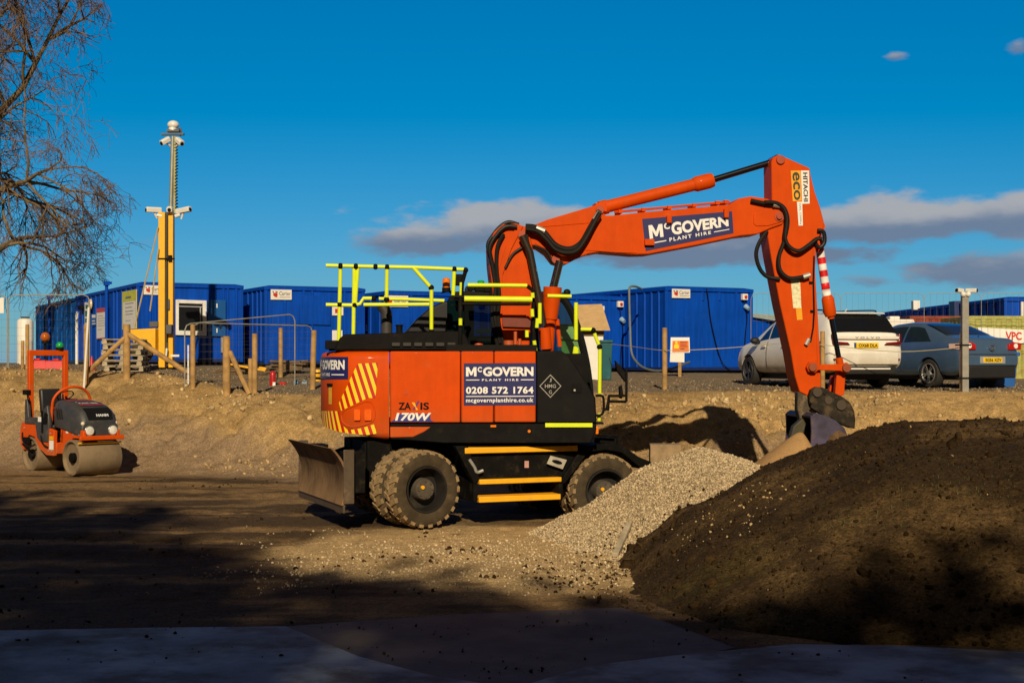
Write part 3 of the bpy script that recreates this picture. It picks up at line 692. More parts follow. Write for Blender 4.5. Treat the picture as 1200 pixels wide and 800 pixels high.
cw_patch('hazard_stripes', [(376.5, 481), (398, 481.5), (398.5, 490), (401, 498), (408, 504), (424, 501.5), (439, 496.5), (441, 508), (430, 509.5), (402, 506.5), (388, 503), (378, 496)], STRIPE, uv=True)
mb = MB()
for cx_, w_ in ((419.5, 7), (431, 8)):
    u, z = cw_uz(cx_, 486); s_ = w_*.0118/2
    mb.loft([[cwp(u+a*s_, z+b*.075, l) for a, b in ((-1, -.8), (-.8, -1), (.8, -1), (1, -.8), (1, .8), (.8, 1), (-.8, 1), (-1, .8))] for l in (.002, .035)])
mb.build('tail_lamp', mat('orange_red_lens', (.78, .12, .012), .15), cw, .004)
mb = MB(); pts = [cwp(*cw_uz(a, b), .004) for a, b in ((400, 486), (404, 480), (415, 475.5), (430, 470), (437, 473), (439, 484), (437, 493), (425, 498), (411, 500), (402, 495), (400, 486))]
mb.tube(curve(pts, 4), .010, 6); mb.build('lamp_surround', ORANGE, cw)
mb = MB(); u, z = cw_uz(387, 463); plate(mb, lambda a, b: cwp(u+.045-.09*a, z-.12+.24*b, .006), 0, 1, 0, 1); mb.build('warning_label', mat('ochre_label', (.62, .33, .02), .5, var=.2), cw)
mb = MB(); mb.loft([[cwp(u+a, z+.125+b, l) for a, b in ((-.06, 0), (.06, 0), (.06, .035), (-.06, .035))] for l in (.0, .03)]); mb.build('rear_camera', BLACK, cw, .006)
# company board that wraps round the corner of the counterweight
ur, zr_ = cw_uz(408.5, 430); u1 = ur+.98
def wrap(u, v): 
    zl, zh = cw_uz(407, 444)[1], cw_uz(407, 418)[1]; return cwp(u1+(ur-u1)*u, zl+(zh-zl)*v, .010)
mb = MB(); plate(mb, wrap, 0, 1, 0, 1, 40, 1); cb = mb.build('company_board', NAVY, cw, recalc=False)
mb = MB(); wt = lambda u, v: wrap(u, v)+(wrap(u, v)-cwp(u1+(ur-u1)*u, (SUM.inverted() @ Vector((0, 0, 0))).z, 0)).normalized()*0
def wrap2(u, v): 
    zl, zh = cw_uz(407, 444)[1], cw_uz(407, 418)[1]; return cwp(u1+(ur-u1)*u, zl+(zh-zl)*v, .014)
put_text(mb, wrap2, 'GOVERN', .36, .95, .42, .86, .042); bold_m(mb, wrap2, .05, .22, .42, .86); put_text(mb, wrap2, 'C', .24, .33, .58, .86, .045)
plate(mb, wrap2, .70, .94, .17, .22, 8, 1); put_text(mb, wrap2, 'PLANT HIRE', .28, .66, .13, .27, .02); plate(mb, wrap2, .05, .24, .17, .22, 8, 1)
mb.build('lettering', WHITE, exc and cw, recalc=False)

# --- flank board
def flank_board():
    c4 = [(543.5, 475), (628, 474.6), (628, 425.2), (543.5, 425.6)]
    f0 = fn(c4, -.004); mb = MB(); plate(mb, f0, 0, 1, 0, 1); b = spart('company_board', mb, NAVY)
    f1 = fn(c4, -.0065); mb = MB()
    bold_m(mb, f1, .03, .175, .69, .91); put_text(mb, f1, 'C', .19, .25, .79, .915, .045); put_text(mb, f1, 'GOVERN', .265, .965, .69, .91, .042)
    plate(mb, f1, .03, .215, .595, .615); put_text(mb, f1, 'PLANT HIRE', .25, .755, .58, .63, .03, spacing=1.5); plate(mb, f1, .79, .97, .595, .615)
    put_text(mb, f1, '0208 572 1764', .03, .965, .275, .445, .035, spacing=1.1); plate(mb, f1, .03, .97, .205, .225); put_text(mb, f1, 'mcgovernplanthire.co.uk', .03, .965, .045, .175, .025, spacing=1.1)
    spart('lettering', mb, WHITE, parent=b, recalc=False)
flank_board()
f1 = fn([(450, 505), (520, 505), (520, 455), (450, 455)], -.004)
U = lambda x: x/1120
mb = MB(); put_text(mb, f1, 'ZA', U(270), U(505), 1-400/800, 1-262/800, .03); spart('model_lettering', mb, BLACK, recalc=False); mb = MB(); put_text(mb, f1, 'IS', U(680), U(845), 1-400/800, 1-262/800, .03); ml = spart('model_lettering', mb, BLACK, recalc=False)
mb = MB(); mb.add([f1(U(a), 1-b/800) for a, b in ((530, 400), (575, 400), (670, 235), (632, 235))], [(0, 1, 2, 3)]); spart('purple_stroke', mb, mat('purple_vinyl', (.10, .02, .14), .5), parent=ml, recalc=False)
f2 = fn([(450, 505), (520, 505), (520, 455), (450, 455)], -.0055)
mb = MB(); mb.add([f2(U(a), 1-b/800) for a, b in ((515, 262), (570, 262), (600, 330), (575, 345))], [(0, 1, 2, 3)]); mb.add([f2(U(a), 1-b/800) for a, b in ((592, 335), (640, 400), (600, 405), (585, 350))], [(0, 1, 2, 3)]); spart('yellow_stroke', mb, mat('yellow_vinyl', (.85, .42, .01), .5), parent=ml, recalc=False)
mb = MB(); mb.add([f1(U(a), 1-b/800) for a, b in ((130, 622), (935, 622), (870, 585), (870, 480), (310, 470), (215, 560))], [(0, 1, 2, 3, 4, 5)]); spart('number_shadow', mb, mat('blue_vinyl', (.02, .03, .22), .5), parent=ml, recalc=False)
mb = MB(); put_text(mb, f2, '170W', U(205), U(885), 1-605/800, 1-455/800, .035, shear=.2); spart('number_lettering', mb, WHITE, parent=ml, recalc=False)

# --- engine deck, exhaust, deck clutter
mb = MB(); mb.prism(S2([(390, 411), (398, 396), (404, 391.5), (470, 389.5), (538, 387.5), (545, 390), (556, 411)], -1.1), -1.06, 1.05); spart('engine_cover', mb, BLACK, .03)
mb = MB(); q0 = SP(458, 405, -.9)
for k in range(6): q = SP(464+k*13, 403.5, -1.07); mb.box((q.x, -1.075, q.z), (.11, .03, .05))
spart('air_vent', mb, mat('dark_grille', (.03, .028, .025), .7), .006)
mb = MB(); mb.tube(curve([SP(453, 395, -.55), SP(453, 372, -.55), SP(451.5, 364, -.55), SP(446.5, 357, -.55)], 5), .078, 18); spart('exhaust_pipe', mb, mat('sooty_steel', (.05, .047, .043), .6, metal=.3, var=.3))
mb = MB(); mb.prism(S2([(474, 390), (488, 374), (504, 360), (520, 353), (529, 352), (529, 390)], .35), .35, 1.12); spart('rear_hood', mb, mat('dark_hood', (.012, .011, .014), .35), .03)
mb = MB(); mb.cyl(SP(468, 391, -.8), SP(468, 382, -.8), .045, n=14); q = SP(468, 382, -.8); mb.cyl(q, q+Vector((0, 0, .02)), .055, n=14); spart('filler_cap', mb, BLACK, .004)
mb = MB(); mb.cyl(SP(395, 411, -.8), SP(395, 402, -.8), .12, .09, n=12); q = SP(392, 404, -.9); mb.box((q.x, -.9, q.z), (.25, .2, .12)); spart('rail_foot', mb, BLACK, .01)
mb = MB(); q = SP(602, 404, -1.0); a, b = SP(522, 410.8, -1.05), SP(628, 404, -1.05); mb.box2((a.x, -1.16, a.z-.02), (b.x, -.80, b.z)); spart('walkway', mb, mat('dark_tread_plate', (.009, .008, .007), .7, bump=.3, bscale=60, dirt=(.05, .04, .025), damt=.1, spec=.12), .01)

# --- handrails
def rail(name, runs, c, r=.026, m=YELLOW_HI, clamps=()):
    mb = MB(); mb2 = MB()
    for run in runs:
        pts = [SP(p[0], p[1], p[2] if len(p) > 2 else c) for p in run]; mb.tube(pts, r, 10)
    o = spart(name, mb, m)
    for (px, py, *cc) in clamps: mb2.sphere(SP(px, py, cc[0] if cc else c), .040, 10, 8)
    if clamps: mb2.build('rail_clamp', BLACK, o)
    return o
rail('guard_rail', [[(382, 311), (440, 312.4), (484, 313.2), (546, 315.8)], [(453.6, 312.6), (453, 352)], [(484, 313.2), (505, 337)], [(505.6, 338), (505.6, 388)], [(532.5, 314.5), (531, 346)]], -1.0, clamps=[(399, 311.5), (417, 312), (440, 312.5), (453.6, 313), (532.5, 315.5), (545.5, 316.5), (505.3, 337), (453, 351)])
rail('guard_rail', [[(399, 311.5), (397, 399)], [(415.2, 312.5), (414, 400)], [(419.5, 312.5), (416, 358)], [(382, 357), (415, 357.6), (422, 356), (426, 349.5), (440, 349.5)]], -.98, clamps=[(398, 357), (415.5, 357.5), (438, 349.8)])
rail('guard_rail', [[(444, 350), (472, 350.5), (521, 352.4)]], -.1, clamps=[])
rail('guard_rail', [[(426, 357), (503, 356.6)]], -.98, .026)
mb = MB(); mb.tube([SP(546, 316, -1.0), SP(541.5, 332, -1.0), SP(541, 346, -1.0)], .028, 10); mb.tube([SP(397, 399, -.98), SP(396, 411, -.98)], .035, 10); mb.tube([SP(414, 399, -.98), SP(414, 411, -.98)], .035, 10); mb.tube([SP(505.6, 386, -1), SP(505.6, 396, -1)], .035, 10); spart('rail_sleeve', mb, BLACK)
rail('guard_rail', [[(541, 331), (540.6, 346)], [(548, 334), (617.5, 334.6)]], -1.0, .028)
rail('guard_rail', [[(544, 350), (623.4, 350.8)]], -1.12, .040)
mb = MB(); a, b = SP(541, 354, -1.1), SP(622, 357.5, -1.1); mb.box2((a.x, -1.12, b.z), (b.x, -.9, a.z)); mb.tube([SP(618, 335, -1), SP(625, 341, -1), SP(625, 378, -1), SP(626, 411, -1)], .03, 8); mb.tube([SP(539.5, 349, -1.05), SP(539.5, 380, -1.05), SP(539.2, 411, -1.05)], .032, 8); spart('rail_frame', mb, BLACK, .006)
rail('guard_rail', [[(624, 343), (624.5, 349)], [(623.5, 362), (624, 371)], [(632.6, 355), (632.6, 379)], [(641.5, 346.6), (669.5, 347.2)], [(539.6, 373), (539.6, 381)], [(617.5, 387), (617.5, 395)], [(626, 399), (627.5, 411)], [(630, 373), (629, 384)]], -1.1, .026)
rail('guard_rail', [[(675, 354.5), (675, 398)], [(674.5, 406), (672.5, 418), (675.5, 427), (676, 407)]], -.95, .028)
rail('grab_rail', [[(680.5, 385.8), (694, 386)], [(696.5, 390.5), (701.5, 403.5)], [(703, 409), (702.6, 461)], [(702, 484), (702, 493)]], -1.05, .026, clamps=[(695, 387), (702.6, 406.5)])
mb = MB(); mb.tube(curve([SP(698, 463.5, -1.1), SP(706, 464, -1.1), SP(707.5, 472, -1.1), SP(707, 482, -1.1), SP(704, 486, -1.1), SP(698, 486.5, -1.1)], 4), .018, 8); mb.tube([SP(708, 480, -1.1), SP(711.5, 478, -1.1), SP(713.5, 468, -1.1)], .022, 8)
mb.tube(curve([SP(712.5, 481, -1.1), SP(713.5, 465, -1.1), SP(717, 463.8, -1.1), SP(733, 463.5, -1.1)], 3), .020, 8); mb.tube([SP(734, 470.5, -1.1), SP(714, 470, -1.1)], .020, 8); mb.tube([SP(734, 470.5, -1.1), SP(734.2, 432, -1.1)], .018, 8); mir = spart('mirror_arm', mb, BLACK)
mb = MB(); pts = [SP(a, b, -1.1) for a, b in ((721.2, 422), (732.5, 435), (734, 448), (732, 446), (723, 434))]; mb.prismv(pts, (0, .10, 0)); mb.prismv([SP(a, b, -1.1) for a, b in ((726, 453), (729, 451), (730.6, 462), (728.6, 467.5), (726.4, 466))], (0, .10, 0)); spart('mirror', mb, BLACK, .01, parent=mir)
mb = MB(); q = SP(699.5, 504, -1.15); mb.box((q.x, -1.15, q.z), (.04, .05, .105)); q = SP(700, 495.6, -1.1); mb2 = MB(); mb2.box((q.x, -1.1, q.z), (.16, .10, .03)); spart('front_indicator', mb, AMBER, .008); spart('lamp_bracket', mb2, BLACK, .005)
# beacons
mb = MB(); mb.lathe([(.052, 0), (.055, .08), (.048, .125), (.02, .14)], Matrix.Translation(SP(523, 337, -.6)), 20); bc = spart('beacon', mb, AMBER); mb = MB(); q = SP(523, 337, -.6); mb.cyl(q+Vector((0, 0, -.06)), q, .06, n=18); mb.tube([q+Vector((0, 0, -.05)), SP(517, 343, -.6)], .014); mb.tube([q+Vector((0.05, 0, -.05)), SP(533, 346, -.6)], .02); mb.build('beacon_base', BLACK, bc, .004)
mb = MB(); mb.lathe([(.05, 0), (.05, .04), (.03, .055)], Matrix.Translation(SP(563.5, 333, -.2)), 18); spart('green_beacon', mb, GREEN_LENS)
mb = MB()
for a, b, w_, h_ in ((552, 337, .1, .09), (562, 338.5, .14, .08), (571, 339.5, .10, .07), (537, 328, .12, .16)): q = SP(a, b, -.3); mb.box((q.x, -.3, q.z), (w_, .12, h_))
spart('work_lamp', mb, BLACK, .012)

# --- cab on the far side
CN = .34; CF = 1.22; CABM = mat('cab_grey_black', (.007, .007, .007), .6, var=.2, spec=.15)
mb = MB(); mb.prism(S2([(528, 349), (533, 341.5), (600, 340), (652, 342), (662, 350), (662, 353)], CN), CN, CF); spart('cab_roof', mb, CABM, .02)
mb = MB()
for c in (CN+.04, CF-.04):
    mb.tube(curve([SP(656, 345, c), SP(668, 362, c), SP(678, 388, c), SP(686, 420, c), SP(690, 446, c), SP(692, 470, c)], 5), .055 if c < 1 else .04, 8)
    mb.tube([SP(530, 347, c), SP(529, 411, c)], .045, 8); mb.tube([SP(626, 344, c), SP(628, 411, c)], .05, 8); mb.tube([SP(629, 411, c), SP(692, 455, c)], .04, 8)
mb.tube([SP(688, 428, CN), SP(688, 428, CF)], .03, 8)
mb.tube([SP(655, 381, CF-.05), SP(679, 381, CF-.05)], .018, 8); mb.tube([SP(655, 398, CF-.05), SP(681, 398.5, CF-.05)], .018, 8)
spart('cab_pillar', mb, CABM)
GCAB = glass('green_cab_glass', (.62, .80, .62), .14); GTEAL = glass('teal_cab_glass', (.05, .22, .25), .45)
mb = MB(); mb.prism(S2([(628, 346), (654, 346), (667, 365), (677, 390), (685, 420), (690, 450), (660, 428), (630, 411)], CN+.02), CN+.03, CN+.036); spart('side_window', mb, GCAB)
mb = MB(); mb.prism(S2([(531, 350), (625, 347), (626, 410), (531, 410)], CN+.02), CN+.03, CN+.036); spart('side_window', mb, glass('smoked_cab_glass', (.34, .40, .40), .18))
mb = MB(); a = SP(529, 349, CN); b = SP(529, 410, CN); mb.box2((a.x-.004, CN+.05, b.z), (a.x+.004, CF-.05, a.z)); a = SP(524, 352, CN-.1); b = SP(544, 409, CN-.1); mb.box2((a.x, CN-.08, b.z), (b.x, CN-.07, a.z)); spart('rear_window', mb, GTEAL)
mb = MB(); mb.prism(S2([(655, 381), (680, 381.5), (686, 420), (690, 450), (660, 428)], CF-.05), CF-.05, CF-.03); spart('door_panel', mb, mat('pale_green_panel', (.40, .50, .34), .5, var=.2), .004)
mb = MB(); q = SP(566, 400, .75); mb.box((q.x, .75, q.z), (.5, .5, .16)); mb.box((q.x-.22, .75, q.z+.35), (.14, .46, .62)); mb.box((q.x-.22, .75, q.z+.74), (.10, .26, .18)); spart('operator_seat', mb, mat('black_seat_cloth', (.02, .02, .022), .9), .05)
mb = MB(); q = SP(568, 388, .45); mb.box((q.x, .45, q.z), (.26, .02, .06)); q = SP(569, 401, .45); mb.box((q.x, .45, q.z), (.24, .02, .09)); spart('console_panel', mb, mat('pale_console', (.42, .50, .46), .5), .006)
mb = MB(); q = SP(561, 404, .40); mb.sphere(q, .075, 14, 10, (1, 1, .7)); spart('joystick_boot', mb, mat('red_orange_knob', (.6, .09, .02), .5))
mb = MB(); mb.sphere(SP(664.5, 342.5, .3), .055, 12, 8, (1, .8, .9)); spart('cab_mirror', mb, CABM)

# --- boom, arm and their cylinders
BN = .27
mb = MB(); mb.prism(S2([(589, 408), (583, 380), (578, 345), (574, 312), (573, 291), (579, 272), (590, 263), (605, 262), (617, 266), (623, 282), (626, 302), (627.5, 322), (624, 362), (620.5, 408)], -BN), -BN, BN); lb = spart('boom_base', mb, ORANGE, .02)
mb = MB()
for c in (-BN-.012, ): mb.prism(S2([(606.5, 263), (613, 265), (599, 292), (589, 322), (588.5, 408), (583, 408), (583.5, 320), (592, 290)], c), c-.014, c+.012)
mb.build('edge_plate', ORANGE, lb, .004)
mb = MB(); mb.prism(S2([(588, 372), (622, 373), (621.5, 384), (589, 383)], -BN-.02), -BN-.05, -BN-.002); mb.build('boom_band', mat('dark_orange_primer', (.16, .025, .008), .6), lb, .006)
mb = MB(); mb.prism(S2([(620, 266), (641, 257.5), (678, 246.5), (700, 239.5), (706, 241.5), (709, 252.5), (718, 252.5), (760, 248), (812, 243.5), (856, 239.5), (866, 232.5), (880, 230), (900, 233), (912, 241.5), (918.5, 248), (920.5, 255), (917, 263), (904, 267.5), (888, 274.5), (868, 276.5), (816, 287.5), (760, 298), (744, 298.4), (704, 295), (690, 297.5), (678, 302), (664, 309.5), (657, 310), (650, 307.5), (642, 297), (632, 290), (624, 287.5), (612, 287), (605, 278), (610, 267)], -BN+.03), -BN+.03, BN-.03); ub = spart('boom', mb, ORANGE, .016)
mb = MB()
for (a, b), (c_, d_) in (((720, 250), (855, 238)),):
    for k in (-.12, 0, .12): mb.tube([SP(a, b-1.5, k), SP(c_, d_-1.5, k)], .018, 6)
for px_, py_ in ((725, 251), (752, 249), (782, 246.5), (811, 244), (838, 241), (848, 240)): q = SP(px_, py_-2, 0); mb.box((q.x, 0, q.z), (.06, .34, .05))
mb.build('pipe_run', ORANGE, ub)
mb = MB()
for px_, py_, w_, h_ in ((784, 257, .07, .11), (851, 250, .07, .13), (761, 284, .14, .09)): q = SP(px_, py_, -BN); mb.box((q.x, -BN+.005, q.z), (w_, .07, h_))
mb.build('pipe_bracket', ORANGE, ub, .008)
c4 = [(756.6, 294.2), (859.6, 273.2), (857.8, 247.6), (752.4, 256.6)]
f0 = quad_map(*[SP(a, b, -BN+.03) for a, b in c4], (0, -.004, 0)); mb = MB(); plate(mb, f0, 0, 1, 0, 1); cbd = mb.build('company_board', NAVY, exc, M=REL)
f1 = quad_map(*[SP(a, b, -BN+.03) for a, b in c4], (0, -.007, 0)); mb = MB()
bold_m(mb, f1, .06, .215, .35, .78); put_text(mb, f1, 'C', .23, .295, .58, .80, .045); put_text(mb, f1, 'GOVERN', .31, .95, .35, .80, .042)
plate(mb, f1, .05, .24, .19, .225); put_text(mb, f1, 'PLANT HIRE', .275, .745, .15, .28, .03, spacing=1.4); plate(mb, f1, .78, .955, .19, .225); mb.build('lettering', WHITE, cbd, recalc=False)
def pin(mb, px, py, c, r, d=.04):
    q = SP(px, py, c); mb.cyl(q, q+Vector((0, -d, 0)), r, n=20)
mb = MB(); pin(mb, 913, 254, -BN+.03, .075, .02); pin(mb, 913, 254, -BN+.01, .042, .03); pin(mb, 914.5, 187.5, -.21, .065, .03); pin(mb, 703, 246, -BN+.02, .06, .03); pin(mb, 651, 304, -BN+.02, .06, .03); pin(mb, 613, 276, -BN, .075, .03); spart('pivot_pin', mb, mat('dark_orange_pin', (.36, .05, .012), .5), .006)
# arm
mb = MB(); mb.prism(S2([(906, 184.5), (913, 181), (949, 197), (950.5, 207), (955, 225), (961, 242), (965.5, 259), (965, 268), (956.5, 284), (955.5, 318), (957.5, 352), (960.5, 400), (962.5, 452), (957, 460), (946, 463.5), (937, 459), (931.5, 440), (926.8, 412), (914.5, 358), (904, 303), (899, 272), (905, 250), (904.5, 228), (904, 190)], -.21), -.21, .21); arm = spart('arm', mb, ORANGE, .014)
mb = MB()
for pts in ([(636, 265.5), (660, 263.5), (690, 261)], [(686, 293), (704, 294), (722, 295.5), (746, 296)], [(627, 285), (634, 289)]): mb.tube([SP(a, b, -BN+.028) for a, b in pts], .007, 6)
for o_ in (mb,): spart('weld_seam', mb, ORANGE)
mb = MB(); mb.tube([SP(a, b, -.212) for a, b in ((953, 290), (952.5, 318), (954.5, 352), (957, 395), (958.5, 440))], .006, 6); mb.build('weld_seam', ORANGE, arm)
mb = MB(); mb.prism(S2([(882.5, 251), (896, 247.5), (911, 245), (918, 250), (918.5, 256), (913, 261), (900, 264.5), (886, 265), (883, 262)], -BN+.03), -BN+.018, -BN+.032); spart('boom_end_plate', mb, ORANGE, .004)
# boom hoist cylinder on top of the boom
mb = MB(); a, b = SP(704, 244, 0), SP(835.5, 211, 0); d = (b-a).normalized(); mb.tube([a, b], .090, 22); mb.tube([b-d*.30, b-d*.26, b-d*.06, b], [.094, .112, .112, .10], 22); mb.tube([a-d*.02, a+d*.10], .105, 22); mb.box(a+Vector((-.02, 0, 0)), (.16, .30, .12)); spart('arm_cylinder', mb, ORANGE, sharp=50)
mb = MB(); mb.tube([b-d*.02, SP(905, 189.8, 0)], .046, 18); q = SP(908, 189, 0); mb.cyl(q+Vector((0, -.15, 0)), q+Vector((0, .15, 0)), .075, n=20); spart('cylinder_rod', mb, mat('dark_chrome_rod', (.05, .05, .06), .2, metal=.9))
# positioning cylinder
mb = MB(); pt = lambda x, y: SP(x, y, -.34)
mb.tube([pt(647.6, 336.5), pt(647, 347), pt(646.9, 347.2), pt(646, 358), pt(645, 374), pt(644.6, 375), pt(642, 412)], [.133, .130, .125, .115, .098, .082, .080], 24); mb.tube([pt(653, 374), pt(656, 406)], .03, 10); spart('boom_cylinder', mb, ORANGE, sharp=50)
mb = MB(); mb.tube([pt(647.6, 340), pt(656, 306)], .058, 20); spart('cylinder_rod', mb, CHROME)
mb = MB(); pt = lambda x, y: SP(x, y, -.40)
mb.tube([pt(612, 276), pt(621, 296), pt(631, 347), pt(637, 382)], .052, 14); mb.tube([pt(617, 275), pt(634, 350)], .02, 8); spart('link_bar', mb, mat('dark_bronze_bar', (.05, .038, .028), .35, metal=.5))
mb = MB(); mb.tube([pt(638, 384), pt(640, 409)], .085, 18); spart('boom_cylinder', mb, ORANGE)
mb = MB()
for a, b, w_, h_, m_ in ((596, 403, .14, .10, 0), (604, 396, .05, .18, 0), (609, 401, .05, .1, 0)): q = SP(a, b, -.5); mb.cyl(q-Vector((0, 0, h_/2)), q+Vector((0, 0, h_/2)), w_/2, n=14)
spart('hydraulic_fitting', mb, mat('orange_fitting', (.5, .09, .02), .5))
# bucket cylinder with its striped guard
pt = lambda x, y: SP(x, y, -.02)
mb = MB(); P0, P1 = pt(960, 287), pt(969, 346.5); n = 8
for k in range(n):
    mb.m = k % 2; a = P0.lerp(P1, k/n); b = P0.lerp(P1, (k+1)/n); mb.tube([a, b], .062, 18, caps=(k in (0, n-1)))
spart('striped_guard', mb, [mat('guard_red', (.66, .012, .012), .45), mat('guard_white', (.78, .77, .74), .45)], recalc=True)
mb = MB(); mb.tube([pt(957, 268), P0], [.06, .055], 16); mb.tube([P1, pt(970, 350), pt(972.5, 366), pt(973.4, 370.5)], [.070, .092, .094, .075], 20); mb.tube([pt(973.4, 370), pt(974, 373.5)], .05, 16); q = pt(958, 266); mb.cyl(q+Vector((0, -.14, 0)), q+Vector((0, .14, 0)), .07, n=18); spart('bucket_cylinder', mb, ORANGE, sharp=50)
mb = MB(); mb.tube([pt(973.8, 371), pt(983.5, 422)], .038, 16); spart('cylinder_rod', mb, mat('dark_chrome_rod', (.05, .05, .06), .2, metal=.9))
mb = MB(); mb.tube([pt(983, 419), pt(985, 430)], .055, 14)
for c in (-.26, .26):
    cc = lambda x, y: SP(x, y, c); mb.prism(S2([(948, 424), (956, 422.5), (958, 427), (985, 426.5), (992, 424.5), (997.5, 431), (992, 437.5), (984, 434.5), (958, 433.5), (955, 437), (947, 435.5), (944.5, 430)], c), c-.03, c+.03)
for c in (-.12, .12): mb.prism(S2([(980, 432), (990, 433), (988, 462), (980, 466), (977, 463)], c), c-.05, c+.05)
mb.prism(S2([(974, 440), (979, 440), (976, 462), (970, 460)], .15), .10, .2)
lk = spart('bucket_linkage', mb, ORANGE, .008)
mb = MB(); pin(mb, 951.5, 430, -.27, .062, .06); pin(mb, 991, 431, -.27, .062, .06); mb.build('linkage_pin', mat('dusty_pin', (.26, .055, .016), .6), lk, .005)
# quick hitch and bucket
mb = MB()
for c in (-.24, .24): mb.prism(S2([(947, 463), (949, 456.5), (955, 453), (962, 453.5), (969, 457), (984, 463.5), (994, 470.5), (999.5, 481), (1001, 492), (1000, 502), (994, 501), (978, 494.5), (964, 487), (952, 479.5), (947.5, 471)], c), c-.06, c+.06)
mb.prism(S2([(951, 462), (985, 474), (995, 490), (978, 490), (952, 475)], 0), -.2, .2)
for px_, py_ in ((951, 471), (962, 481), (975, 488), (989, 495), (996, 484), (966, 461), (979, 466)): q = SP(px_, py_, -.30); mb.cyl(q, q+Vector((0, -.02, 0)), .022, n=6)
mb.tube([SP(a, b, -.30) for a, b in ((950, 476), (962, 484), (978, 492), (996, 499.5))], .016, 6)
qh = spart('quick_hitch', mb, mat('black_worn_hitch', (.022, .017, .011), .65, metal=.1, spec=.2, var=.3, dirt=(.13, .09, .05), damt=.32, dscale=7, bump=.15), .012)
mb = MB(); pin(mb, 957.5, 459.5, -.30, .07, .03); pin(mb, 985.5, 474.5, -.30, .075, .03); pin(mb, 971, 469, -.30, .06, .015); mb.build('hitch_pin', mat('dusty_dark_pin', (.055, .038, .022), .7), qh, .006)
mb = MB(); mb.prism(S2([(935, 458), (946, 464), (953, 478), (961, 488), (955, 500), (950, 494), (946, 512), (942, 506), (938, 492), (935, 480)], -.2), -.2, -.02); spart('tilt_rotator', mb, mat('dusty_grey_castings', (.06, .043, .026), .8, metal=0, var=.3, dirt=DUST, damt=.3, dscale=8, bump=.2), .02)
# bucket : curved shell with two cheeks, open towards the machine
cheek = [(950, 488), (956, 483.5), (968, 487), (980, 493), (990, 501.5), (994, 512), (991, 526), (980, 540), (962, 549), (948, 551), (944, 540), (950, 528), (951, 505)]
BW = .62; BSTEEL = mat('scuffed_violet_steel', (.06, .05, .09), .5, metal=.3, var=.4, scale=4, dirt=(.16, .10, .06), damt=.25, dscale=3, bump=.1)
mb = MB()
for s_ in (-BW, BW-.04): mb.prism(S2(cheek, -BW), s_, s_+.04)
sh_ = S2([(950, 488), (956, 483.5), (968, 487), (980, 493), (990, 501.5), (994, 512), (991, 526), (980, 540), (962, 549), (946, 552)], -BW)
cx_ = sum(p[0] for p in sh_)/len(sh_)-.1; cz_ = sum(p[1] for p in sh_)/len(sh_)
inn = [(x+(cx_-x)*.10, z+(cz_-z)*.10) for x, z in sh_]
mb.prism(sh_+inn[::-1], -BW+.04, BW-.04); bk = spart('bucket', mb, BSTEEL, .008)
mb = MB(); mb.prism(S2([(968, 522), (973, 510), (983, 503.5), (992, 509), (993, 517), (984, 530), (970, 536)], -BW-.03), -BW-.03, -BW-.005); mb.build('wear_plate', STEEL_WORN, bk, .006)
mb = MB(); mb.prism(S2([(926, 512), (930, 499), (941, 489.5), (945, 496), (941, 512), (935, 524), (928, 524)], -.35), -.35, -.22); spart('bucket_guard', mb, mat('pale_worn_steel', (.06, .052, .028), .6, metal=.3, dirt=DUST, damt=.3, dscale=4), .02)
# stickers on the arm
def sticker(name, c4, m, texts=(), tm=None, c=-.21, parent=arm, turn=True):
    P = [SP(a, b, c) for a, b in c4]; f0 = quad_map(*P, (0, -.004, 0)); mb = MB(); plate(mb, f0, 0, 1, 0, 1); o = mb.build(name, m, parent)
    if texts:
        f2 = quad_map(P[3], P[0], P[1], P[2], (0, -.0065, 0)) if turn else quad_map(*P, (0, -.0065, 0)); mb = MB()
        for (t, u0, u1, v0, v1, bo) in texts: put_text(mb, f2, t, u0, u1, v0, v1, bo)
        mb.m = 0; o2 = mb.build(name+'_text', tm, parent, recalc=False)
    return o
INK = mat('black_ink', (.012, .012, .012), .6)
sticker('eco_sticker', [(929, 236), (939.3, 235.4), (938, 200), (926.4, 200)], mat('amber_vinyl', (.82, .36, .01), .45), [('eco', .05, .97, .14, .88, .02)], mat('dark_green_ink', (.02, .035, .015), .6))
sticker('maker_sticker', [(940, 239), (948.7, 238.6), (948, 200), (938.4, 200)], WHITE, [('HITACHI', .06, .94, .22, .80, .03)], INK)
sticker('load_sticker', [(935.8, 264.4), (940.8, 264.4), (940, 236.5), (933.8, 236.5)], WHITE, [('SWL 1300Kg', .06, .95, .25, .75, .0)], mat('grey_ink', (.15, .14, .13), .6))
sticker('load_chart', [(929.5, 361), (939, 361), (937.5, 328), (926.5, 328)], mat('cream_vinyl', (.72, .68, .42), .5, var=.25, scale=20), [])
sticker('caution_sticker', [(934, 375), (940.5, 374.5), (939.5, 361), (932.5, 361.5)], mat('amber_vinyl', (.82, .36, .01), .45), [])
mb = MB(); mb.tube([SP(944.5, 404, -.24), SP(948, 397, -.24)], .03, 10); spart('grease_tube', mb, GALV)
mb = MB(); mb.tube([SP(954, 300, -.225), SP(953.2, 330, -.225), SP(954, 365, -.225), SP(953, 384, -.225), SP(950, 400, -.225)], .012, 6)
for a, b in ((950, 331), (951.5, 364.5)): q = SP(a, b, -.22); mb.box((q.x, -.22, q.z), (.05, .03, .03))
mb.build('grease_line', BLACK, arm)
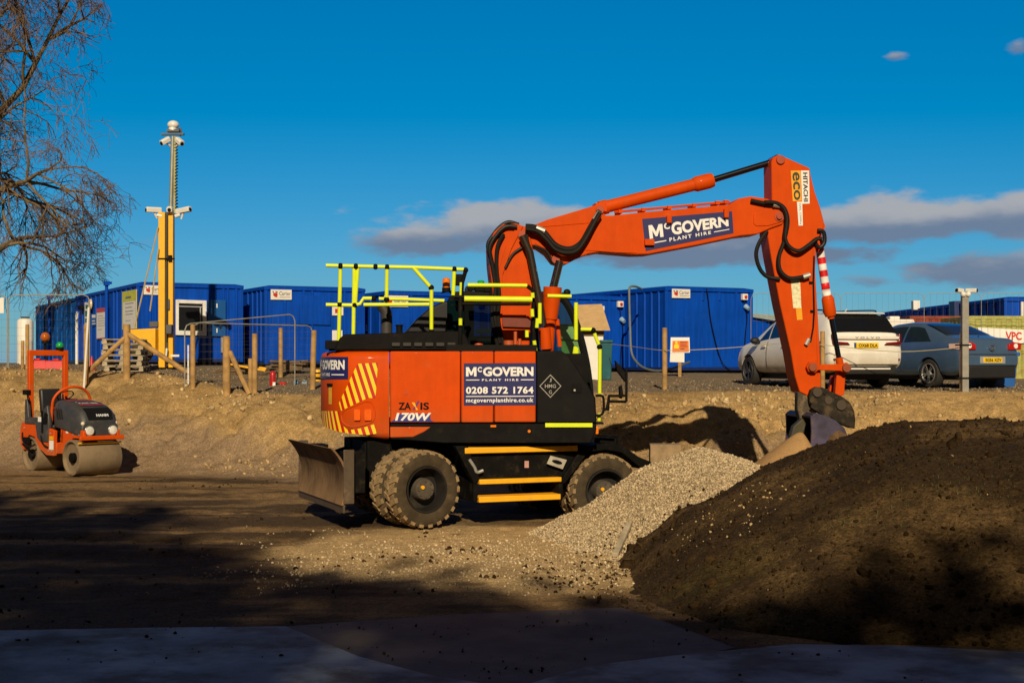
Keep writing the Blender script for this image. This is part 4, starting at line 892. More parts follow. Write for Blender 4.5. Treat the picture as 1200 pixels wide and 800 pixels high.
# --- hoses
def hose(name, runs, r=.03):
    mb = MB()
    for c, pts in runs: mb.tube(curve([SP(a, b, c) for a, b in pts], 6), r, 9)
    return spart(name, mb, HOSE)
hose('boom_hose', [(-.34, [(616, 265), (626, 266), (637, 271), (649, 285), (659, 290.5), (670, 291), (681, 284), (690, 269), (698, 255), (703, 247)]), (-.38, [(616, 268), (630, 271), (641, 281), (651, 292), (664, 296), (676, 293), (687, 278), (696, 261), (703, 249)])], .036)
hose('boom_hose', [(-.2, [(608, 263.5), (596, 260.5), (586, 266), (577, 277), (572, 286), (573, 297), (577, 309), (578.5, 330), (578, 345)]), (-.32, [(606, 266), (592, 266), (580, 278), (574, 292), (577, 310), (580.5, 335), (580, 370), (586, 402)]), (-.32, [(590, 274), (583, 290), (582, 315), (585, 345), (584, 375), (590, 404)]), (-.30, [(578, 345), (577, 375), (583, 404)])], .03)
hose('boom_hose', [(-.30, [(612, 290), (601, 298), (592, 314)]), (-.26, [(625, 288), (640, 294), (647, 306), (650, 309)])], .02)
hose('arm_hose', [(-.28, [(880, 235), (900, 239), (914, 240), (921, 248), (923, 262), (919, 282), (913, 300), (914, 316), (924, 325.5), (938, 325), (949, 322)]), (-.31, [(896, 237), (910, 238), (919, 245), (922, 258), (920, 278), (925, 289), (936, 294), (948, 287), (957, 280), (963, 280)]), (-.24, [(899, 271), (890, 284), (886, 298), (890, 314), (899, 324), (914, 327)]), (-.24, [(955, 284), (960, 290), (966, 284), (965, 272), (958, 270)])], .030)
mb = MB(); mb.tube([SP(949, 322, -.28), SP(941, 324.6, -.28)], .04, 10); mb.tube([SP(906, 239.6, -.28), SP(914, 241, -.28)], .042, 10); mb.tube([SP(697, 258, -.36), SP(703, 249, -.36)], .045, 10); mb.tube([SP(628, 267, -.34), SP(638, 271, -.34)], .045, 10); spart('hose_ferrule', mb, GALV)

# --- undercarriage
mb = MB(); mb.box((0, 0, .86), (3.3, .95, .46)); mb.box((0, 0, 1.10), (1.5, 1.5, .10)); mb.lathe([(.62, 1.10), (.62, 1.30)], Matrix(), 36)
mb.box((-1.35, 0, .55), (.32, 1.5, .34)); mb.box((1.31, 0, .45), (.32, 1.5, .34)); mb.sphere((-1.35, 0, .53), .3, 16, 10); mb.sphere((1.31, 0, .43), .3, 16, 10)
mb.box((-1.62, -.35, .9), (.7, .34, .5)); mb.box((-1.62, .35, .9), (.7, .34, .5))
upart('chassis', mb, BLACK_LOW, .02)
NB = -1.18
mb = MB(); mb.prism(U2([(544, 527), (690, 527), (672, 548), (662, 563), (559, 563)], NB), NB+.05, -.55); mb.prism(U2([(533, 522.5), (548, 522.5), (562, 560), (556, 568)], NB), NB-.02, NB+.12); mb.prism(U2([(683, 521.5), (694, 523), (662, 566), (655, 566)], NB), NB-.02, NB+.12)
mb.box2((UP(555, 560, NB).x, NB, UP(600, 586, NB).z), (UP(560, 560, NB).x, -.6, UP(600, 560, NB).z)); mb.box2((UP(655, 560, NB).x, NB, UP(600, 586, NB).z), (UP(660, 560, NB).x, -.6, UP(600, 560, NB).z))
mb.box2((UP(557, 560, NB).x, NB+.02, UP(600, 585, NB).z), (UP(658, 560, NB).x, -.7, UP(600, 581, NB).z))
upart('step_box', mb, BLACK_LOW, .012)
for a, b, y0, y1 in ((544, 676, 523, 529.6), (561, 657, 560, 565.6), (560.5, 656, 580, 586.6)):
    mb = MB(); za, zb_ = UP((a+b)/2, y0, NB).z, UP((a+b)/2, y1, NB).z; mb.box2((UP(a, y0, NB).x, NB-.035, zb_), (UP(b, y0, NB).x, NB+.25, za)); upart('step_tread', mb, STEP_YELLOW, .008)
mb = MB(); f0 = quad_map(*[UP(a, b, NB) for a, b in ((640, 543), (658.5, 549.5), (663.5, 538.5), (644.5, 533.5))], (0, -.03, 0)); mb.prismv([f0(0, 0), f0(1, 0), f0(1, 1), f0(0, 1)], (0, .02, 0)); kp = upart('hook_plate', mb, mat('pale_grey_plate', (.42, .38, .30), .6, var=.2), .004)
mb = MB(); mb.prismv([f0(.5+.32*math.cos(i*.524), .52+.2*math.sin(i*.524))+Vector((0, -.004, 0)) for i in range(12)], (0, .003, 0)); mb.build('hook_slot', BLACK, kp)
mb = MB(); f0 = quad_map(*[UP(a, b, NB) for a, b in ((616, 548), (621, 548), (621, 540), (616, 540))], (0, .04, 0)); plate(mb, f0, 0, 1, 0, 1); upart('small_label', mb, mat('pink_label', (.55, .30, .25), .6))
mb = MB(); mb.tube(curve([UP(550, 538, NB-.03), UP(556, 547, NB-.03), UP(559, 553, NB-.03), UP(566, 551, NB-.03)], 4), .022, 8); upart('ladder_catch', mb, GALV)
# wheels : double tyres on every station
def tyre_mesh():
    mb = MB(); r, w = .525, .27; M0 = Matrix.Rotation(R(90), 4, 'X')
    mb.m = 1; mb.lathe([(.30, -.10), (.315, -.125), (.36, -.14), (.43, -.14), (.475, -.128), (.492, -.115)], M0, 44, False); mb.lathe([(.492, .115), (.475, .128), (.43, .14), (.36, .14), (.315, .125), (.30, .10)], M0, 44, False)
    mb.m = 0; mb.lathe([(.492, -.115), (.497, -.06), (.498, 0), (.497, .06), (.492, .115)], M0, 44, False)
    n = 22
    for s_ in (-1, 1):
        for k in range(n):
            a0 = 2*math.pi*(k+(.5 if s_ > 0 else 0))/n; q = []
            for rr in (.480, .521):
                tp = .86 if rr > .5 else 1.0
                for (ang, y) in ((-.082*tp+.05, 0.012), (.082*tp+.05, .012), (.076*tp-.04, .138), (-.076*tp-.04, .138)):
                    rad = rr-(.016 if y > .1 else 0); q.append((rad*math.cos(a0+ang), s_*y, rad*math.sin(a0+ang)))
            mb.add(q, [(0, 1, 2, 3), (7, 6, 5, 4), (0, 4, 5, 1), (1, 5, 6, 2), (2, 6, 7, 3), (3, 7, 4, 0)])
    return mb
def wheel(x, side, steer=0, first=None):
    MW = Matrix.Translation((x, side*1.115, .528 if x < 0 else .415)) @ Matrix.Rotation(R(steer), 4, 'Z') @ (Matrix.Rotation(R(180), 4, 'Z') if side > 0 else Matrix())
    if first:
        o = copy_tree(first, exc); o.matrix_local = MW; return o
    mb = MB(); M0 = Matrix.Rotation(R(90), 4, 'X')        # local -y faces outwards : lathe height +h is -y
    mb.lathe([(.31, .135), (.285, .135), (.275, .10), (.262, .02), (.255, -.06), (.14, -.075)], M0, 40, False); mb.lathe([(.31, -.5), (.31, .1)], M0, 30, False)
    w = mb.build('wheel', mat('black_rim', (.022, .020, .018), .5, metal=.3, dirt=(.09, .07, .028), damt=.15), exc, M=MW, sharp=40)
    mb = MB(); mb.lathe([(.15, -.08), (.15, .03), (.142, .05), (.142, .075), (.13, .09), (.06, .092), (0.001, .092)], M0, 28, False)
    for k in range(8): a = k*math.pi/4; mb.cyl((.105*math.cos(a), -.088, .105*math.sin(a)), (.105*math.cos(a), -.105, .105*math.sin(a)), .014, n=6)
    mb.build('hub', mat('dusty_hub', (.085, .070, .05), .7, metal=.2, dirt=DUST, damt=.2, dscale=12, bump=.3), w, sharp=40)
    mb = MB(); mb.cyl((-.05, -.09, .03), (-.05, -.112, .03), .026, n=12); mb.build('hub_plug', STEP_YELLOW, w)
    t = tyre_mesh().build('tyre', [TREAD, RUBBER], w, sharp=28); t2 = t.copy(); col.objects.link(t2); t2.parent = w; t2.location = (0, .40, 0); t2.rotation_euler = (0, .2, 0)
    return w
w0 = wheel(-1.35, -1, 12)
for x, s_, st in ((1.31, -1, -3), (-1.35, 1, 12), (1.31, 1, -3)): wheel(x, s_, st, w0)
# fender over the far wheel, arms and dozer blade
mb = MB(); mb.prism(U2([(672, 533), (690, 522), (714, 519), (728, 521), (748, 535), (763, 541), (763, 551), (749, 547), (728, 530), (710, 527), (693, 529)], -1.1), -1.12, -.55); upart('fender', mb, BLACK_LOW, .012)
mb = MB(); mb.tube([UP(701, 509, -1.0), UP(723, 511, -1.0), UP(722.5, 528, -1.0), UP(704, 529, -1.0)], .02, 8); q = UP(710, 520, -.85); mb.box((q.x, -.8, q.z), (.22, .2, .18)); upart('front_step_frame', mb, BLACK_LOW, .004)
YB = -1.22; XBL = UP(405, 560, YB).x; zt_, zb_ = UP(405, 525, YB).z, UP(405, 592, YB).z
prof = []
for k in range(13):
    t = k/12; prof.append((XBL-.02-.13*(2*(t-.45))**2*(1.25 if t > .45 else .55)+.02, zb_+(zt_-zb_)*t))
mb = MB(); mb.prism(prof+[(x+.035, z) for x, z in prof][::-1], YB, -YB); bl = upart('dozer_blade', mb, STEEL_WORN, .004, label='brown worn dozer blade with a curved face, dusty towards its foot')
mb = MB(); x0 = prof[0][0]
for s_ in (YB-.02, -YB): mb.box2((XBL-.03, s_, zb_+.02), (XBL+.11, s_+.02, zt_-.02))
mb.box((XBL-.02, 0, zb_-.02), (.03, 2.44, .16)); mb.build('blade_edge', mat('edge_steel', (.13, .095, .065), .45, metal=.5, dirt=DUST, damt=.2), bl, .004)
mb = MB()
for s_ in (-.95, .95): mb.box2((XBL+.03, s_-.16, zb_+.14), (XBL+.30, s_+.16, zt_-.06))
for s_ in (-.38, .38):
    mb.tube([(XBL+.06, s_, .40), (-1.55, s_, .62)], .09, 10); mb.tube([(XBL+.06, s_, .82), (-1.50, s_, .98)], .07, 12); mb.tube([(XBL+.25, s_, .92), (-1.35, s_*1.2, 1.16)], .05, 10)
mb.box2((-1.95, -.6, .6), (-1.62, .6, 1.15)); upart('blade_arm', mb, BLACK_LOW, .012)
# ------------------------------------------------------------------ site cabins and containers
BLUE = mat('cabin_blue_paint', (.001, .060, .43), .55, var=.10, scale=1.2, dirt=(.01, .07, .32), damt=.08, dscale=1.5, spec=.12, streak=.18)
BLUE_MAT = mat('cabin_faded_blue', (.002, .085, .36), .6, var=.12, scale=1.0, dirt=(.02, .09, .28), damt=.1, dscale=1.5, spec=.12, streak=.2)
BLUE_DK = mat('cabin_dark_trim', (.003, .018, .11), .5, var=.15)
SHADOWGAP = mat('shadow_gap_black', (.015, .015, .018), .7)  # near-black for gaps and undersides, their shade put into the colour
def ribbed(mb, length, ribs, h0, h1, fn, d=.040, w=.030):
    """a wall sheet with upright pressed ribs: fn(along, out, z) -> point"""
    prof = [(0, 0)]
    for r in sorted(ribs): prof += [(r-w*1.7, 0), (r-w, d), (r+w, d), (r+w*1.7, 0)]
    prof += [(length, 0)]
    mb.loft([[fn(a, o, h0) for a, o in prof], [fn(a, o, h1) for a, o in prof]], closed=False)
def cabin(label, M, Wd, Ln, H, front_ribs, side_ribs, m=BLUE, group='blue site cabins', name='site_cabin', cat='site cabin', side_m=None, right_ribs=None):
    t = thing(name, label, cat, M, group)
    b = .14; t0 = H-.13
    mb = MB(); ribbed(mb, Wd-.12, front_ribs, b+.10, t0, lambda a, o, z: Vector((.06+a, .03-o, z))); mb.build('wall', m, t, sharp=20)
    mb = MB(); ribbed(mb, Ln-.12, side_ribs, b+.10, t0, lambda a, o, z: Vector((.03-o, .06+a, z))); mb.build('wall', side_m or m, t, sharp=20)
    mb = MB(); ribbed(mb, Ln-.12, right_ribs or side_ribs, b+.10, t0, lambda a, o, z: Vector((Wd-.03+o, .06+a, z))); mb.build('wall', m, t, sharp=20)
    mb = MB(); ribbed(mb, Wd-.12, front_ribs, b+.10, t0, lambda a, o, z: Vector((.06+a, Ln-.03+o, z))); mb.build('wall', m, t, sharp=20)
    mb = MB(); mb.box2((-.02, -.02, H-.13), (Wd+.02, Ln+.02, H-.03)); mb.loft([[(-.02, -.02, H-.03), (Wd+.02, -.02, H-.03), (Wd+.02, Ln+.02, H-.03), (-.02, Ln+.02, H-.03)], [(.2, .2, H+.02), (Wd-.2, .2, H+.02), (Wd-.2, Ln-.2, H+.02), (.2, Ln-.2, H+.02)]]); mb.build('roof', m, t, .008)
    for x, y in ((0, 0), (Wd, 0), (0, Ln), (Wd, Ln)):
        mb = MB(); mb.box((x+(.045 if x == 0 else -.045), y+(.045 if y == 0 else -.045), (b+t0)/2), (.10, .10, t0-b)); mb.build('corner_post', m, t, .008)
    mb = MB(); mb.box2((0.0, 0.0, b), (Wd, Ln, b+.10)); mb.build('floor_rail', BLUE_DK, t, .006)
    mb = MB(); mb.box2((.25, .2, -.25), (Wd-.25, Ln-.2, b-.004)); mb.build('underframe', SHADOWGAP, t)
    return t
def wall_q(t, c4, axis, c, lift):
    P = [ray_plane(t.matrix_world, a, b, axis, c) for a, b in c4]; L = [0, 0, 0]; L[axis] = -lift; return quad_map(*P, L)
def wall_plate(t, name, c4, m, axis=1, c=0, th=.012, lift=.012, texts=(), tm=None, bars=()):
    f0 = wall_q(t, c4, axis, c, lift+th); off = [0, 0, 0]; off[axis] = th; mb = MB(); mb.prismv([f0(0, 0), f0(1, 0), f0(1, 1), f0(0, 1)], off); o = mb.build(name, m, t)
    if texts or bars:
        f1 = wall_q(t, c4, axis, c, lift+th+.004)
        mb = MB()
        for (s_, u0, u1, v0, v1, bo) in texts: put_text(mb, f1, s_, u0, u1, v0, v1, bo)
        for (u0, u1, v0, v1) in bars: plate(mb, f1, u0, u1, v0, v1)
        mb.build('lettering', tm, o, recalc=False)
    return o
REDINK = mat('red_ink', (.55, .03, .015), .5); GREYINK = mat('grey_lettering', (.16, .16, .18), .5)
def hire_board(t, c4, axis=1, c=0):
    o = wall_plate(t, 'hire_board', c4, WHITE_PANEL, axis, c, texts=[('Carter', .40, .95, .42, .82, .012)], tm=GREYINK, bars=[(.42, .94, .22, .27)])
    f1 = wall_q(t, c4, axis, c, .030); mb = MB(); mb.add([f1(a, b) for a, b in ((.10, .45), (.18, .30), (.30, .22), (.33, .55), (.24, .70), (.14, .62))], [(0, 1, 2, 3, 4, 5)])
    mb.build('emblem', REDINK, o, recalc=False)
    mb = MB(); mb.add([f1(a, b) for a, b in ((.07, .82), (.12, .60), (.16, .66), (.13, .86))], [(0, 1, 2, 3)]); mb.add([f1(a, b) for a, b in ((.20, .86), (.24, .74), (.31, .60), (.33, .80))], [(0, 1, 2, 3)]); mb.build('emblem', GREYINK, o, recalc=False)
    return o
def ribs_at(t_M, pxs, axis, c, along): return [ray_plane(t_M, p, 400, axis, c)[along]-.06 for p in pxs]

# far left cabin block: near unit with its open window, further unit behind it
MA = frame(-11.35, 43, 2.08, 27.3)
A = cabin('blue site cabin with an open white-framed window, notice boards and a yellow mast in front', MA, 3.3, 9.85, 2.56, ribs_at(MA, [176, 182, 246, 262, 267, 277], 1, 0, 0), [.7, 1.4, 2.1, 2.8, 3.3, 4.6, 5.4, 6.2, 7.0, 7.8, 8.6, 9.3], BLUE, side_m=BLUE)
MB_ = MA @ Matrix.Translation((0, 9.88, -.02))
B = cabin('matt blue cabin behind the white fence panel, farthest to the left', MB_, 3.3, 9.0, 2.54, [.6, 1.2, 1.8, 2.4], [.9, 1.9, 2.9, 3.9, 4.9, 5.9, 6.9, 7.9], BLUE_MAT)
mb = MB()
for tt, px_ in ((A, 127.5), (B, 60)):
    q = ray_plane(tt.matrix_world, px_, 380, 0, 0); mb = MB(); mb.tube([(-.07, q.y, .2), (-.07, q.y, 2.68)], .055, 10); mb.box((-.07, q.y, 2.72), (.16, .22, .14)); mb.tube([(-.07, q.y, 2.74), (.1, q.y, 2.74)], .04, 8); mb.build('drain_pipe', BLUE, tt, .004)
q = ray_plane(MA, 92, 400, 0, 0); mb = MB(); mb.tube([(-.06, q.y, .05), (-.06, q.y, 1.85), (-.02, q.y, 1.95)], .055, 10); mb.build('waste_pipe', WHITE_PANEL, A)
q = ray_plane(MA, 97, 360, 0, 0); mb = MB(); mb.box((-.08, q.y, q.z), (.14, .5, .14)); mb.build('door_lamp', BLACK, A, .02)
q = ray_plane(MA, 108.5, 356.5, 0, 0); mb = MB(); mb.cyl((-.04, q.y, q.z), (-.13, q.y, q.z), .19, .16, 24); mb.build('round_lamp', mat('cream_lamp', (.62, .50, .30), .4), A, .02)
GREENINK = mat('safety_green', (.01, .16, .07), .5)
wall_plate(A, 'green_sign', [(100, 392), (105.5, 391), (105.5, 355), (100, 354)], WHITE, 0, 0, bars=[(.1, .55, .02, .18), (.1, .9, .36, .5), (.1, .9, .56, .74), (.2, .9, .8, .93)], tm=GREENINK)
wall_plate(A, 'small_notice', [(108, 381.5), (113.5, 381), (113.5, 368), (108, 368)], mat('sign_blue', (.02, .10, .35), .5), 0, 0, bars=[(.12, .9, .68, .95), (.12, .8, .36, .45), (.12, .9, .12, .2)], tm=WHITE)
o = wall_plate(A, 'rules_board', [(114, 397.5), (127, 396), (127, 360), (114, 361.5)], WHITE_PANEL, 0, 0, bars=[(.12, .5, .30, .31), (.12, .85, .42, .43), (.12, .8, .50, .51), (.12, .85, .58, .59), (.12, .85, .66, .67), (.12, .6, .74, .75)], tm=GREYINK)
f1 = wall_q(A, [(114, 397.5), (127, 396), (127, 360), (114, 361.5)], 0, 0, .026); mb = MB(); plate(mb, f1, 0, 1, .86, 1); plate(mb, f1, 0, 1, 0, .03); mb.build('red_band', mat('sign_red', (.50, .045, .015), .5), o, recalc=False)
c4 = [(144, 386), (161, 385), (161, 339), (144, 342)]
o = wall_plate(A, 'site_board', c4, WHITE_PANEL, 0, 0, bars=[(.22, .80, .66, .675), (.24, .7, .56, .575), (.22, .78, .46, .475), (.24, .75, .38, .395), (.24, .6, .22, .23)], tm=GREYINK)
f1 = wall_q(A, c4, 0, 0, .026); mb = MB(); plate(mb, f1, 0, 1, .72, 1); plate(mb, f1, 0, .06, 0, .72); plate(mb, f1, .95, 1, 0, .72); yb = mb.build('yellow_band', mat('sign_lime', (.55, .55, .02), .5), o, recalc=False)
f1 = wall_q(A, c4, 0, 0, .030); mb = MB(); plate(mb, f1, .25, .62, .80, .855); mb.build('lettering', GREYINK, o, recalc=False)
hire_board(A, [(168.3, 345), (191, 345.6), (191, 334.8), (168.3, 334)])
# window with its swung-open shutter
c4 = [(205.7, 392.5), (241.7, 393.2), (241.7, 352.2), (205.7, 351)]; WF = mat('white_upvc', (.72, .72, .70), .35)
f0 = wall_q(A, c4, 1, 0, .05); mb = MB()
for u0, u1, v0, v1 in ((0, .09, 0, 1), (.87, 1, 0, 1), (.09, .87, 0, .13), (.09, .87, .90, 1)): mb.prismv([f0(u0, v0), f0(u1, v0), f0(u1, v1), f0(u0, v1)], (0, .07, 0))
wf = mb.build('window', WF, A, .006)
f0 = wall_q(A, c4, 1, 0, .015); mb = MB(); plate(mb, f0, .09, .87, .13, .90); mb.build('pane', mat('dark_window_glass', (.012, .013, .016), .06, spec=.6), wf)
f0 = wall_q(A, c4, 1, 0, .03); mb = MB()
for u0, u1, v0, v1 in ((.10, .86, .80, .83), (.78, .82, .14, .80)): plate(mb, f0, u0, u1, v0, v1)
mb.build('blind', mat('grey_blind', (.32, .33, .34), .6), wf, recalc=False)
f0 = wall_q(A, [(243, 393.6), (264, 394.2), (264, 351.6), (243, 351.2)], 1, 0, .06); mb = MB(); mb.prismv([f0(0, 0), f0(1, 0), f0(1, 1), f0(0, 1)], (0, .035, 0)); shu = mb.build('shutter', mat('shutter_blue', (.006, .085, .30), .4, var=.06), A, .006)
f0 = wall_q(A, [(243, 393.6), (264, 394.2), (264, 351.6), (243, 351.2)], 1, 0, .068); 
for v in (.10, .78): mb = MB(); plate(mb, f0, .47, .53, v, v+.12); mb.build('bolt', WHITE, shu, recalc=False)
wall_plate(A, 'meter_box', [(258.5, 413), (264, 413.2), (264, 395.4), (258.5, 395)], mat('grey_box', (.35, .35, .34), .6), 1, 0, th=.10)

MC = frame(-7.65, 44, 2.02, 27.0)
C = cabin('blue container with a white hire board, behind the fire extinguisher and low posts', MC, 3.3, 8.0, 2.57, ribs_at(MC, [334, 356, 366, 397, 404, 418], 1, 0, 0), [.4, .8, 1.3, 1.8, 2.6, 3.4, 4.2, 5, 6, 7], BLUE)
hire_board(C, [(317, 351), (341.5, 351.2), (341.5, 339.6), (317, 339)])
wall_plate(C, 'notice', [(389, 369.5), (402, 369.5), (402, 359.3), (389, 359)], WHITE_PANEL, 1, 0, bars=[(.25, .6, .25, .75)], tm=REDINK); wall_plate(C, 'notice', [(389, 400), (401, 400), (401, 387), (389, 387)], WHITE_PANEL, 1, 0)
f0 = wall_q(C, [(351, 380), (387, 381), (387, 347), (351, 346)], 1, 0, .025); mb = MB(); mb.prismv([f0(0, 0), f0(1, 0), f0(1, 1), f0(0, 1)], (0, .03, 0)); dr = mb.build('hatch', BLUE, C, .006)
MD = frame(-4.0, 45, 1.99, 27.0)
Dc = cabin('blue cabin rising behind the engine deck and yellow guard rails of the excavator', MD, 3.3, 8.0, 2.49, ribs_at(MD, [458, 482, 506, 530], 1, 0, 0), [.5, 1.3, 2.1, 2.9, 3.7, 4.5], BLUE)
hire_board(Dc, [(450, 359.4), (478, 359.6), (478, 346.6), (450, 346)])
wall_plate(Dc, 'notice', [(426, 388), (430.5, 388), (430.5, 380), (426, 380)], WHITE_PANEL, 0, 0)
ME = frame(.69, 43.1, 1.90, 27.0)
E = cabin('lower blue container half hidden by the cab, with a wall switch above a blue plug', ME, 3.2, 7.0, 2.38, ribs_at(ME, [676, 693, 714], 1, 0, 0), [.6, 1.2, 1.8, 2.4, 3.2, 4], BLUE)
MF = frame(4.59, 42.5, 1.83, 27.0)
Fc = cabin('tall blue container behind the orange safety sign and the bonnet of the white car', MF, 3.2, 9.0, 2.66, ribs_at(MF, [803, 863], 1, 0, 0), [.35, .75, 1.15, 1.6, 2.05, 2.5, 3.2, 4, 5, 6, 7, 8], BLUE)
hire_board(Fc, [(787, 349), (808.3, 349.3), (808.3, 339), (787, 338.3)])
def rib_bit(t, px_, y0, y1):
    a = ray_plane(t.matrix_world, px_, y0, 1, .03); b = ray_plane(t.matrix_world, px_, y1, 1, .03); mb = MB(); s0 = [(-.055, 0), (-.03, -.028), (.03, -.028), (.055, 0)]
    mb.loft([[(a.x+u, .03+v, z) for u, v in s0] for z in (a.z, b.z)], closed=False); mb.build('wall_rib', BLUE, t)
for px_ in (823.5, 843): rib_bit(Fc, px_, 340, 352); rib_bit(Fc, px_, 396, 430)
def socket(t, px_, py_, py2):
    q = ray_plane(t.matrix_world, px_, py_, 1, 0); mb = MB(); mb.box((q.x, -.06, q.z), (.19, .12, .19)); s = mb.build('isolator_switch', WHITE_PANEL, t, .012); mb = MB(); mb.cyl((q.x, -.12, q.z), (q.x, -.16, q.z), .045, n=14); mb.build('switch_knob', RED, s)
    q2 = ray_plane(t.matrix_world, px_+2, py2, 1, 0); mb = MB(); mb.tube([(q.x, -.05, q.z-.09), (q.x+.02, -.05, q2.z+.1)], .014, 6); mb.build('wall_cable', BLACK, t); mb = MB(); mb.cyl((q2.x, -.03, q2.z), (q2.x+.03, -.16, q2.z-.08), .085, .06, 14); mb.build('plug_socket', mat('pale_blue_plug', (.25, .40, .55), .4), t)
    mb = MB(); mb.tube(curve([(q2.x, -.08, q2.z-.05), (q2.x+.02, -.09, q2.z-.4), (q2.x-.05, -.10, q2.z-.9), (q2.x-.1, -.12, .1)], 4), .012, 6); mb.build('wall_cable', BLACK, t)
socket(E, 725.5, 356.5, 374); socket(Fc, 871, 348, 359)
mb = MB(); mb.tube(curve([ray_plane(MF, a, b, 1, -.05) for a, b in ((828, 338), (830, 350), (833, 375), (838, 398), (843, 416), (848, 427), (856, 434))], 5), .014, 6); mb.build('wall_cable', BLACK, Fc)
MG = frame(9.25, 55, 1.85, 27)
Gc = cabin('distant low blue cabin seen between the tall container and the boom arm', MG, 4.2, 7.0, 2.2, [.6, 1.3, 2, 2.7, 3.4], [1, 2, 3, 4, 5, 6], BLUE)
mb = MB()
for k in range(5): mb.tube(curve([(-.1, -.05, 2.23-.02*k), (1.4, -.25, 2.15-.05*k), (3.0, -.3, 2.02-.06*k), (4.2, -.2, 1.98-.06*k)], 4), .03, 6)
mb.build('roof_cable', mat('pale_cable', (.30, .36, .36), .5), Gc)
MH = frame(15.75, 45.5, 1.70, 1.5)
H_ = cabin('long blue container block behind the parked saloon at the right edge', MH, 6.0, 13.8, 2.60, [.5, 1.2, 2.0, 2.8, 3.6], [.8, 1.6, 2.4, 3.2, 4.0, 4.8, 5.6, 6.4, 7.2, 8, 8.8, 9.6, 10.4, 11.2, 12, 12.8], BLUE)
q = ray_plane(MH, 1121, 360, 0, 0); mb = MB(); mb.box((-.06, q.y, 2.35), (.25, .6, .62)); mb.build('roof_vent', BLUE_DK, H_, .01)
mb = MB(); q = ray_plane(MH, 1197, 380, 1, 0); mb.tube([(q.x, -.06, .2), (q.x, -.06, 2.45)], .05, 10); mb.build('waste_pipe', WHITE_PANEL, H_)
q = W(1080, 366, 56); mb = MB(); mb.box((-.05, 9.0, 2.70), (.26, .3, .36)); mb.build('air_unit', WHITE_PANEL, H_, .02)
# low containers and store in front of it
def container(name, label, cat, M, Wd, Ln, H, m, n):
    t = thing(name, label, cat, M); f = lambda k: [.12+(k-.24)*i/n for i in range(n+1)]
    mb = MB(); ribbed(mb, Wd, [.1+i*(Wd-.2)/n for i in range(n+1)], .12, H-.1, lambda a, o, z: Vector((a, .03-o, z)), .03, .05); mb.build('wall', m, t, sharp=20)
    mb = MB(); ribbed(mb, Ln, [.1+i*(Ln-.2)/n for i in range(n+1)], .12, H-.1, lambda a, o, z: Vector((.03-o, a, z)), .03, .05); mb.build('wall', m, t, sharp=20)
    mb = MB(); mb.box2((0, 0, H-.1), (Wd, Ln, H)); mb.build('roof', m, t, .01); mb = MB(); mb.box2((.0, .0, 0), (Wd, Ln, .12)); mb.build('floor_rail', m, t, .01)
    mb = MB(); mb.box2((.06, .06, .13), (Wd-.01, Ln-.01, H-.11)); mb.build('lining', SHADOWGAP, t)
    for x in (0, Wd): mb = MB(); mb.box((x, .02, H/2), (.12, .12, H-.02)); mb.build('corner_post', m, t, .01)
    return t
RUSTRED = mat('rust_red_container', (.22, .035, .014), .7, var=.25, dirt=(.10, .03, .012), damt=.3, dscale=2)
LIMEC = mat('faded_lime_container', (.36, .36, .095), .65, var=.15, dirt=(.20, .09, .03), damt=.22, dscale=2.2)
q = W(1068, 380, 43); container('container', 'rust red container roofline just above the saloon car', 'container', frame(q.x, 43, 1.7, 2), 1.75, 4, W(0, 370, 43).z-1.7, RUSTRED, 8)
q = W(1137, 380, 40.5); LC = container('container', 'faded lime green container with a white lettered banner', 'container', frame(q.x, 40.5, 1.68, 2), 3.4, 4, W(0, 370, 40.5).z-1.68, LIMEC, 11)
c4 = [(1150, 404), (1215, 404), (1215, 384.5), (1150, 384.5)]
wall_plate(LC, 'banner', [(1146, 405), (1222, 400.5), (1222, 387.5), (1146, 383.5)], WHITE, 1, -.03, texts=[('VPC', .42, .67, .22, .82, .035)], tm=REDINK)
q = W(1038, 400, 41.5); mb = MB(); hh = W(0, 374, 41.5).z-1.7; mb.prism([(0, 0), (1.0, 0), (1.0, hh*.72), (.82, hh), (0, hh)], 0, 2.0); mb.prism([(.2, hh), (.5, hh), (.5, hh+.1), (.2, hh+.1)], .3, .8)
o = mb.build('store_box', WHITE_PANEL, M=frame(q.x, 41.5, 1.7, 0), bevel=.03); tag(o, 'white store box with a chamfered corner between the two parked cars', 'store box')
BLUEBIN = mat('blue_bin_plastic', (.01, .10, .38), .45, var=.1)
q = W(1181, 452, 30.6); t = thing('skip_bin', 'blue bin with a white label at the right edge, beside the saloon', 'bin', frame(q.x, 32.8, 1.62, 0)); mb = MB(); mb.loft([[(.05, .05, 0), (.95, .05, 0), (.95, .8, 0), (.05, .8, 0)], [(-.02, 0, .72), (1.0, 0, .72), (1.0, .85, .72), (-.02, .85, .72)]]); mb.build('bin_body', BLUEBIN, t, .02); mb = MB(); mb.box((.49, .42, .78), (1.1, .95, .09)); mb.build('bin_lid', BLUEBIN, t, .02)
mb = MB(); mb.add([(.0, -.012, .22), (.26, -.012, .22), (.26, -.02, .44), (.16, -.02, .44), (.0, -.016, .32)], [(0, 1, 2, 3, 4)]); mb.build('bin_label', WHITE, t, recalc=False)

# ------------------------------------------------------------------ helper: where a pixel's ray meets the bank
def foot(px, py, guess=33.0):
    for D in np.arange(27, 46, .1):
        q = W(px, py, D)
        if q.z <= gz(q.x, D): return q
    q = W(px, py, guess); q.z = gz(q.x, guess); return q
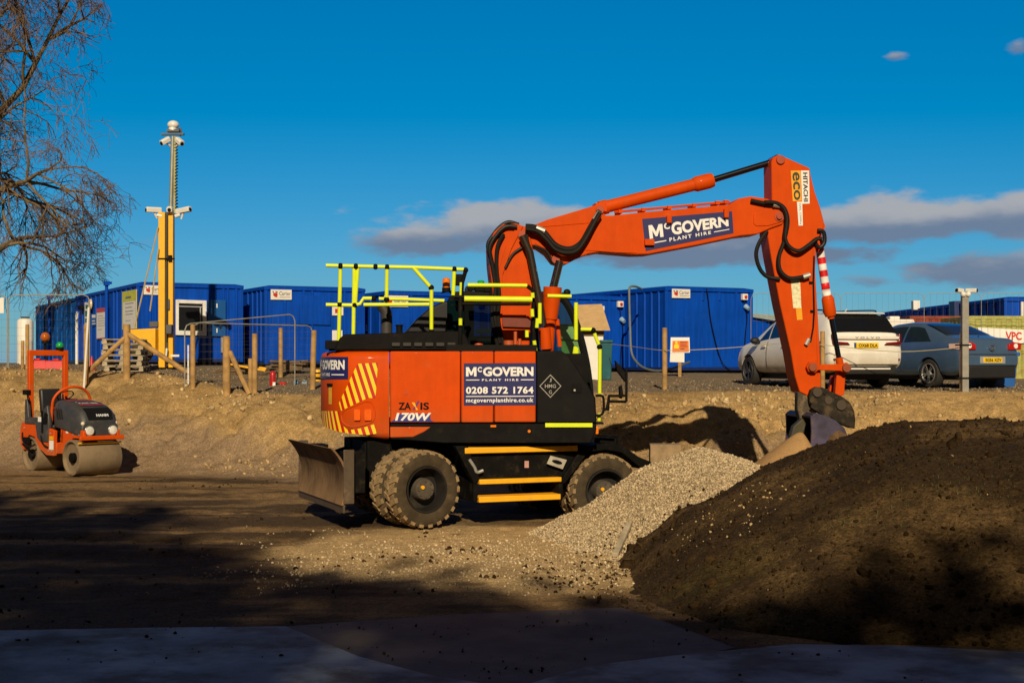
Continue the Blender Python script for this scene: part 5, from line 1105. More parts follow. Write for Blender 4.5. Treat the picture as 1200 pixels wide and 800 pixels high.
# wooden posts
def post(px, yb, yt, wpx, label, D=None, struts=(), lean=0, square=False, group='timber posts along the bank'):
    q = foot(px, yb) if D is None else W(px, yb, D)
    if D: q.z = gz(q.x, D)
    top = W(px+lean, yt, q.y); h = top.z-q.z; r = wpx/2/F*q.y
    t = thing('timber_post', label, 'post', Matrix.Translation(q), group)
    mb = MB()
    if square: mb.box2((-r, -r, -.3), (r, r, h))
    else: mb.tube([(0, 0, -.3), ((top.x-q.x)*.5, 0, h*.5), (top.x-q.x, 0, h-.02), (top.x-q.x, 0, h)], [r*1.02, r, r*.98, r*.9], 12)
    mb.build('post_shaft', WOOD, t, .006 if square else 0)
    for (a, b, c, d, w_) in struts:
        A_ = W(a, b, q.y-.05)-q; B_ = W(c, d, q.y-.25)-q; mb = MB(); mb.tube([A_, B_+(B_-A_)*.06], w_/2/F*q.y, 8); mb.build('brace', WOOD, t)
    return t
post(101, 431, 380, 6, 'slim timber post with a white pole leaning on it, by the green sign', D=34.6)
post(148.5, 438, 380, 8.5, 'stout timber post braced on both sides in front of the pallet stack', D=34.9, struts=[(146, 396, 104, 434, 5.5), (151, 392, 216, 434, 6)])
post(226, 456, 380, 6, 'timber post standing at the white legs of the fence panel')
post(265.5, 463, 394, 9, 'stout timber post with one brace leaning right, at the bank edge', struts=[(269, 412, 291, 459, 6)])
post(298.5, 460.5, 391, 6.5, 'timber post just right of the braced post, with a shorter one against it'); post(293.5, 459.5, 420, 5.5, 'short timber post, lower of the pair at the bank edge')
post(329, 435, 384, 5, 'thin timber post standing before the blue container, right of the extinguisher', D=38)
post(366, 456, 387, 6.5, 'leaning timber post nearest the rear of the excavator', lean=2)
post(779, 456, 384, 6, 'lone timber post beside the orange safety sign')
post(964, 455, 388, 5.5, 'timber post seen between the boom arm and the white car tailgate', D=30.2)
post(495, 430, 374, 9, 'timber post top showing above the engine deck', D=36)
post(1127, 458, 390, 5, 'timber post tied to the grey camera pole', D=29.0)
post(32, 431, 380, 4.5, 'taller of two timber posts in front of the white tank', D=36.5); post(26.5, 431, 399, 4, 'shorter of two timber posts in front of the white tank', D=36.5)
mb = MB(); q = W(98, 431, 34.3); q.z = gz(q.x, 34.3); a = W(104, 360, 34.3)-q; mb.tube([(0, 0, -.1), a], .028, 8); tag(mb.build('marker_pole', WHITE_PANEL, M=Matrix.Translation(q)), 'thin white pole leaning against a slim timber post', 'pole')
# string between the posts
mb = MB(); P = [W(716, 403, 36), W(745, 406.5, 33.5), W(779, 410.5, foot(779, 456).y-.08), W(830, 409, 31.3), W(880, 405.5, 31.6), W(920, 402, 31.0), W(964, 404, 30.1), W(1050, 412, 29.6), W(1128, 407, 28.9)]
mb.tube(curve(P, 4), .008, 5); tag(mb.build('rope', mat('pale_rope', (.45, .40, .22), .8)), 'thin pale rope strung along the timber posts in front of the cars', 'rope')

# ------------------------------------------------------------------ temporary fencing
FENCEM = mat('fence_galvanised', (.30, .29, .25), .6, metal=.2, var=.15); WIREM = mat('fence_wire', (.16, .155, .14), .7)
def fence_panel(label, p0, p1, h0, h1, group='wire fence panels', nh=9, nv=0, r=.015, wr=.0022):
    p0 = Vector(p0); p1 = Vector(p1); d = p1-p0; t = thing('fence_panel', label, 'fence panel', Matrix.Translation(p0), group)
    u = d.normalized(); A0 = Vector((0, 0, 0)); A1 = d; T0 = Vector((0, 0, h0)); T1 = d+Vector((0, 0, h1)); k = .16
    mb = MB(); mb.tube([A0, T0-Vector((0, 0, k)), T0-Vector((0, 0, k*.3))+u*k*.3, T0+u*k, T1-u*k, T1-Vector((0, 0, k*.3))-u*k*.3, T1-Vector((0, 0, k)), A1], r, 8); mb.build('fence_frame', FENCEM, t)
    mb = MB()
    for i in range(1, nh):
        f = i/nh; mb.tube([A0+(T0-A0)*f, A1+(T1-A1)*f], wr, 3, False)
    n = int(d.length/.16)
    for i in range(1, n): f = i/n; mb.tube([d*f+Vector((0, 0, .05)), d*f+Vector((0, 0, h0+(h1-h0)*f))], wr*.6, 3, False)
    mb.build('wire_mesh', WIREM, t)
    return t
G0 = lambda px, D: (lambda x: Vector((x, D, gz(x, D))))((px-600)/F*D)
def ph(px, D, ytop): return W(px, ytop, D).z-gz(W(px, 0, D).x, D)
fence_panel('wire fence panel with a white-painted left leg, in front of the far left cabin', G0(10, 37.5), G0(105, 37.5), ph(10, 37.5, 345.5), ph(105, 37.5, 345.5))
fp = fence_panel('wire fence panel cut by the left edge, with a white sheet tied to it', G0(-75, 38.2), G0(8.5, 37.7), ph(-75, 38.2, 347), ph(8.5, 37.7, 346))
mb = MB(); q0 = G0(-75, 38.2); mb.box2((W(-12, 0, 37.8).x-q0.x, -.50, W(0, 367, 37.8).z-q0.z), (W(6, 0, 37.8).x-q0.x, -.49, W(0, 349, 37.8).z-q0.z)); mb.build('white_sheet', WHITE_PANEL, fp)
a, b = foot(216.5, 455), foot(345.5, 452); fence_panel('wire fence panel on white legs, nearer of the two by the fire extinguisher', a, b, W(0, 379, a.y).z-a.z, W(0, 368.5, b.y).z-b.z)
a = foot(221, 455)+Vector((0, .5, 0)); b = G0(366, 36.5); fence_panel('wire fence panel reaching behind the leaning post near the excavator', a, b, W(0, 378.5, a.y).z-a.z, ph(366, 36.5, 381.5))
mb = MB(); q = foot(219.5, 455)+Vector((0, .1, 0)); mb.tube([(0, 0, -.1), (0, 0, 1.02)], .022, 8); tag(mb.build('marker_pole', WHITE_PANEL, M=Matrix.Translation(q)), 'short white pole at the foot of the fence panel legs', 'pole')
pxs = [880, 985, 1083, 1150, 1230]; nm = ['behind the boom arm', 'above the white car roof', 'behind the saloon roof', 'at the right edge behind the camera pole']
for i in range(4): fence_panel('tall fine wire fence panel '+nm[i], G0(pxs[i], 39), G0(pxs[i+1], 39), ph(pxs[i], 39, 343.5), ph(pxs[i+1], 39, 343.5), nh=3, r=.008, wr=.004)

# ------------------------------------------------------------------ camera tower
TD = 39.0; q = W(195, 420, TD); TZ = gz(q.x, TD); TM = Matrix.Translation((q.x, TD, TZ))
tw = thing('camera_tower', 'yellow mobile camera tower with a tall mast of white cameras beside the left cabin', 'camera tower', TM)
TP = lambda a, b, dy=0: W(a, b, TD)-Vector((q.x, TD, TZ))+Vector((0, dy, 0))
YP = mat('tower_yellow', (.80, .43, .012), .4, var=.06, dirt=(.35, .22, .06), damt=.06)
def tpart(name, mb, m, bevel=0, parent=None): return mb.build(name, m, parent or tw, bevel)
mb = MB(); mb.prism([(lambda v: (v.x, v.z))(TP(a, b)) for a, b in ((157, 386.5), (187, 385), (187, 416), (171, 415), (160, 399))], -.45, .45); body = tpart('trailer_body', mb, YP, .02)
for a, w_ in ((190.4, 7.8), (201.0, 5.6)):
    mb = MB(); p0, p1 = TP(a, 420), TP(a+.3, 249); mb.box2((p0.x-w_/2*.0234, -.11, .05), (p0.x+w_/2*.0234, .11, p1.z)); tpart('mast_column', mb, YP, .015)
mb = MB(); p0, p1 = TP(196, 410), TP(196, 249); mb.box2((p0.x-.05, -.04, .2), (p0.x+.05, .10, p1.z)); mb.tube([TP(196.2, 400, -.08), TP(196, 252, -.08)], .018, 6); tpart('mast_guide', mb, mat('dark_mast_guide', (.05, .04, .02), .6), .006)
mb = MB(); mb.tube([TP(185, 303.5, -.12), TP(206, 303.5, -.12)], .02, 6); q2 = TP(201, 303, -.14); mb.box(q2, (.10, .08, .16)); tpart('mast_clamp', mb, BLACK)
mb = MB(); q2 = TP(200.5, 386, -.2); mb.box(q2, (.17, .2, .26)); mb.box(TP(181.5, 380, 0), (.26, .3, .16)); mb.box(TP(199, 357, -.14), (.06, .05, .3)); tpart('winch', mb, mat('winch_grey', (.07, .075, .08), .5), .02)
mb = MB(); mb.prism([(lambda v: (v.x, v.z))(TP(a, b)) for a, b in ((203, 415.5), (213, 415.5), (213, 418), (203, 418))], -.3, -.2); mb.tube([TP(198, 408, -.25), TP(197, 420, -.25)], .03, 8); tpart('stabiliser_leg', mb, WHITE_PANEL, .004)
mb = MB(); mb.tube([TP(164, 402, -.5), TP(164, 402, .5)], .04); mb.cyl(TP(172, 412, -.55), TP(172, 412, -.38), .30, n=24); tpart('trailer_wheel', mb, RUBBER, .03)
for a, b in (((200.0, 250), (202.4, 160)), ((204.6, 250), (205.4, 160))):
    mb = MB(); mb.tube([TP(*a), TP(*b)], .052 if a[0] < 202 else .042, 10); tpart('upper_mast', mb, mat('grey_mast_tube', (.30, .31, .27), .4, metal=.4) if a[0] < 202 else mat('olive_mast_tube', (.34, .34, .17), .5), 0)
mb = MB(); pts = []
for k in range(90): t_ = k/89; w0 = TP(206.3, 250-(250-166)*t_); pts.append(w0+Vector((.05*math.cos(k*1.6), .05*math.sin(k*1.6), 0)))
mb.tube(pts, .014, 5); tpart('coiled_cable', mb, BLACK)
mb = MB(); mb.box(TP(202.5, 157.5), (.62, .12, .05)); mb.box(TP(203.5, 153.5), (.34, .2, .07)); mb.tube(curve([TP(207, 154), TP(211, 150), TP(212.5, 155), TP(211, 160)], 4), .022, 6); tpart('camera_bracket', mb, mat('bracket_dark', (.08, .085, .09), .5), .006)
CAMW = mat('camera_white', (.70, .69, .66), .35, var=.05)
mb = MB(); mb.sphere(TP(203, 146.5), .14, 16, 12, (1.15, 1, .85)); mb.cyl(TP(202.5, 153), TP(202.8, 148), .12, .10, 16); tpart('dome_camera', mb, CAMW)
def camera_unit(a, b, dxp, dzp, L=.34):
    c = TP(a, b, -.1); d = Vector((dxp, -.55, dzp)).normalized(); mb = MB(); M = Matrix.Translation(c) @ d.to_track_quat('X', 'Z').to_matrix().to_4x4()
    mb.prismv([M @ Vector((-L/2, y, z)) for y, z in ((-.07, -.07), (.07, -.07), (.08, .03), (.05, .075), (-.05, .075), (-.08, .03))], (M.to_3x3() @ Vector((L, 0, 0)))); o = tpart('camera', mb, CAMW, .012)
    mb = MB(); mb.cyl(M @ Vector((L/2+.001, 0, -.01)), M @ Vector((L/2+.012, 0, -.01)), .05, n=14); mb.build('lens', BLACK, o); mb = MB(); mb.tube([M @ Vector((-.02, 0, -.08)), M @ Vector((-.10*1, 0, -.22))], .03, 8); mb.build('mount', CAMW, o)
camera_unit(194.5, 166, -.5, -.45, .28); camera_unit(211.5, 166.5, .55, -.45, .28)
camera_unit(181, 246.5, -.85, -.02, .42); camera_unit(216, 247, .95, .12, .48); camera_unit(200, 245.5, .08, -.1, .34)
mb = MB(); mb.tube([TP(185, 252.5, -.08), TP(191, 254, -.08)], .05, 8); mb.tube([TP(206, 254, -.08), TP(212, 252, -.08)], .05, 8); tpart('camera_arm', mb, CAMW)
for pts in ([(187, 267), (161, 384)], [(187.5, 292), (179, 365)]):
    mb = MB(); mb.tube([TP(pts[0][0], pts[0][1], -.15), TP(pts[1][0], pts[1][1], -.3)], .022, 6); tpart('tie_strap', mb, mat('ochre_strap', (.40, .30, .12), .7))

# camera pole by the cars
q = foot(1130.5, 459); PM = Matrix.Translation(q); cp = thing('camera_pole', 'grey square pole with two white cameras on top, in front of the saloon car', 'camera pole', PM)
hgt = W(0, 341, q.y).z-q.z; w_ = 7.6/F*q.y
mb = MB(); mb.box2((-w_/2, -w_/2, -.3), (w_/2, w_/2, hgt)); mb.build('pole_shaft', mat('grey_pole', (.26, .25, .22), .6, var=.15, dirt=(.15, .13, .09), damt=.15), cp, .008)
for z in (.28, .95): mb = MB(); mb.box((-.03, 0, z), (w_+.15, w_+.03, .03)); mb.build('pole_strap', BLACK, cp)
for s_, L in ((-1, .16), (1, .22)):
    mb = MB(); c = Vector((s_*.12, -.05, hgt+.02)); d = Vector((s_*.8, -.5, -.02 if s_ > 0 else .05)).normalized(); M = Matrix.Translation(c) @ d.to_track_quat('X', 'Z').to_matrix().to_4x4(); mb.prismv([M @ Vector((-L/2, y, z)) for y, z in ((-.05, -.05), (.05, -.05), (.055, .03), (-.055, .03))], M.to_3x3() @ Vector((L, 0, 0))); o = mb.build('camera', CAMW, cp, .01)
    mb = MB(); mb.cyl(M @ Vector((L/2, 0, -.01)), M @ Vector((L/2+.012, 0, -.01)), .035, n=12); mb.build('lens', BLACK, o); mb = MB(); mb.sphere((s_*.05, -.07, hgt-.07), .055, 12, 8); mb.build('mount', CAMW, o)

# ------------------------------------------------------------------ safety sign, cabinet, bins and the small things on the yard
q = foot(796.5, 441); SM = Matrix.Translation(q); sg = thing('safety_sign', 'orange safety sign with a yellow figure on a short timber stake', 'safety sign', SM)
SPq = lambda a, b, dy: W(a, b, q.y+dy)-q
mb = MB(); a = SPq(796.5, 396, 0); mb.box2((-.045, -.02, -.2), (.045, .025, a.z)); mb.build('stake', WOOD, sg, .005)
mb = MB(); P = [SPq(a, b, -.05) for a, b in ((785.5, 413.5), (808.5, 413), (808, 395.2), (786, 395.2))]; mb.prismv(P, (0, .012, 0)); sb = mb.build('sign_board', WHITE, sg)
f1 = quad_map(*P, (0, -.004, 0)); mb = MB(); plate(mb, f1, .10, .95, .05, .78); mb.build('orange_panel', mat('sign_orange', (.75, .16, .01), .5), sb, recalc=False)
f2 = quad_map(*P, (0, -.008, 0)); mb = MB(); mb.add([f2(.30+.07*math.cos(i*.785), .66+.09*math.sin(i*.785)) for i in range(8)], [tuple(range(8))]); mb.add([f2(a, b) for a, b in ((.20, .28), (.42, .28), (.44, .42), (.40, .57), (.22, .57), (.17, .42))], [tuple(range(6))]); mb.build('figure_symbol', mat('sign_yellow', (.75, .60, .01), .5), sb, recalc=False)
mb = MB()
for u0, u1, v0, v1 in ((.50, .88, .64, .72), (.50, .84, .50, .56), (.50, .88, .38, .44), (.50, .72, .22, .29)): plate(mb, f2, u0, u1, v0, v1)
mb.build('lettering', mat('brown_ink', (.25, .04, .01), .6), sb, recalc=False)
mb = MB(); P = [SPq(a, b, -.04) for a, b in ((785, 424), (802, 424.5), (802, 413), (785.5, 413))]; mb.prismv(P, (0, .010, 0)); mb.build('notice_sheet', WHITE_PANEL, sg)
# hose drooping down the container corner
mb = MB(); mb.tube(curve([W(752, 338.5, 42.6), W(744, 335.5, 42.2), W(738, 337, 42.0), (W(737.5, 350, 41.9)), W(738.5, 385, 41.8), W(740, 412, 41.6), W(746, 424, 41.2), W(756, 431.5, 40.6), W(772, 434.5, 40.0), W(790, 431, 39.6), W(808, 424, 41.0)], 6), .034, 8); tag(mb.build('supply_hose', mat('grey_hose', (.13, .15, .14), .6)), 'thick grey hose hanging down the corner of the tall blue container', 'hose')
# cabinet with plywood lid and teal bin
KD = 37.0; q = W(695, 440, KD); KZ = gz(q.x, KD); cb_ = thing('cabinet', 'white cabinet under a sloping plywood lid, in front of the blue container', 'cabinet', Matrix.Translation((q.x, KD, KZ)))
KP = lambda a, b, dy=0: W(a, b, KD)-Vector((q.x, KD, KZ))+Vector((0, dy, 0))
a, b = KP(683, 440), KP(707, 394); mb = MB(); mb.box2((a.x, 0, -.05), (b.x, .55, b.z)); mb.build('cabinet_body', WHITE_PANEL, cb_, .01)
mb = MB(); a, b = KP(682, 394), KP(708, 386); mb.box2((a.x, .03, a.z), (b.x, .5, b.z)); mb.build('cabinet_top', mat('brown_board', (.10, .06, .03), .8), cb_, .005)
mb = MB(); P = [KP(678, 387.5, -.15), KP(714.5, 387.5, -.15), KP(707.5, 356, .75), KP(676, 357, .75)]; mb.prismv(P, (0, 0, .03)); mb.build('plywood_lid', mat('plywood', (.50, .33, .16), .7, var=.08, bump=.1), cb_, .004)
mb = MB(); mb.box((KP(709, 360).x, .7, KP(709, 360).z), (.06, .06, .12)); mb.build('lid_bracket', GALV, cb_)
q = W(711.5, 445, 36.4); t = thing('wheelie_bin', 'narrow teal bin standing right of the white cabinet', 'bin', Matrix.Translation((q.x, 36.9, gz(q.x, 36.9)))); TEAL = mat('teal_plastic', (.004, .085, .10), .45, dirt=(.10, .20, .20), damt=.15)
mb = MB(); mb.loft([[(-.12, -.25, 0), (.12, -.25, 0), (.12, .25, 0), (-.12, .25, 0)], [(-.15, -.3, .95), (.15, -.3, .95), (.15, .3, .95), (-.15, .3, .95)]]); mb.build('bin_body', TEAL, t, .015); mb = MB(); mb.box((0, 0, .99), (.34, .68, .07)); mb.build('bin_lid', TEAL, t, .02); mb = MB(); mb.cyl((-.14, .27, .1), (.14, .27, .1), .1, n=16); mb.build('bin_wheel', BLACK, t)
# pallets
def pallet_mesh():
    mb = MB()
    for i in range(6): mb.box((0, -.42+.168*i, .122), (1.0, .10, .02))
    for i in range(3): mb.box((0, -.42+.42*i, .012), (1.0, .10, .02))
    for x in (-.44, 0, .44): mb.box((x, 0, .10), (.10, .95, .022))
    for x in (-.44, 0, .44):
        for y in (-.42, 0, .42): mb.box((x, y, .055), (.13, .10, .066))
    return mb
q = W(147, 427, 37.2); zp = gz(q.x, 37.2); pal0 = None; words = ['bottom', 'second from the bottom', 'third from the bottom', 'fourth from the bottom', 'fifth from the bottom', 'topmost']
for k in range(6):
    M = Matrix.Translation((q.x+rng.uniform(-.05, .05), 37.2, zp+k*.142)) @ Matrix.Rotation(R(8+rng.uniform(-6, 6)), 4, 'Z')
    if pal0 is None: pal0 = pallet_mesh().build('pallet', WOOD_GREY, M=M); o = pal0
    else: o = pal0.copy(); col.objects.link(o); o.matrix_world = M
    tag(o, 'grey wooden pallet, %s of the stack behind the braced post' % words[k], 'pallet', 'stacked pallets')
# cone, barriers, tank
def cone(px, py, hpx, D, label):
    q = W(px, py, D); q.z = gz(q.x, D); h = hpx/F*D; t = thing('traffic_cone', label, 'cone', Matrix.Translation(q)); mb = MB(); mb.lathe([(h*.20, .03), (h*.045, h)], Matrix(), 20); mb.build('cone_body', RED, t); mb = MB(); mb.box((0, 0, .015), (h*.55, h*.55, .03)); mb.build('cone_base', RED, t, .01); mb = MB(); mb.lathe([(h*.152, h*.36), (h*.105, h*.62)], Matrix(), 20, False); mb.build('cone_sleeve', mat('pale_red_sleeve', (.55, .10, .08), .5), t)
cone(107.5, 431, 17, 36.2, 'red traffic cone at the foot of the cabin wall, left of the braced post')
for px_, lab in ((44, 'red plastic barrier foot under the fence, left of the pair'), (66, 'red plastic barrier foot behind the roller canopy, right of the pair')):
    q = W(px_, 431, 37.0); q.z = gz(q.x, 37.0); mb = MB(); mb.loft([[(-.28, -.2, 0), (.28, -.2, 0), (.28, .2, 0), (-.28, .2, 0)], [(-.25, -.12, .24), (.25, -.12, .24), (.25, .12, .24), (-.25, .12, .24)]]); mb.box((0, 0, .26), (.16, .12, .05)); tag(mb.build('barrier_foot', RED, M=Matrix.Translation(q), bevel=.02), lab, 'barrier foot', 'red barrier feet')
q = W(29.5, 425, 47); tk = thing('water_tank', 'white domed tank seen through the fence at the far left', 'tank', Matrix.Translation((q.x, 47, gz(q.x, 47)))); r_ = 9.2/F*47; h_ = W(0, 373, 47).z-gz(q.x, 47)
mb = MB(); mb.lathe([(r_*.97, 0), (r_, .05), (r_, h_*.5), (r_*1.012, h_*.51), (r_, h_*.52), (r_, h_-.12), (r_*.92, h_-.05), (r_*.6, h_)], Matrix(), 32); mb.build('tank_shell', WHITE_PANEL, tk, sharp=50); mb = MB(); mb.cyl((0, 0, h_), (0, 0, h_+.05), .14, n=18); mb.build('tank_lid', BLACK, tk)
# fire extinguisher
q = foot(319.5, 452); fe_ = thing('fire_extinguisher', 'red fire extinguisher with a white label standing on the bank edge', 'fire extinguisher', Matrix.Translation(q)); r_ = 3.6/F*q.y
mb = MB(); mb.lathe([(r_*.95, 0), (r_, .02), (r_, .28), (r_*.8, .34), (r_*.35, .375)], Matrix(), 24); mb.build('cylinder_body', mat('extinguisher_red', (.50, .012, .012), .35), fe_, sharp=50)
mb = MB(); mb.cyl((0, 0, .37), (0, 0, .41), .022, n=12); mb.box((.03, 0, .425), (.13, .03, .03)); mb.tube(curve([(.02, 0, .40), (r_+.04, 0, .34), (r_+.03, -.01, .12)], 5), .011, 6); mb.build('valve_head', BLACK, fe_); mb = MB(); mb.box((r_*.6, -r_*.85, .05), (.07, .02, .09)); mb.build('label', WHITE, fe_)
q = foot(331, 451); mb = MB(); mb.sphere((0, 0, .03), .09, 10, 6, (1.2, .7, .5)); tag(mb.build('rag', RED, M=Matrix.Translation(q)), 'small red rag lying right of the fire extinguisher', 'rag')
q = W(372, 430, 37); q.z = gz(q.x, 37); t = thing('standpipe_post', 'small yellow and black post near the rear of the excavator', 'bollard', Matrix.Translation(q)); mb = MB(); mb.lathe([(.10, .0), (.10, .14), (.115, .15), (.115, .26), (.09, .30)], Matrix(), 16); mb.build('post_body', YELLOW, t); mb = MB(); mb.lathe([(.118, .05), (.118, .11)], Matrix(), 16, False); mb.lathe([(.121, .19), (.121, .23)], Matrix(), 16, False); mb.build('black_band', BLACK, t)
# timber heaps before the containers
def plank_pile(px, D, n, L, label, m):
    q = W(px, 425, D); t = thing('plank_pile', label, 'plank pile', Matrix.Translation((q.x, D, gz(q.x, D))))
    for k in range(n):
        lay = k//4; mb = MB(); mb.box((0, 0, 0), (L*rng.uniform(.7, 1), .14, .05)); o = mb.build('plank', m, t, .004); o.location = (rng.uniform(-.15, .15)+lay*.05, (k % 4)*.17-.25, .03+lay*.055); o.rotation_euler = (rng.uniform(-.05, .05), rng.uniform(-.06, .06), rng.uniform(-.25, .25))
DKW = mat('dark_wet_planks', (.13, .085, .045), .85, var=.35, bump=.2)
plank_pile(332, 39.5, 24, 1.05, 'pile of dark planks in front of the container with the hire board', DKW)
plank_pile(272, 39.0, 16, .9, 'heap of dark planks below the open blue shutter, with a yellow board beside it', DKW)
q = W(291, 420, 38.6); mb = MB(); mb.box((0, 0, 0), (1.0, .12, .05)); mb.box((.42, 0, .05), (.2, .13, .06)); tag(mb.build('yellow_board', YELLOW, M=Matrix.Translation((q.x, 38.6, gz(q.x, 38.6)+.20)) @ Euler((0, R(10), R(-8))).to_matrix().to_4x4(), bevel=.006), 'yellow board lying on the planks behind the braced post', 'board')
for px_, c_, lab in ((347, (.03, .16, .30), 'small blue pipe fitting at the fence panel foot, left of the pair'), (357, (.20, .26, .30), 'small grey pipe fitting between the fence foot and the leaning post')):
    q = foot(px_, 451); mb = MB(); mb.tube([(-.06, 0, .05), (.06, 0, .05)], .05, 12); mb.tube([(0, 0, .05), (0, -.04, .12)], .035, 10); tag(mb.build('pipe_fitting', mat('fitting_%d' % px_, c_, .5), M=Matrix.Translation(q)), lab, 'pipe fitting')
# ------------------------------------------------------------------ parked cars
def apply_mods(o):
    dg = bpy.context.evaluated_depsgraph_get(); me = bpy.data.meshes.new_from_object(o.evaluated_get(dg)); old = o.data; o.modifiers.clear(); o.data = me; bpy.data.meshes.remove(old)
def cut(o, cutters):
    tmp = []
    for c in cutters:
        m = o.modifiers.new('b', 'BOOLEAN'); m.object = c; m.operation = 'DIFFERENCE'; m.solver = 'EXACT'; tmp.append(c)
    bpy.context.view_layer.update(); apply_mods(o)
    for c in tmp: bpy.data.objects.remove(c)
TYRE_B = mat('car_tyre', (.022, .020, .018), .85, var=.2, dirt=(.12, .09, .055), damt=.2)
def interp(tab, x): return float(np.interp(x, [t[0] for t in tab], [t[1] for t in tab]))
class Car:
    """x forward (nose at +L/2), y left, z up; body = one lofted shell with wheel arches cut out, glass let in on the cabin"""
    def __init__(s, name, label, M, L, Wd, top, bot, belt, half, roofw, paint, wheel_x, wr, glass_m, cat='car'):
        s.t = thing(name, label, cat, M); s.L = L; s.W = Wd; s.top = top; s.belt = belt; s.half = half; s.roofw = roofw; s.bot = bot
        secs = []; s.stn = list(np.linspace(-L/2, L/2, 64))
        for x in s.stn: secs.append(s.section(x))
        mb = MB(); mb.loft(secs); b = mb.build('body', paint, s.t, sharp=180); s.body = b
        b.modifiers.new('s', 'SUBSURF').levels = 1; apply_mods(b)
        cs = []
        for wx in wheel_x:
            for sd in (-1, 1):
                m = MB(); m.cyl((wx, sd*(Wd/2-.30), wr), (wx, sd*(Wd/2+.3), wr), wr*1.13, n=40); cs.append(m.build('c', paint))
                for o in cs[-1:]: o.parent = s.t
        bpy.context.view_layer.update(); cut(b, cs)
        b.data.polygons.foreach_set('use_smooth', [True]*len(b.data.polygons)); b.data.set_sharp_from_angle(angle=R(38))
        for wx in wheel_x:
            for sd in (-1, 1): s.wheel(wx, sd, wr)
        m = MB(); m.box2((-L/2+.3, -Wd/2+.32, .18), (L/2-.3, Wd/2-.32, .55)); m.build('underbody', SHADOWGAP, s.t)
    def section(s, x):
        zt, zb, zl = interp(s.top, x), interp(s.bot, x), interp(s.belt, x); h = interp(s.half, x)*s.W/2; rw = interp(s.roofw, x)*s.W/2
        zl = min(zl, zt-.02)
        pts = [(h*.86, zb), (h*.97, zb+.10), (h, zb+(zl-zb)*.45), (h*.995, zb+(zl-zb)*.72), (h*.955, zl-.03), (h*.93, zl)]
        cab = zt-zl
        pts += [(h*.93+(rw-h*.93)*.5, zl+cab*.5), (rw, zl+cab*.86), (rw*.80, zt-.012*min(1, cab*3)), (rw*.4, zt)]
        return [Vector((x, y, z)) for y, z in pts]+[Vector((x, -y, z)) for y, z in pts[::-1]]
    def skin(s, x, v, side, lift=.006):
        """a point on the cabin side: v = 0 at the belt, 1 at the roof rail"""
        q = s.section(x); k = v*2; a, b = (q[5], q[6]) if k < 1 else (q[6], q[7]); p = a.lerp(b, k % 1 if k < 2 else 1.0); return Vector((p.x, side*(p.y+lift), p.z+lift*.3))
    def wheel(s, wx, sd, wr):
        M = Matrix.Translation((wx, sd*(s.W/2-.13), wr)) @ Matrix.Rotation(R(90 if sd < 0 else -90), 4, 'X')
        m = MB(); m.lathe([(wr*.70, -.10), (wr*.93, -.11), (wr, -.07), (wr, .07), (wr*.93, .115), (wr*.74, .12), (wr*.68, .10)], M, 36, False); w = m.build('wheel', TYRE_B, s.t)
        m = MB(); m.lathe([(wr*.70, .105), (wr*.66, .11), (wr*.62, .05), (.10, .03), (.001, .03)], M, 36, False); m.build('brake_shadow', SHADOWGAP, w)
        m = MB(); m.lathe([(wr*.70, .10), (wr*.69, .125), (wr*.64, .125), (wr*.63, .10)], M, 36, False)
        for k in range(5):
            for e in (-.14, .14):
                a = k*2*math.pi/5+.3; m.add([M @ Vector(v) for v in ((.05*math.cos(a+e*3), .05*math.sin(a+e*3), .10), (.05*math.cos(a-e*.2), .05*math.sin(a-e*.2), .105), (wr*.66*math.cos(a+e*.75), wr*.66*math.sin(a+e*.75), .118), (wr*.66*math.cos(a+e*1.6), wr*.66*math.sin(a+e*1.6), .112))], [(0, 1, 2, 3)])
        m.cyl(M @ Vector((0, 0, .08)), M @ Vector((0, 0, .12)), .06, n=14)
        m.build('alloy_rim', s.rim, w, recalc=False)
    def side_glass(s, x0, x1, m, v0=.10, v1=.90, slant0=0, slant1=0):
        for sd in (-1, 1):
            mb = MB(); n = 14
            mb.grid(lambda u, v: s.skin(x0+(x1-x0)*u+(slant0*(1-u)+slant1*u)*v, v0+(v1-v0)*v, sd), [i/n for i in range(n+1)], [i/6 for i in range(7)]); mb.build('side_window', m, s.t, recalc=False, sharp=180)
    def end_glass(s, x0, x1, m, name, w0, w1, lift=.012):
        """screen laid over the top profile between two stations"""
        def fn(u, v):
            x = x0+(x1-x0)*v; z = interp(s.top, x); hw = (w0+(w1-w0)*v); d = .03; sl = (interp(s.top, x+d)-interp(s.top, x-d))/(2*d); n = Vector((-sl, 0, 1)).normalized()
            y = (u*2-1)*hw; return Vector((x, y, z-.018*abs(u*2-1)**4))+n*lift
        mb = MB(); mb.grid(fn, [i/12 for i in range(13)], [i/10 for i in range(11)]); return mb.build(name, m, s.t, recalc=False, sharp=180)
    def rear_patch(s, name, m, y0, y1, z0, z1, depth=.02, x=None, bevel=.006, poly=None, parent=None):
        x = -s.L/2 if x is None else x; mb = MB()
        pl = poly or [(y0, z0), (y1, z0), (y1, z1), (y0, z1)]
        mb.prismv([(x-depth, a, b) for a, b in pl], (depth+.10, 0, 0)); return mb.build(name, m, parent or s.t, bevel)
PLATE_Y = mat('number_plate_yellow', (.80, .52, .015), .45, var=.03)
def number_plate(c, text, y0, y1, z0, z1, x):
    o = c.rear_patch('number_plate', PLATE_Y, y0, y1, z0, z1, 0, x, .004); mb = MB()
    fn = lambda u, v: Vector((x-.003, y1+(y0-y1)*u, z0+(z1-z0)*v)); put_text(mb, fn, text, .10, .95, .18, .82, .03); mb.build('lettering', INK, o, recalc=False); return o
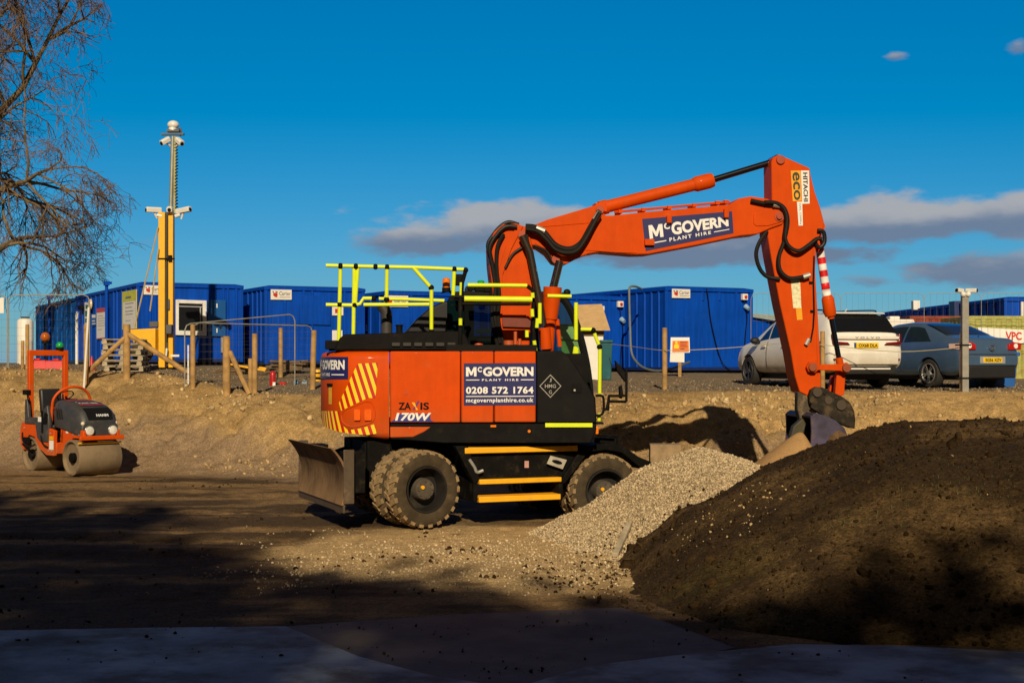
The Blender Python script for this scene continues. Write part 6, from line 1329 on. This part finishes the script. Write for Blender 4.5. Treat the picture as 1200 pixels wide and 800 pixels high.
def car_frame(px_rl, D, ang, L, Wd, z):
    """frame of a car whose rear left corner shows at column px and depth D; heading turned ang degrees left of straight away"""
    rl = Vector(((px_rl-600)/F*D, D, z)); h = Vector((-math.sin(R(ang)), math.cos(R(ang)), 0)); left = Vector((-math.cos(R(ang)), -math.sin(R(ang)), 0)); c = rl+h*L/2-left*Wd/2
    return Matrix.Translation(c) @ Matrix.Rotation(math.atan2(h.y, h.x), 4, 'Z')
CARW = mat('dusty_white_car_paint', (.76, .74, .69), .35, var=.05, scale=2, dirt=(.44, .37, .26), damt=.08, dscale=1.6, dz=(.35, .95), coat=.4)
CARGLASS = mat('tinted_car_glass', (.006, .007, .009), .05, var=.05, spec=.55)
Car.rim = mat('dark_alloy', (.12, .12, .12), .35, metal=.7)
zc = CZ-29/F*31
c1 = Car('car', 'dusty white tall car facing away with dark rear glass, directly behind the boom arm', car_frame(970, 30.2, 17, 4.70, 1.90, 1.655), 4.70, 1.90,
    top=[(-2.35, .92), (-2.34, 1.02), (-2.29, 1.13), (-2.19, 1.26), (-2.02, 1.50), (-1.92, 1.60), (-1.7, 1.645), (-1.0, 1.69), (0, 1.69), (.45, 1.64), (.75, 1.50), (1.25, 1.16), (1.4, 1.09), (2.0, 1.0), (2.25, .88), (2.35, .72)],
    bot=[(-2.35, .52), (-2.25, .36), (-1.9, .30), (1.9, .28), (2.25, .32), (2.35, .45)], belt=[(-2.35, .90), (-2.2, 1.10), (-1.8, 1.14), (-1.0, 1.10), (.8, 1.02), (1.3, .98), (2.1, .88), (2.35, .66)],
    half=[(-2.35, .88), (-2.25, .95), (-1.9, .995), (-1, 1), (1, 1), (1.8, .97), (2.2, .88), (2.35, .72)], roofw=[(-2.35, .82), (-2.2, .80), (-1.9, .74), (0, .74), (.6, .71), (1.2, .82), (2, .78), (2.35, .6)], paint=CARW, wheel_x=(-1.42, 1.44), wr=.355, glass_m=CARGLASS)
c1.side_glass(-1.50, -.55, CARGLASS, slant0=.10, slant1=0); c1.side_glass(-.48, .45, CARGLASS, slant1=-.05); c1.side_glass(.50, 1.02, CARGLASS, v1=.85, slant1=-.55)
c1.end_glass(-2.235, -1.945, CARGLASS, 'rear_window', .79, .67); c1.end_glass(1.18, .55, CARGLASS, 'windscreen', .72, .60)
REDL = mat('dark_red_lamp', (.14, .006, .006), .15); RED_L = mat('red_lamp', (.45, .012, .01), .15)
for s_ in (-1, 1):
    c1.rear_patch('tail_lamp', REDL, 0, 0, 0, 0, .022, None, .006, [(s_*.815, .93), (s_*.815, 1.16), (s_*.775, 1.17), (s_*.755, 1.00), (s_*.48, .98), (s_*.42, .93)]); c1.rear_patch('reflector', REDL, s_*.80, s_*.48, .60, .635, .010, None, .004)
c1.rear_patch('tailgate_ridge', CARW, -.78, .78, 1.045, 1.12, .012, None, .02); c1.rear_patch('lower_bumper', CARW, -.77, .77, .50, .78, .014, None, .03)
c1.rear_patch('diffuser', mat('black_trim', (.012, .012, .012), .6), -.70, .70, .30, .47, .012, None, .02); c1.rear_patch('bumper_strip', WHITE_PANEL, -.56, .56, .40, .435, .022, None, .008)
number_plate(c1, 'OX68 DLA', -.27, .27, .86, .975, -2.365)
c1.rear_patch('plate_band', mat('plate_blue', (.03, .08, .16), .5), .27, .31, .86, .975, .0, -2.365, .002)
mb = MB(); fn = lambda u, v: Vector((-2.365, .30-.60*u, 1.065+.04*v)); put_text(mb, fn, 'V O L V O', 0, 1, 0, 1, .02); mb.build('badge', GREYINK, c1.t, recalc=False)
mb = MB(); mb.loft([[(-2.03, y, z) for y, z in ((-.64, 1.605), (.64, 1.605), (.62, 1.628), (-.62, 1.628))], [(-1.80, y, z) for y, z in ((-.66, 1.60), (.66, 1.60), (.64, 1.655), (-.64, 1.655))]]); mb.build('roof_spoiler', CARW, c1.t, .008)
for s_ in (-1, 1): mb = MB(); mb.tube(curve([(-1.6, s_*.64, 1.64), (-1.5, s_*.65, 1.70), (0, s_*.66, 1.73), (.4, s_*.65, 1.71), (.5, s_*.64, 1.63)], 5), .016, 8); mb.build('roof_rail', mat('black_trim', (.012, .012, .012), .6), c1.t)
mb = MB(); mb.loft([[(-1.35, .02*math.cos(a), 1.62+.02*math.sin(a)) for a in (0, 1, 2, 3, 4, 5)], [(-1.5, .012*math.cos(a), 1.72+.012*math.sin(a)) for a in (0, 1, 2, 3, 4, 5)]]); mb.build('roof_fin', CARW, c1.t, .004)
for s_ in (-1, 1): mb = MB(); mb.sphere((.88, s_*1.03, 1.06), .115, 14, 10, (.75, 1, .72)); mb.tube([(.90, s_*.90, 1.02), (.88, s_*1.0, 1.04)], .03, 8); mb.build('door_mirror', mat('black_trim', (.012, .012, .012), .6), c1.t)
for s_ in (-1, 1):
    for x in (-.52, .48):
        mb = MB(); mb.tube([c1.section(x)[4]*1+Vector((0, .004, 0)) if False else Vector((x, s_*(c1.section(x)[i].y+.001), c1.section(x)[i].z)) for i in (1, 2, 3, 4, 5)], .007, 5); mb.build('door_gap', SHADOWGAP, c1.t)
    for x in (-.40, .60): mb = MB(); mb.box((x, s_*.955, .93), (.2, .03, .03)); mb.build('door_handle', CARW, c1.t, .008)

CARB = mat('blue_grey_car_paint', (.10, .185, .33), .36, metal=.55, var=.06, scale=2, dirt=(.10, .10, .10), damt=.06, dscale=1.6, coat=.6)
CARB2 = CARB
Car.rim = mat('bright_alloy', (.55, .54, .52), .3, metal=.7)
c2 = Car('car', 'dark blue grey saloon car facing away, with its boot beside the grey camera pole', car_frame(1124, 31.2, 24, 4.77, 1.86, 1.64), 4.77, 1.82,
    top=[(-2.385, .82), (-2.375, .97), (-2.30, 1.10), (-2.15, 1.125), (-1.85, 1.145), (-1.65, 1.20), (-1.1, 1.41), (-.7, 1.495), (-.2, 1.515), (.3, 1.48), (.65, 1.36), (1.25, 1.06), (1.4, 1.0), (2.0, .92), (2.28, .80), (2.385, .66)],
    bot=[(-2.385, .46), (-2.25, .30), (-1.9, .24), (1.9, .22), (2.25, .26), (2.385, .40)], belt=[(-2.385, .76), (-2.2, .98), (-1.7, 1.03), (-1.0, 1.0), (.8, .95), (1.3, .92), (2.1, .82), (2.385, .60)],
    half=[(-2.385, .86), (-2.28, .93), (-1.9, .985), (-1, 1), (1, 1), (1.8, .96), (2.2, .87), (2.385, .70)], roofw=[(-2.385, .78), (-2.2, .80), (-1.7, .76), (-1.1, .64), (0, .66), (.6, .64), (1.2, .78), (2, .78), (2.385, .6)], paint=CARB, wheel_x=(-1.34, 1.37), wr=.325, glass_m=CARGLASS)
BG2 = mat('blue_tinted_glass', (.008, .018, .028), .05, spec=.6)
c2.side_glass(-1.35, -.42, BG2, slant0=.45, slant1=0); c2.side_glass(-.36, .48, BG2); c2.side_glass(.53, 1.05, BG2, v1=.85, slant1=-.5)
c2.end_glass(-1.66, -.85, BG2, 'rear_window', .64, .52, .010); c2.end_glass(1.18, .50, BG2, 'windscreen', .66, .56)
for s_ in (-1, 1):
    tl = c2.rear_patch('tail_lamp', RED_L, 0, 0, 0, 0, .018, None, .012, [(s_*.46, .85), (s_*.82, .85), (s_*.84, 1.0), (s_*.62, 1.02), (s_*.48, .97)]); mb = MB(); mb.cyl((-2.42, s_*.66, .935), (-2.405, s_*.66, .935), .055, n=18); mb.build('lamp_ring', WHITE, tl); 
    mb = MB(); mb.loft([[(-2.30, s_*.785, z) for z in (.85, .99)]+[(-2.30, s_*.82, z) for z in (.99, .85)], [(-2.02, s_*.872, z) for z in (.89, .98)]+[(-2.02, s_*.90, z) for z in (.98, .89)]]); mb.build('side_lamp', mat('pale_lamp', (.62, .42, .38), .2), tl)
mb = MB(); M0 = Matrix.Translation((-2.39, 0, .90)) @ Matrix.Rotation(R(-90), 4, 'Y'); mb.lathe([(.078, .0), (.078, .02), (.064, .02), (.064, .0)], M0, 28, False)
f0 = lambda u, v: Vector((-2.408, .052-.104*u, .85+.10*v))
for pts in (((.0, .98), (.2, .98), (.5, .52), (.8, .98), (1, .98), (.55, .40), (.45, .40)), ((.0, .60), (.14, .66), (.28, .22), (.42, .50), (.58, .50), (.72, .22), (.86, .66), (1, .60), (.76, .0), (.66, .02), (.5, .34), (.34, .02), (.24, 0))): mb.add([f0(*p) for p in pts], [tuple(range(len(pts)))])
mb.build('boot_emblem', mat('chrome_emblem', (.5, .52, .55), .2, metal=.9), c2.t, recalc=False)
c2.rear_patch('bumper', CARB, -.72, .72, .50, .735, .020, None, .02); c2.rear_patch('bumper_groove', SHADOWGAP, -.70, .70, .735, .755, .012, None, .003)
c2.rear_patch('lower_valance', mat('black_trim', (.012, .012, .012), .6), -.68, .68, .22, .50, .008, None, .03)
c2.rear_patch('plate_recess', mat('silver_surround', (.30, .31, .32), .4), -.36, .36, .545, .70, .026, None, .004); number_plate(c2, 'SG56 XZV', -.27, .27, .565, .68, -2.414)
mb = MB(); mb.tube([(-1.9, 0, 1.10), (-1.97, 0, 1.17)], .008, 6); mb.build('aerial', BLACK, c2.t)
for s_ in (-1, 1): mb = MB(); mb.sphere((.88, s_*.97, .98), .10, 14, 10, (.75, 1, .72)); mb.tube([(.90, s_*.85, .95), (.88, s_*.94, .97)], .03, 8); mb.build('door_mirror', CARB, c2.t)
for s_ in (-1, 1):
    for x in (-.39, .50): mb = MB(); mb.tube([Vector((x, s_*(c2.section(x)[i].y+.001), c2.section(x)[i].z)) for i in (1, 2, 3, 4, 5)], .007, 5); mb.build('door_gap', SHADOWGAP, c2.t)

# ------------------------------------------------------------------ tandem roller
RM = frame(-8.86, 28.60, gz(-8.86, 28.6)-.01, -45.0)
ro = thing('road_roller', 'small orange tandem road roller with an amber and a green beacon, parked at the bank', 'road roller', RM)
def rp(name, mb, m, bevel=0, parent=None): return mb.build(name, m, parent or ro, bevel)
ORANGE_R = mat('roller_orange_paint', (.62, .075, .002), .5, var=.08, scale=4, dirt=(.30, .15, .06), damt=.14, dscale=6, spec=.2, dz=(.30, .75), dzmax=.5)
DRUM = mat('dusty_steel_drum', (.23, .165, .095), .7, metal=.2, var=.2, scale=4, dirt=(.14, .10, .055), damt=.2, dscale=4, bump=.1)
RDK = mat('roller_grey_plastic', (.045, .045, .046), .5, var=.15, dirt=(.16, .12, .075), damt=.15, dscale=5)
for x in (.85, -.85):
    M0 = Matrix.Translation((x, 0, .35)) @ Matrix.Rotation(R(90), 4, 'X'); mb = MB(); mb.lathe([(.315, -.46), (.345, -.455), (.352, -.44), (.352, .44), (.345, .455), (.315, .46)], M0, 56, False); mb.lathe([(.315, -.46), (.30, -.40), (.10, -.38), (.001, -.38)], M0, 40, False); mb.lathe([(.315, .46), (.30, .40), (.10, .38), (.001, .38)], M0, 40, False); d = rp('drum', mb, DRUM)
    mb = MB()
    for s_ in (-1, 1): mb.cyl((x, s_*.38, .35), (x, s_*.46, .35), .10, n=18)
    rp('drum_hub', mb, BLACK_LOW, .006, d)
# frames over the drums
mb = MB()
for s_ in (-1, 1):
    mb.prism([(.30, .40), (.52, .42), (.62, .62), (.80, .73), (1.20, .73), (1.22, .80), (1.22, .88), (.70, .98), (.42, .98), (.28, .72)], s_*.36-.03, s_*.36+.03)
mb.box2((1.18, -.47, .70), (1.25, .47, .785)); mb.box2((.30, -.39, .62), (.42, .39, .95)); rp('front_frame', mb, ORANGE_R, .012)
mb = MB()
for s_ in (-1, 1):
    mb.prism([(-.12, .36), (.18, .36), (.20, .86), (-.02, .90), (-.40, 1.0), (-1.18, .98), (-1.25, .80), (-1.22, .52), (-1.10, .42), (-1.02, .62), (-.85, .74), (-.62, .70), (-.42, .48)], s_*.44-.04, s_*.44+.04)
mb.box2((-1.22, -.44, .55), (-1.12, .44, .95)); mb.box2((-.1, -.42, .40), (.2, .42, .62)); rf = rp('rear_frame', mb, ORANGE_R, .012)
mb = MB(); mb.box2((.16, -.2, .40), (.34, .2, .75)); mb.box2((-.4, -.36, .42), (.1, .36, .86)); rp('articulation', mb, BLACK_LOW, .01)
mb = MB(); mb.box2((.20, -.5, .71), (1.22, .5, .73)) if False else None; mb.tube([(1.14, -.46, .64), (1.14, .46, .64)], .018, 8); rp('scraper_bar', mb, YELLOW)
# bonnet
secs = []
for x, zt__, w, zb__ in ((.02, 1.46, .38, .92), (.30, 1.45, .41, .90), (.62, 1.41, .42, .86), (.90, 1.34, .41, .80), (1.08, 1.23, .39, .77), (1.16, 1.09, .37, .77)):
    secs.append([Vector((x, y, z)) for y, z in ((-w, zb__), (-w*1.03, zb__+(zt__-zb__)*.55), (-w*.93, zt__-.07), (-w*.72, zt__), (w*.72, zt__), (w*.93, zt__-.07), (w*1.03, zb__+(zt__-zb__)*.55), (w, zb__))])
mb = MB(); mb.loft(secs); bo = rp('bonnet', mb, RDK, .02)
mb = MB(); mb.add([(.18, -.24, 1.462), (.18, .24, 1.462), (.86, .25, 1.360), (.86, -.25, 1.360)], [(0, 1, 2, 3)]); o = rp('bonnet_decal', mb, mat('maroon_decal', (.34, .03, .03), .5, var=.25), 0, bo); o.location.z = .006
mb = MB(); f0 = lambda u, v: Vector((.74-.20*v, -.22+.44*u, 1.372+.035*v+.022)); put_text(mb, f0, 'PLANT HIRE', .05, .95, .15, .55, .03); plate(mb, f0, -.02, .08, .75, .85); rp('lettering', mb, WHITE, 0, bo)
mb = MB(); mb.add([(.95, -.28, 1.312), (.95, .28, 1.312), (1.08, -.28, 1.236), (1.08, .28, 1.236), (1.165, -.26, 1.085), (1.165, .26, 1.085)], [(0, 1, 3, 2), (2, 3, 5, 4)]); o = rp('grille', mb, mat('black_grille', (.008, .008, .009), .3), 0, bo); o.location = (.008, 0, .008)
mb = MB(); f0 = lambda u, v: Vector((1.138-.027*v+.020, -.08+.26*u, 1.140+.050*v+.014)); put_text(mb, f0, 'HAMM', 0, 1, 0, 1, .06); rp('maker_badge', mb, mat('badge_silver', (.6, .62, .62), .3), 0, bo)
mb = MB()
for k in range(3): mb.box((.26+k*.09, -.448, 1.20), (.035, .012, .20), Matrix.Rotation(R(-14), 3, 'Y'))
rp('side_louvre', mb, mat('black_grille', (.008, .008, .009), .3), 0, bo)
for s_ in (-1, 1):
    mb = MB(); mb.lathe([(.10, 0), (.105, .03), (.095, .04)], Matrix.Translation((1.175, s_*.25, .88)) @ Matrix.Rotation(R(90), 4, 'Y'), 24); h = rp('headlight', mb, mat('lamp_bowl', (.35, .34, .32), .3, metal=.6)); mb = MB(); mb.lathe([(.09, 0), (.075, .02), (.001, .03)], Matrix.Translation((1.21, s_*.25, .88)) @ Matrix.Rotation(R(90), 4, 'Y'), 24, False); rp('lamp_glass', mb, mat('lamp_lens', (.72, .70, .64), .1), 0, h)
    mb = MB(); mb.sphere((1.12, s_*.35, 1.02), .042, 12, 8); rp('indicator', mb, mat('pale_lens', (.65, .55, .40), .2))
# operator's place
mb = MB(); mb.box2((-.95, -.40, .90), (.02, .40, .96)); rp('platform', mb, RDK, .01)
mb = MB(); mb.prism([(-.36, .62), (-.02, .62), (.02, 1.02), (-.06, 1.36), (-.16, 1.30), (-.40, 1.10), (-.86, 1.10), (-.90, 1.46), (-1.00, 1.46), (-1.02, .96), (-.56, .96), (-.48, .70)], -.50, -.42); rp('side_panel', mb, RDK, .02)
mb = MB(); mb.prism([(-.02, .96), (.02, 1.02), (-.06, 1.36), (-.16, 1.30), (-.40, 1.10), (-.86, 1.10), (-.90, 1.46), (-1.00, 1.46), (-1.02, .96)], .42, .50); rp('side_panel', mb, RDK, .02)
mb = MB(); mb.box((-.62, -.02, 1.16), (.44, .46, .12)); mb.box((-.84, -.02, 1.42), (.12, .46, .50), Matrix.Rotation(R(-8), 3, 'Y')); mb.box((-.62, -.02, 1.04), (.3, .3, .16)); rp('seat', mb, mat('black_vinyl_seat', (.014, .014, .015), .5), .04)
mb = MB(); mb.tube([(-.55, -.25, 1.28), (-.55, .22, 1.28)], .02, 8); rp('seat_belt', mb, mat('red_belt', (.35, .02, .015), .7))
mb = MB(); mb.box((-.10, 0, 1.36), (.2, .42, .16), Matrix.Rotation(R(25), 3, 'Y')); mb.tube([(-.12, 0, 1.4), (-.24, 0, 1.52)], .025, 8); rp('dashboard', mb, BLACK, .02)
mb = MB(); mb.lathe([(.16, -.012), (.175, 0), (.16, .012), (.148, 0), (.16, -.012)], Matrix.Translation((-.25, 0, 1.54)) @ Matrix.Rotation(R(-35), 4, 'Y'), 28, False); rp('steering_wheel', mb, BLACK)
mb = MB(); mb.tube(curve([(-.06, -.40, .98), (-.03, -.40, 1.30), (.02, -.38, 1.50), (.08, -.24, 1.66), (.12, 0, 1.72), (.08, .24, 1.66), (.04, .38, 1.50), (.02, .40, 1.30)], 6), .028, 10); rp('grab_hoop', mb, ORANGE_R)
# roll bar
mb = MB()
for s_ in (-1, 1): mb.box2((-1.04, s_*.38-.05, .85), (-.94, s_*.38+.05, 2.36))
mb.box2((-1.04, -.43, 2.345), (-.94, .43, 2.46)); rb = rp('roll_bar', mb, ORANGE_R, .012)
mb = MB(); mb.cyl((-.99, -.06, 2.46), (-.99, -.06, 2.66), .02, n=8); mb.lathe([(.075, 0), (.06, .05)], Matrix.Translation((-.99, -.06, 2.60)), 16); rp('beacon_stem', mb, BLACK); mb = MB(); mb.sphere((-.99, -.06, 2.73), .095, 16, 12, (1, 1, 1.05)); rp('beacon', mb, mat('brown_amber_lens', (.42, .10, .012), .15)); 
mb = MB(); mb.sphere((-.99, .26, 2.555), .078, 16, 12, (1, 1, 1.05)); rp('beacon', mb, GREEN_LENS); mb = MB(); mb.cyl((-.99, .26, 2.46), (-.99, .26, 2.52), .08, n=16); rp('beacon_stem', mb, BLACK)
mb = MB(); mb.box((-1.0, -.46, 1.60), (.16, .10, .10)); mb.tube(curve([(-.98, -.50, 1.62), (-.86, -.52, 1.56), (-.84, -.50, 1.40)], 4), .014, 6); rp('lamp', mb, BLACK, .01)
mb = MB(); mb.add([(.02, -.486, .48), (.20, -.486, .48), (.20, -.486, .66), (.02, -.486, .66)], [(0, 1, 2, 3)]); rp('white_label', mb, WHITE); mb = MB(); mb.add([(.02, -.486, .67), (.20, -.486, .67), (.20, -.486, .75), (.02, -.486, .75)], [(0, 1, 2, 3)]); rp('yellow_label', mb, YELLOW)
mb = MB(); mb.add([(-.42, -.505, 1.02), (-.24, -.505, 1.02), (-.24, -.505, 1.12), (-.42, -.505, 1.12)], [(0, 1, 2, 3)]); rp('white_label', mb, WHITE); mb = MB(); mb.box2((-.27, -.51, .80), (-.20, -.49, 1.24)); rp('panel_slot', mb, BLACK)
mb = MB(); mb.box((-.95, -.48, .62), (.2, .06, .14)); mb.tube([(-1.1, -.5, .55), (-.7, -.5, .42)], .02, 8); rp('tow_fitting', mb, BLACK_LOW, .01)
for pts in ([(-1.12, -.49, .78), (-1.02, -.53, .62), (-.80, -.52, .50), (-.55, -.50, .56)], [(-.30, -.50, .74), (-.18, -.53, .60), (-.02, -.50, .52)], [(-.35, .30, .62), (.10, .34, .56), (.40, .30, .60)], [(-.10, -.30, .98), (.02, -.36, .84), (.14, -.34, .66)]):
    mb = MB(); mb.tube(curve(pts, 6), .017, 7); rp('hydraulic_hose', mb, HOSE)
for x, z in ((-.02, .45), (.12, .45), (-.30, .88), (-.50, .86), (-1.05, .88), (-1.10, .60), (.06, .80)):
    mb = MB(); mb.cyl((x, -.478, z), (x, -.495, z), .018, n=6); rp('bolt', mb, GALV)
for x, z in ((.50, .55), (.80, .80), (1.05, .80)):
    mb = MB(); mb.cyl((x, -.388, z), (x, -.402, z), .016, n=6); rp('bolt', mb, GALV)
mb = MB(); mb.add([(.52, -.393, .82), (.62, -.393, .82), (.62, -.393, .94), (.52, -.393, .94)], [(0, 1, 2, 3)]); rp('white_label', mb, WHITE)
mb = MB(); mb.prism([(-.22, .98), (-.04, .98), (.0, 1.18), (-.12, 1.22)], -.515, -.503); rp('panel_grip', mb, BLACK, .004)
mb = MB(); mb.tube([(-.30, -.30, 1.05), (-.34, -.31, 1.26)], .012, 6); mb.sphere((-.345, -.31, 1.28), .03, 10, 8); rp('drive_lever', mb, BLACK)
# ------------------------------------------------------------------ bare winter tree
BARK = mat('grey_brown_bark', (.165, .115, .055), .9, var=.35, scale=3, bump=.4, bscale=12)
TWIG = mat('red_brown_twigs', (.165, .105, .058), .9, var=.3)
def bare_tree(base, H, seed, label, group=None, spread=1.0, levels=5, density=1.0):
    sc_ = H/11.5
    g = random.Random(seed); t = thing('bare_tree', label, 'tree', Matrix.Translation(base), group); limbs = MB(); twigs = MB()
    def env(q): return float(np.interp(q.z/sc_, [0, 2.4, 3.2, 5, 6.5, 8, 9.5, 10.8, 12.5], [1.0, 3.2, 4.3, 4.6, 4.2, 3.6, 3.4, 3.3, 2.2]))*sc_*spread*(1+.16*math.sin(3.1*math.atan2(q.y, q.x)+q.z*1.7))
    def grow(p, d, L, r, lev):
        n = 7 if lev < 2 else 5 if lev < 4 else 3; pts = [p]; rs = [r]; q = p.copy(); dd = d.copy(); st = []
        for i in range(n):
            wob = (.10, .22, .28, .34, .40, .45)[min(lev, 5)]
            dd = (dd+Vector((g.uniform(-1, 1), g.uniform(-1, 1), g.uniform(-1, 1)))*wob+Vector((0, 0, (.05, .03, -.05, -.15, -.22, -.18)[min(lev, 5)]))).normalized(); q = q+dd*L/n
            if lev and math.hypot(q.x, q.y) > env(q): break
            pts.append(q.copy()); rs.append(max(r*(1-.72*(i+1)/n), .0078)); st.append((q.copy(), dd.copy(), rs[-1]))
        if len(pts) < 2: return
        n = len(st)
        (limbs if lev < 3 else twigs).tube(pts, rs, (10, 8, 6, 4, 3, 3)[min(lev, 5)], False)
        if lev >= levels: return
        m = (15, 9, 8, 6, 5)[min(lev, 4)]; m = max(2, int(m*density))
        for k in range(m):
            i = (n-1 if k == 0 else min(n-1, int(n*(.25+.75*g.random())))) if lev else min(n-1, int(n*(.17+.83*(k+.5)/m))); a, da, ra = st[i]
            ax = da.orthogonal().normalized(); ax.rotate(Matrix.Rotation(g.uniform(0, 6.28) if lev else k*2.4+g.uniform(-.4, .4), 3, da))
            ang = R(g.uniform(28, 62)) if lev else R(g.uniform(48, 92)-34*(i/n)); nd = (da*math.cos(ang)+ax*math.sin(ang)).normalized()
            f = (.40, .62, .62, .58, .60)[min(lev, 4)]*g.uniform(.75, 1.2)*(spread if lev == 0 else 1)
            grow(a, nd, L*f*(1.15-.35*i/n if lev == 0 else 1), min(ra*.8, r*.48) if lev < 4 else .006, lev+1)
    grow(Vector((0, 0, -.2)), Vector((0.02, 0, 1)), H, H*.022, 0)
    limbs.build('trunk', BARK, t, sharp=180, recalc=False); twigs.build('crown', TWIG, t, sharp=180, recalc=False)
    return t
bx = W(-22, 0, 50).x; bare_tree((bx, 50, gz(bx, 50)), 14.0, 12, 'large bare winter tree with drooping twigs rising at the left edge')

# ------------------------------------------------------------------ trees behind the photographer, which throw the foreground into shade
LEAF = mat('dark_evergreen_leaves', (.035, .055, .018), .7, var=.35, scale=2)
def leaf_tree(x, y, H, cw, seed, label, n=11000, clear=.10):
    g = np.random.default_rng(seed); t = thing('evergreen_tree', label, 'tree', Matrix.Translation((x, y, 0)), 'trees behind the viewer')
    mb = MB(); mb.tube([(0, 0, -.3), (.1, 0, H*.4), (0, .1, H*.9)], [H*.020, H*.014, .05], 10)
    for k in range(12): a = k*2.4; z = H*(.15+.06*k); mb.tube([(0, 0, z), (cw*.6*math.cos(a), cw*.6*math.sin(a), z+H*.08)], [.12, .03], 6)
    mb.build('trunk', BARK, t)
    m = 240; r = cw*np.sqrt(g.random(m))*.9; a = g.uniform(0, 6.283, m); zt = H*(1-.10*(r/cw)**2)-.4; zc = H*clear+(zt-H*clear)*g.random(m)**.8
    cen = np.stack([r*np.cos(a), r*np.sin(a), zc], -1); rad = g.uniform(.5, 1.15, m)
    i = g.integers(0, m, n); d = g.normal(size=(n, 3)); d /= np.linalg.norm(d, axis=1, keepdims=True); p = cen[i]+d*(rad[i]*g.uniform(.2, 1.25, n)**.7)[:, None]
    u = g.normal(size=(n, 3)); u /= np.linalg.norm(u, axis=1, keepdims=True); v = np.cross(u, g.normal(size=(n, 3))); v /= np.linalg.norm(v, axis=1, keepdims=True); s_ = g.uniform(.16, .46, n)[:, None]
    V = np.stack([p-u*s_, p+v*s_*.5, p+u*s_, p-v*s_*.5], 1).reshape(-1, 3); me = bpy.data.meshes.new('crown'); me.from_pydata(V.tolist(), [], np.arange(n*4).reshape(-1, 4).tolist()); me.materials.append(LEAF); o = bpy.data.objects.new('crown', me); col.objects.link(o); o.parent = t
    return t
for i, (x, H, cw, lab) in enumerate(((-19, 28.9, 4.6, 'tall dark evergreen tree behind the viewer, farthest left'), (-13.0, 28.4, 4.4, 'tall dark evergreen tree behind the viewer, second from the left'), (-7.6, 26.6, 4.2, 'tall dark evergreen tree behind the viewer, third from the left'), (-3.2, 23.2, 3.4, 'dark evergreen tree behind the viewer, fourth from the left'), (.6, 21.4, 3.2, 'lower dark evergreen tree straight behind the viewer'), (4.6, 20.9, 3.6, 'dark evergreen tree behind the viewer, third from the right'), (9.2, 21.3, 3.8, 'dark evergreen tree behind the viewer, second from the right'), (14.5, 21.5, 4.2, 'dark evergreen tree behind the viewer, farthest right'))):
    leaf_tree(x, -26+rng.uniform(-1.5, 1.5), H, cw, 40+i, lab)

# ------------------------------------------------------------------ break multi-piece parts into single pieces
def explode(o):
    me = o.data; n = len(me.vertices); par = list(range(n))
    def find(a):
        while par[a] != a: par[a] = par[par[a]]; a = par[a]
        return a
    for e in me.edges:
        a, b = find(e.vertices[0]), find(e.vertices[1])
        if a != b: par[a] = b
    roots = {}
    for p in me.polygons: roots.setdefault(find(p.vertices[0]), []).append(p)
    if len(roots) < 2: return
    first = True
    for ps in roots.values():
        ids = sorted({v for p in ps for v in p.vertices}); re = {v: i for i, v in enumerate(ids)}
        m2 = bpy.data.meshes.new(o.name.split('.')[0]); m2.from_pydata([me.vertices[v].co[:] for v in ids], [], [tuple(re[v] for v in p.vertices) for p in ps])
        for m in me.materials: m2.materials.append(m)
        for a, b in zip(m2.polygons, ps): a.material_index = b.material_index; a.use_smooth = b.use_smooth
        m2.set_sharp_from_angle(angle=R(35))
        c = o.copy(); c.data = m2; col.objects.link(c)
    bpy.data.objects.remove(o)
SPLIT = {'winch', 'drum_hub', 'bucket_cylinder', 'model_lettering', 'cab_pillar', 'pivot_pin', 'hose_ferrule', 'rail_clamp', 'guard_rail', 'grab_rail', 'work_lamp', 'rail_sleeve', 'boom_hose', 'arm_hose', 'linkage_pin', 'hitch_pin', 'mirror', 'pipe_bracket', 'air_vent', 'side_reflector', 'tail_lamp', 'boom_cylinder', 'hydraulic_fitting', 'rail_foot', 'yellow_stroke', 'side_louvre', 'camera_arm', 'blind', 'black_band', 'console_panel', 'roof_cable', 'red_band'}
for o in list(bpy.data.objects):
    if o.type == 'MESH' and o.name.split('.')[0] in SPLIT and not any(x.parent == o for x in bpy.data.objects) : explode(o)
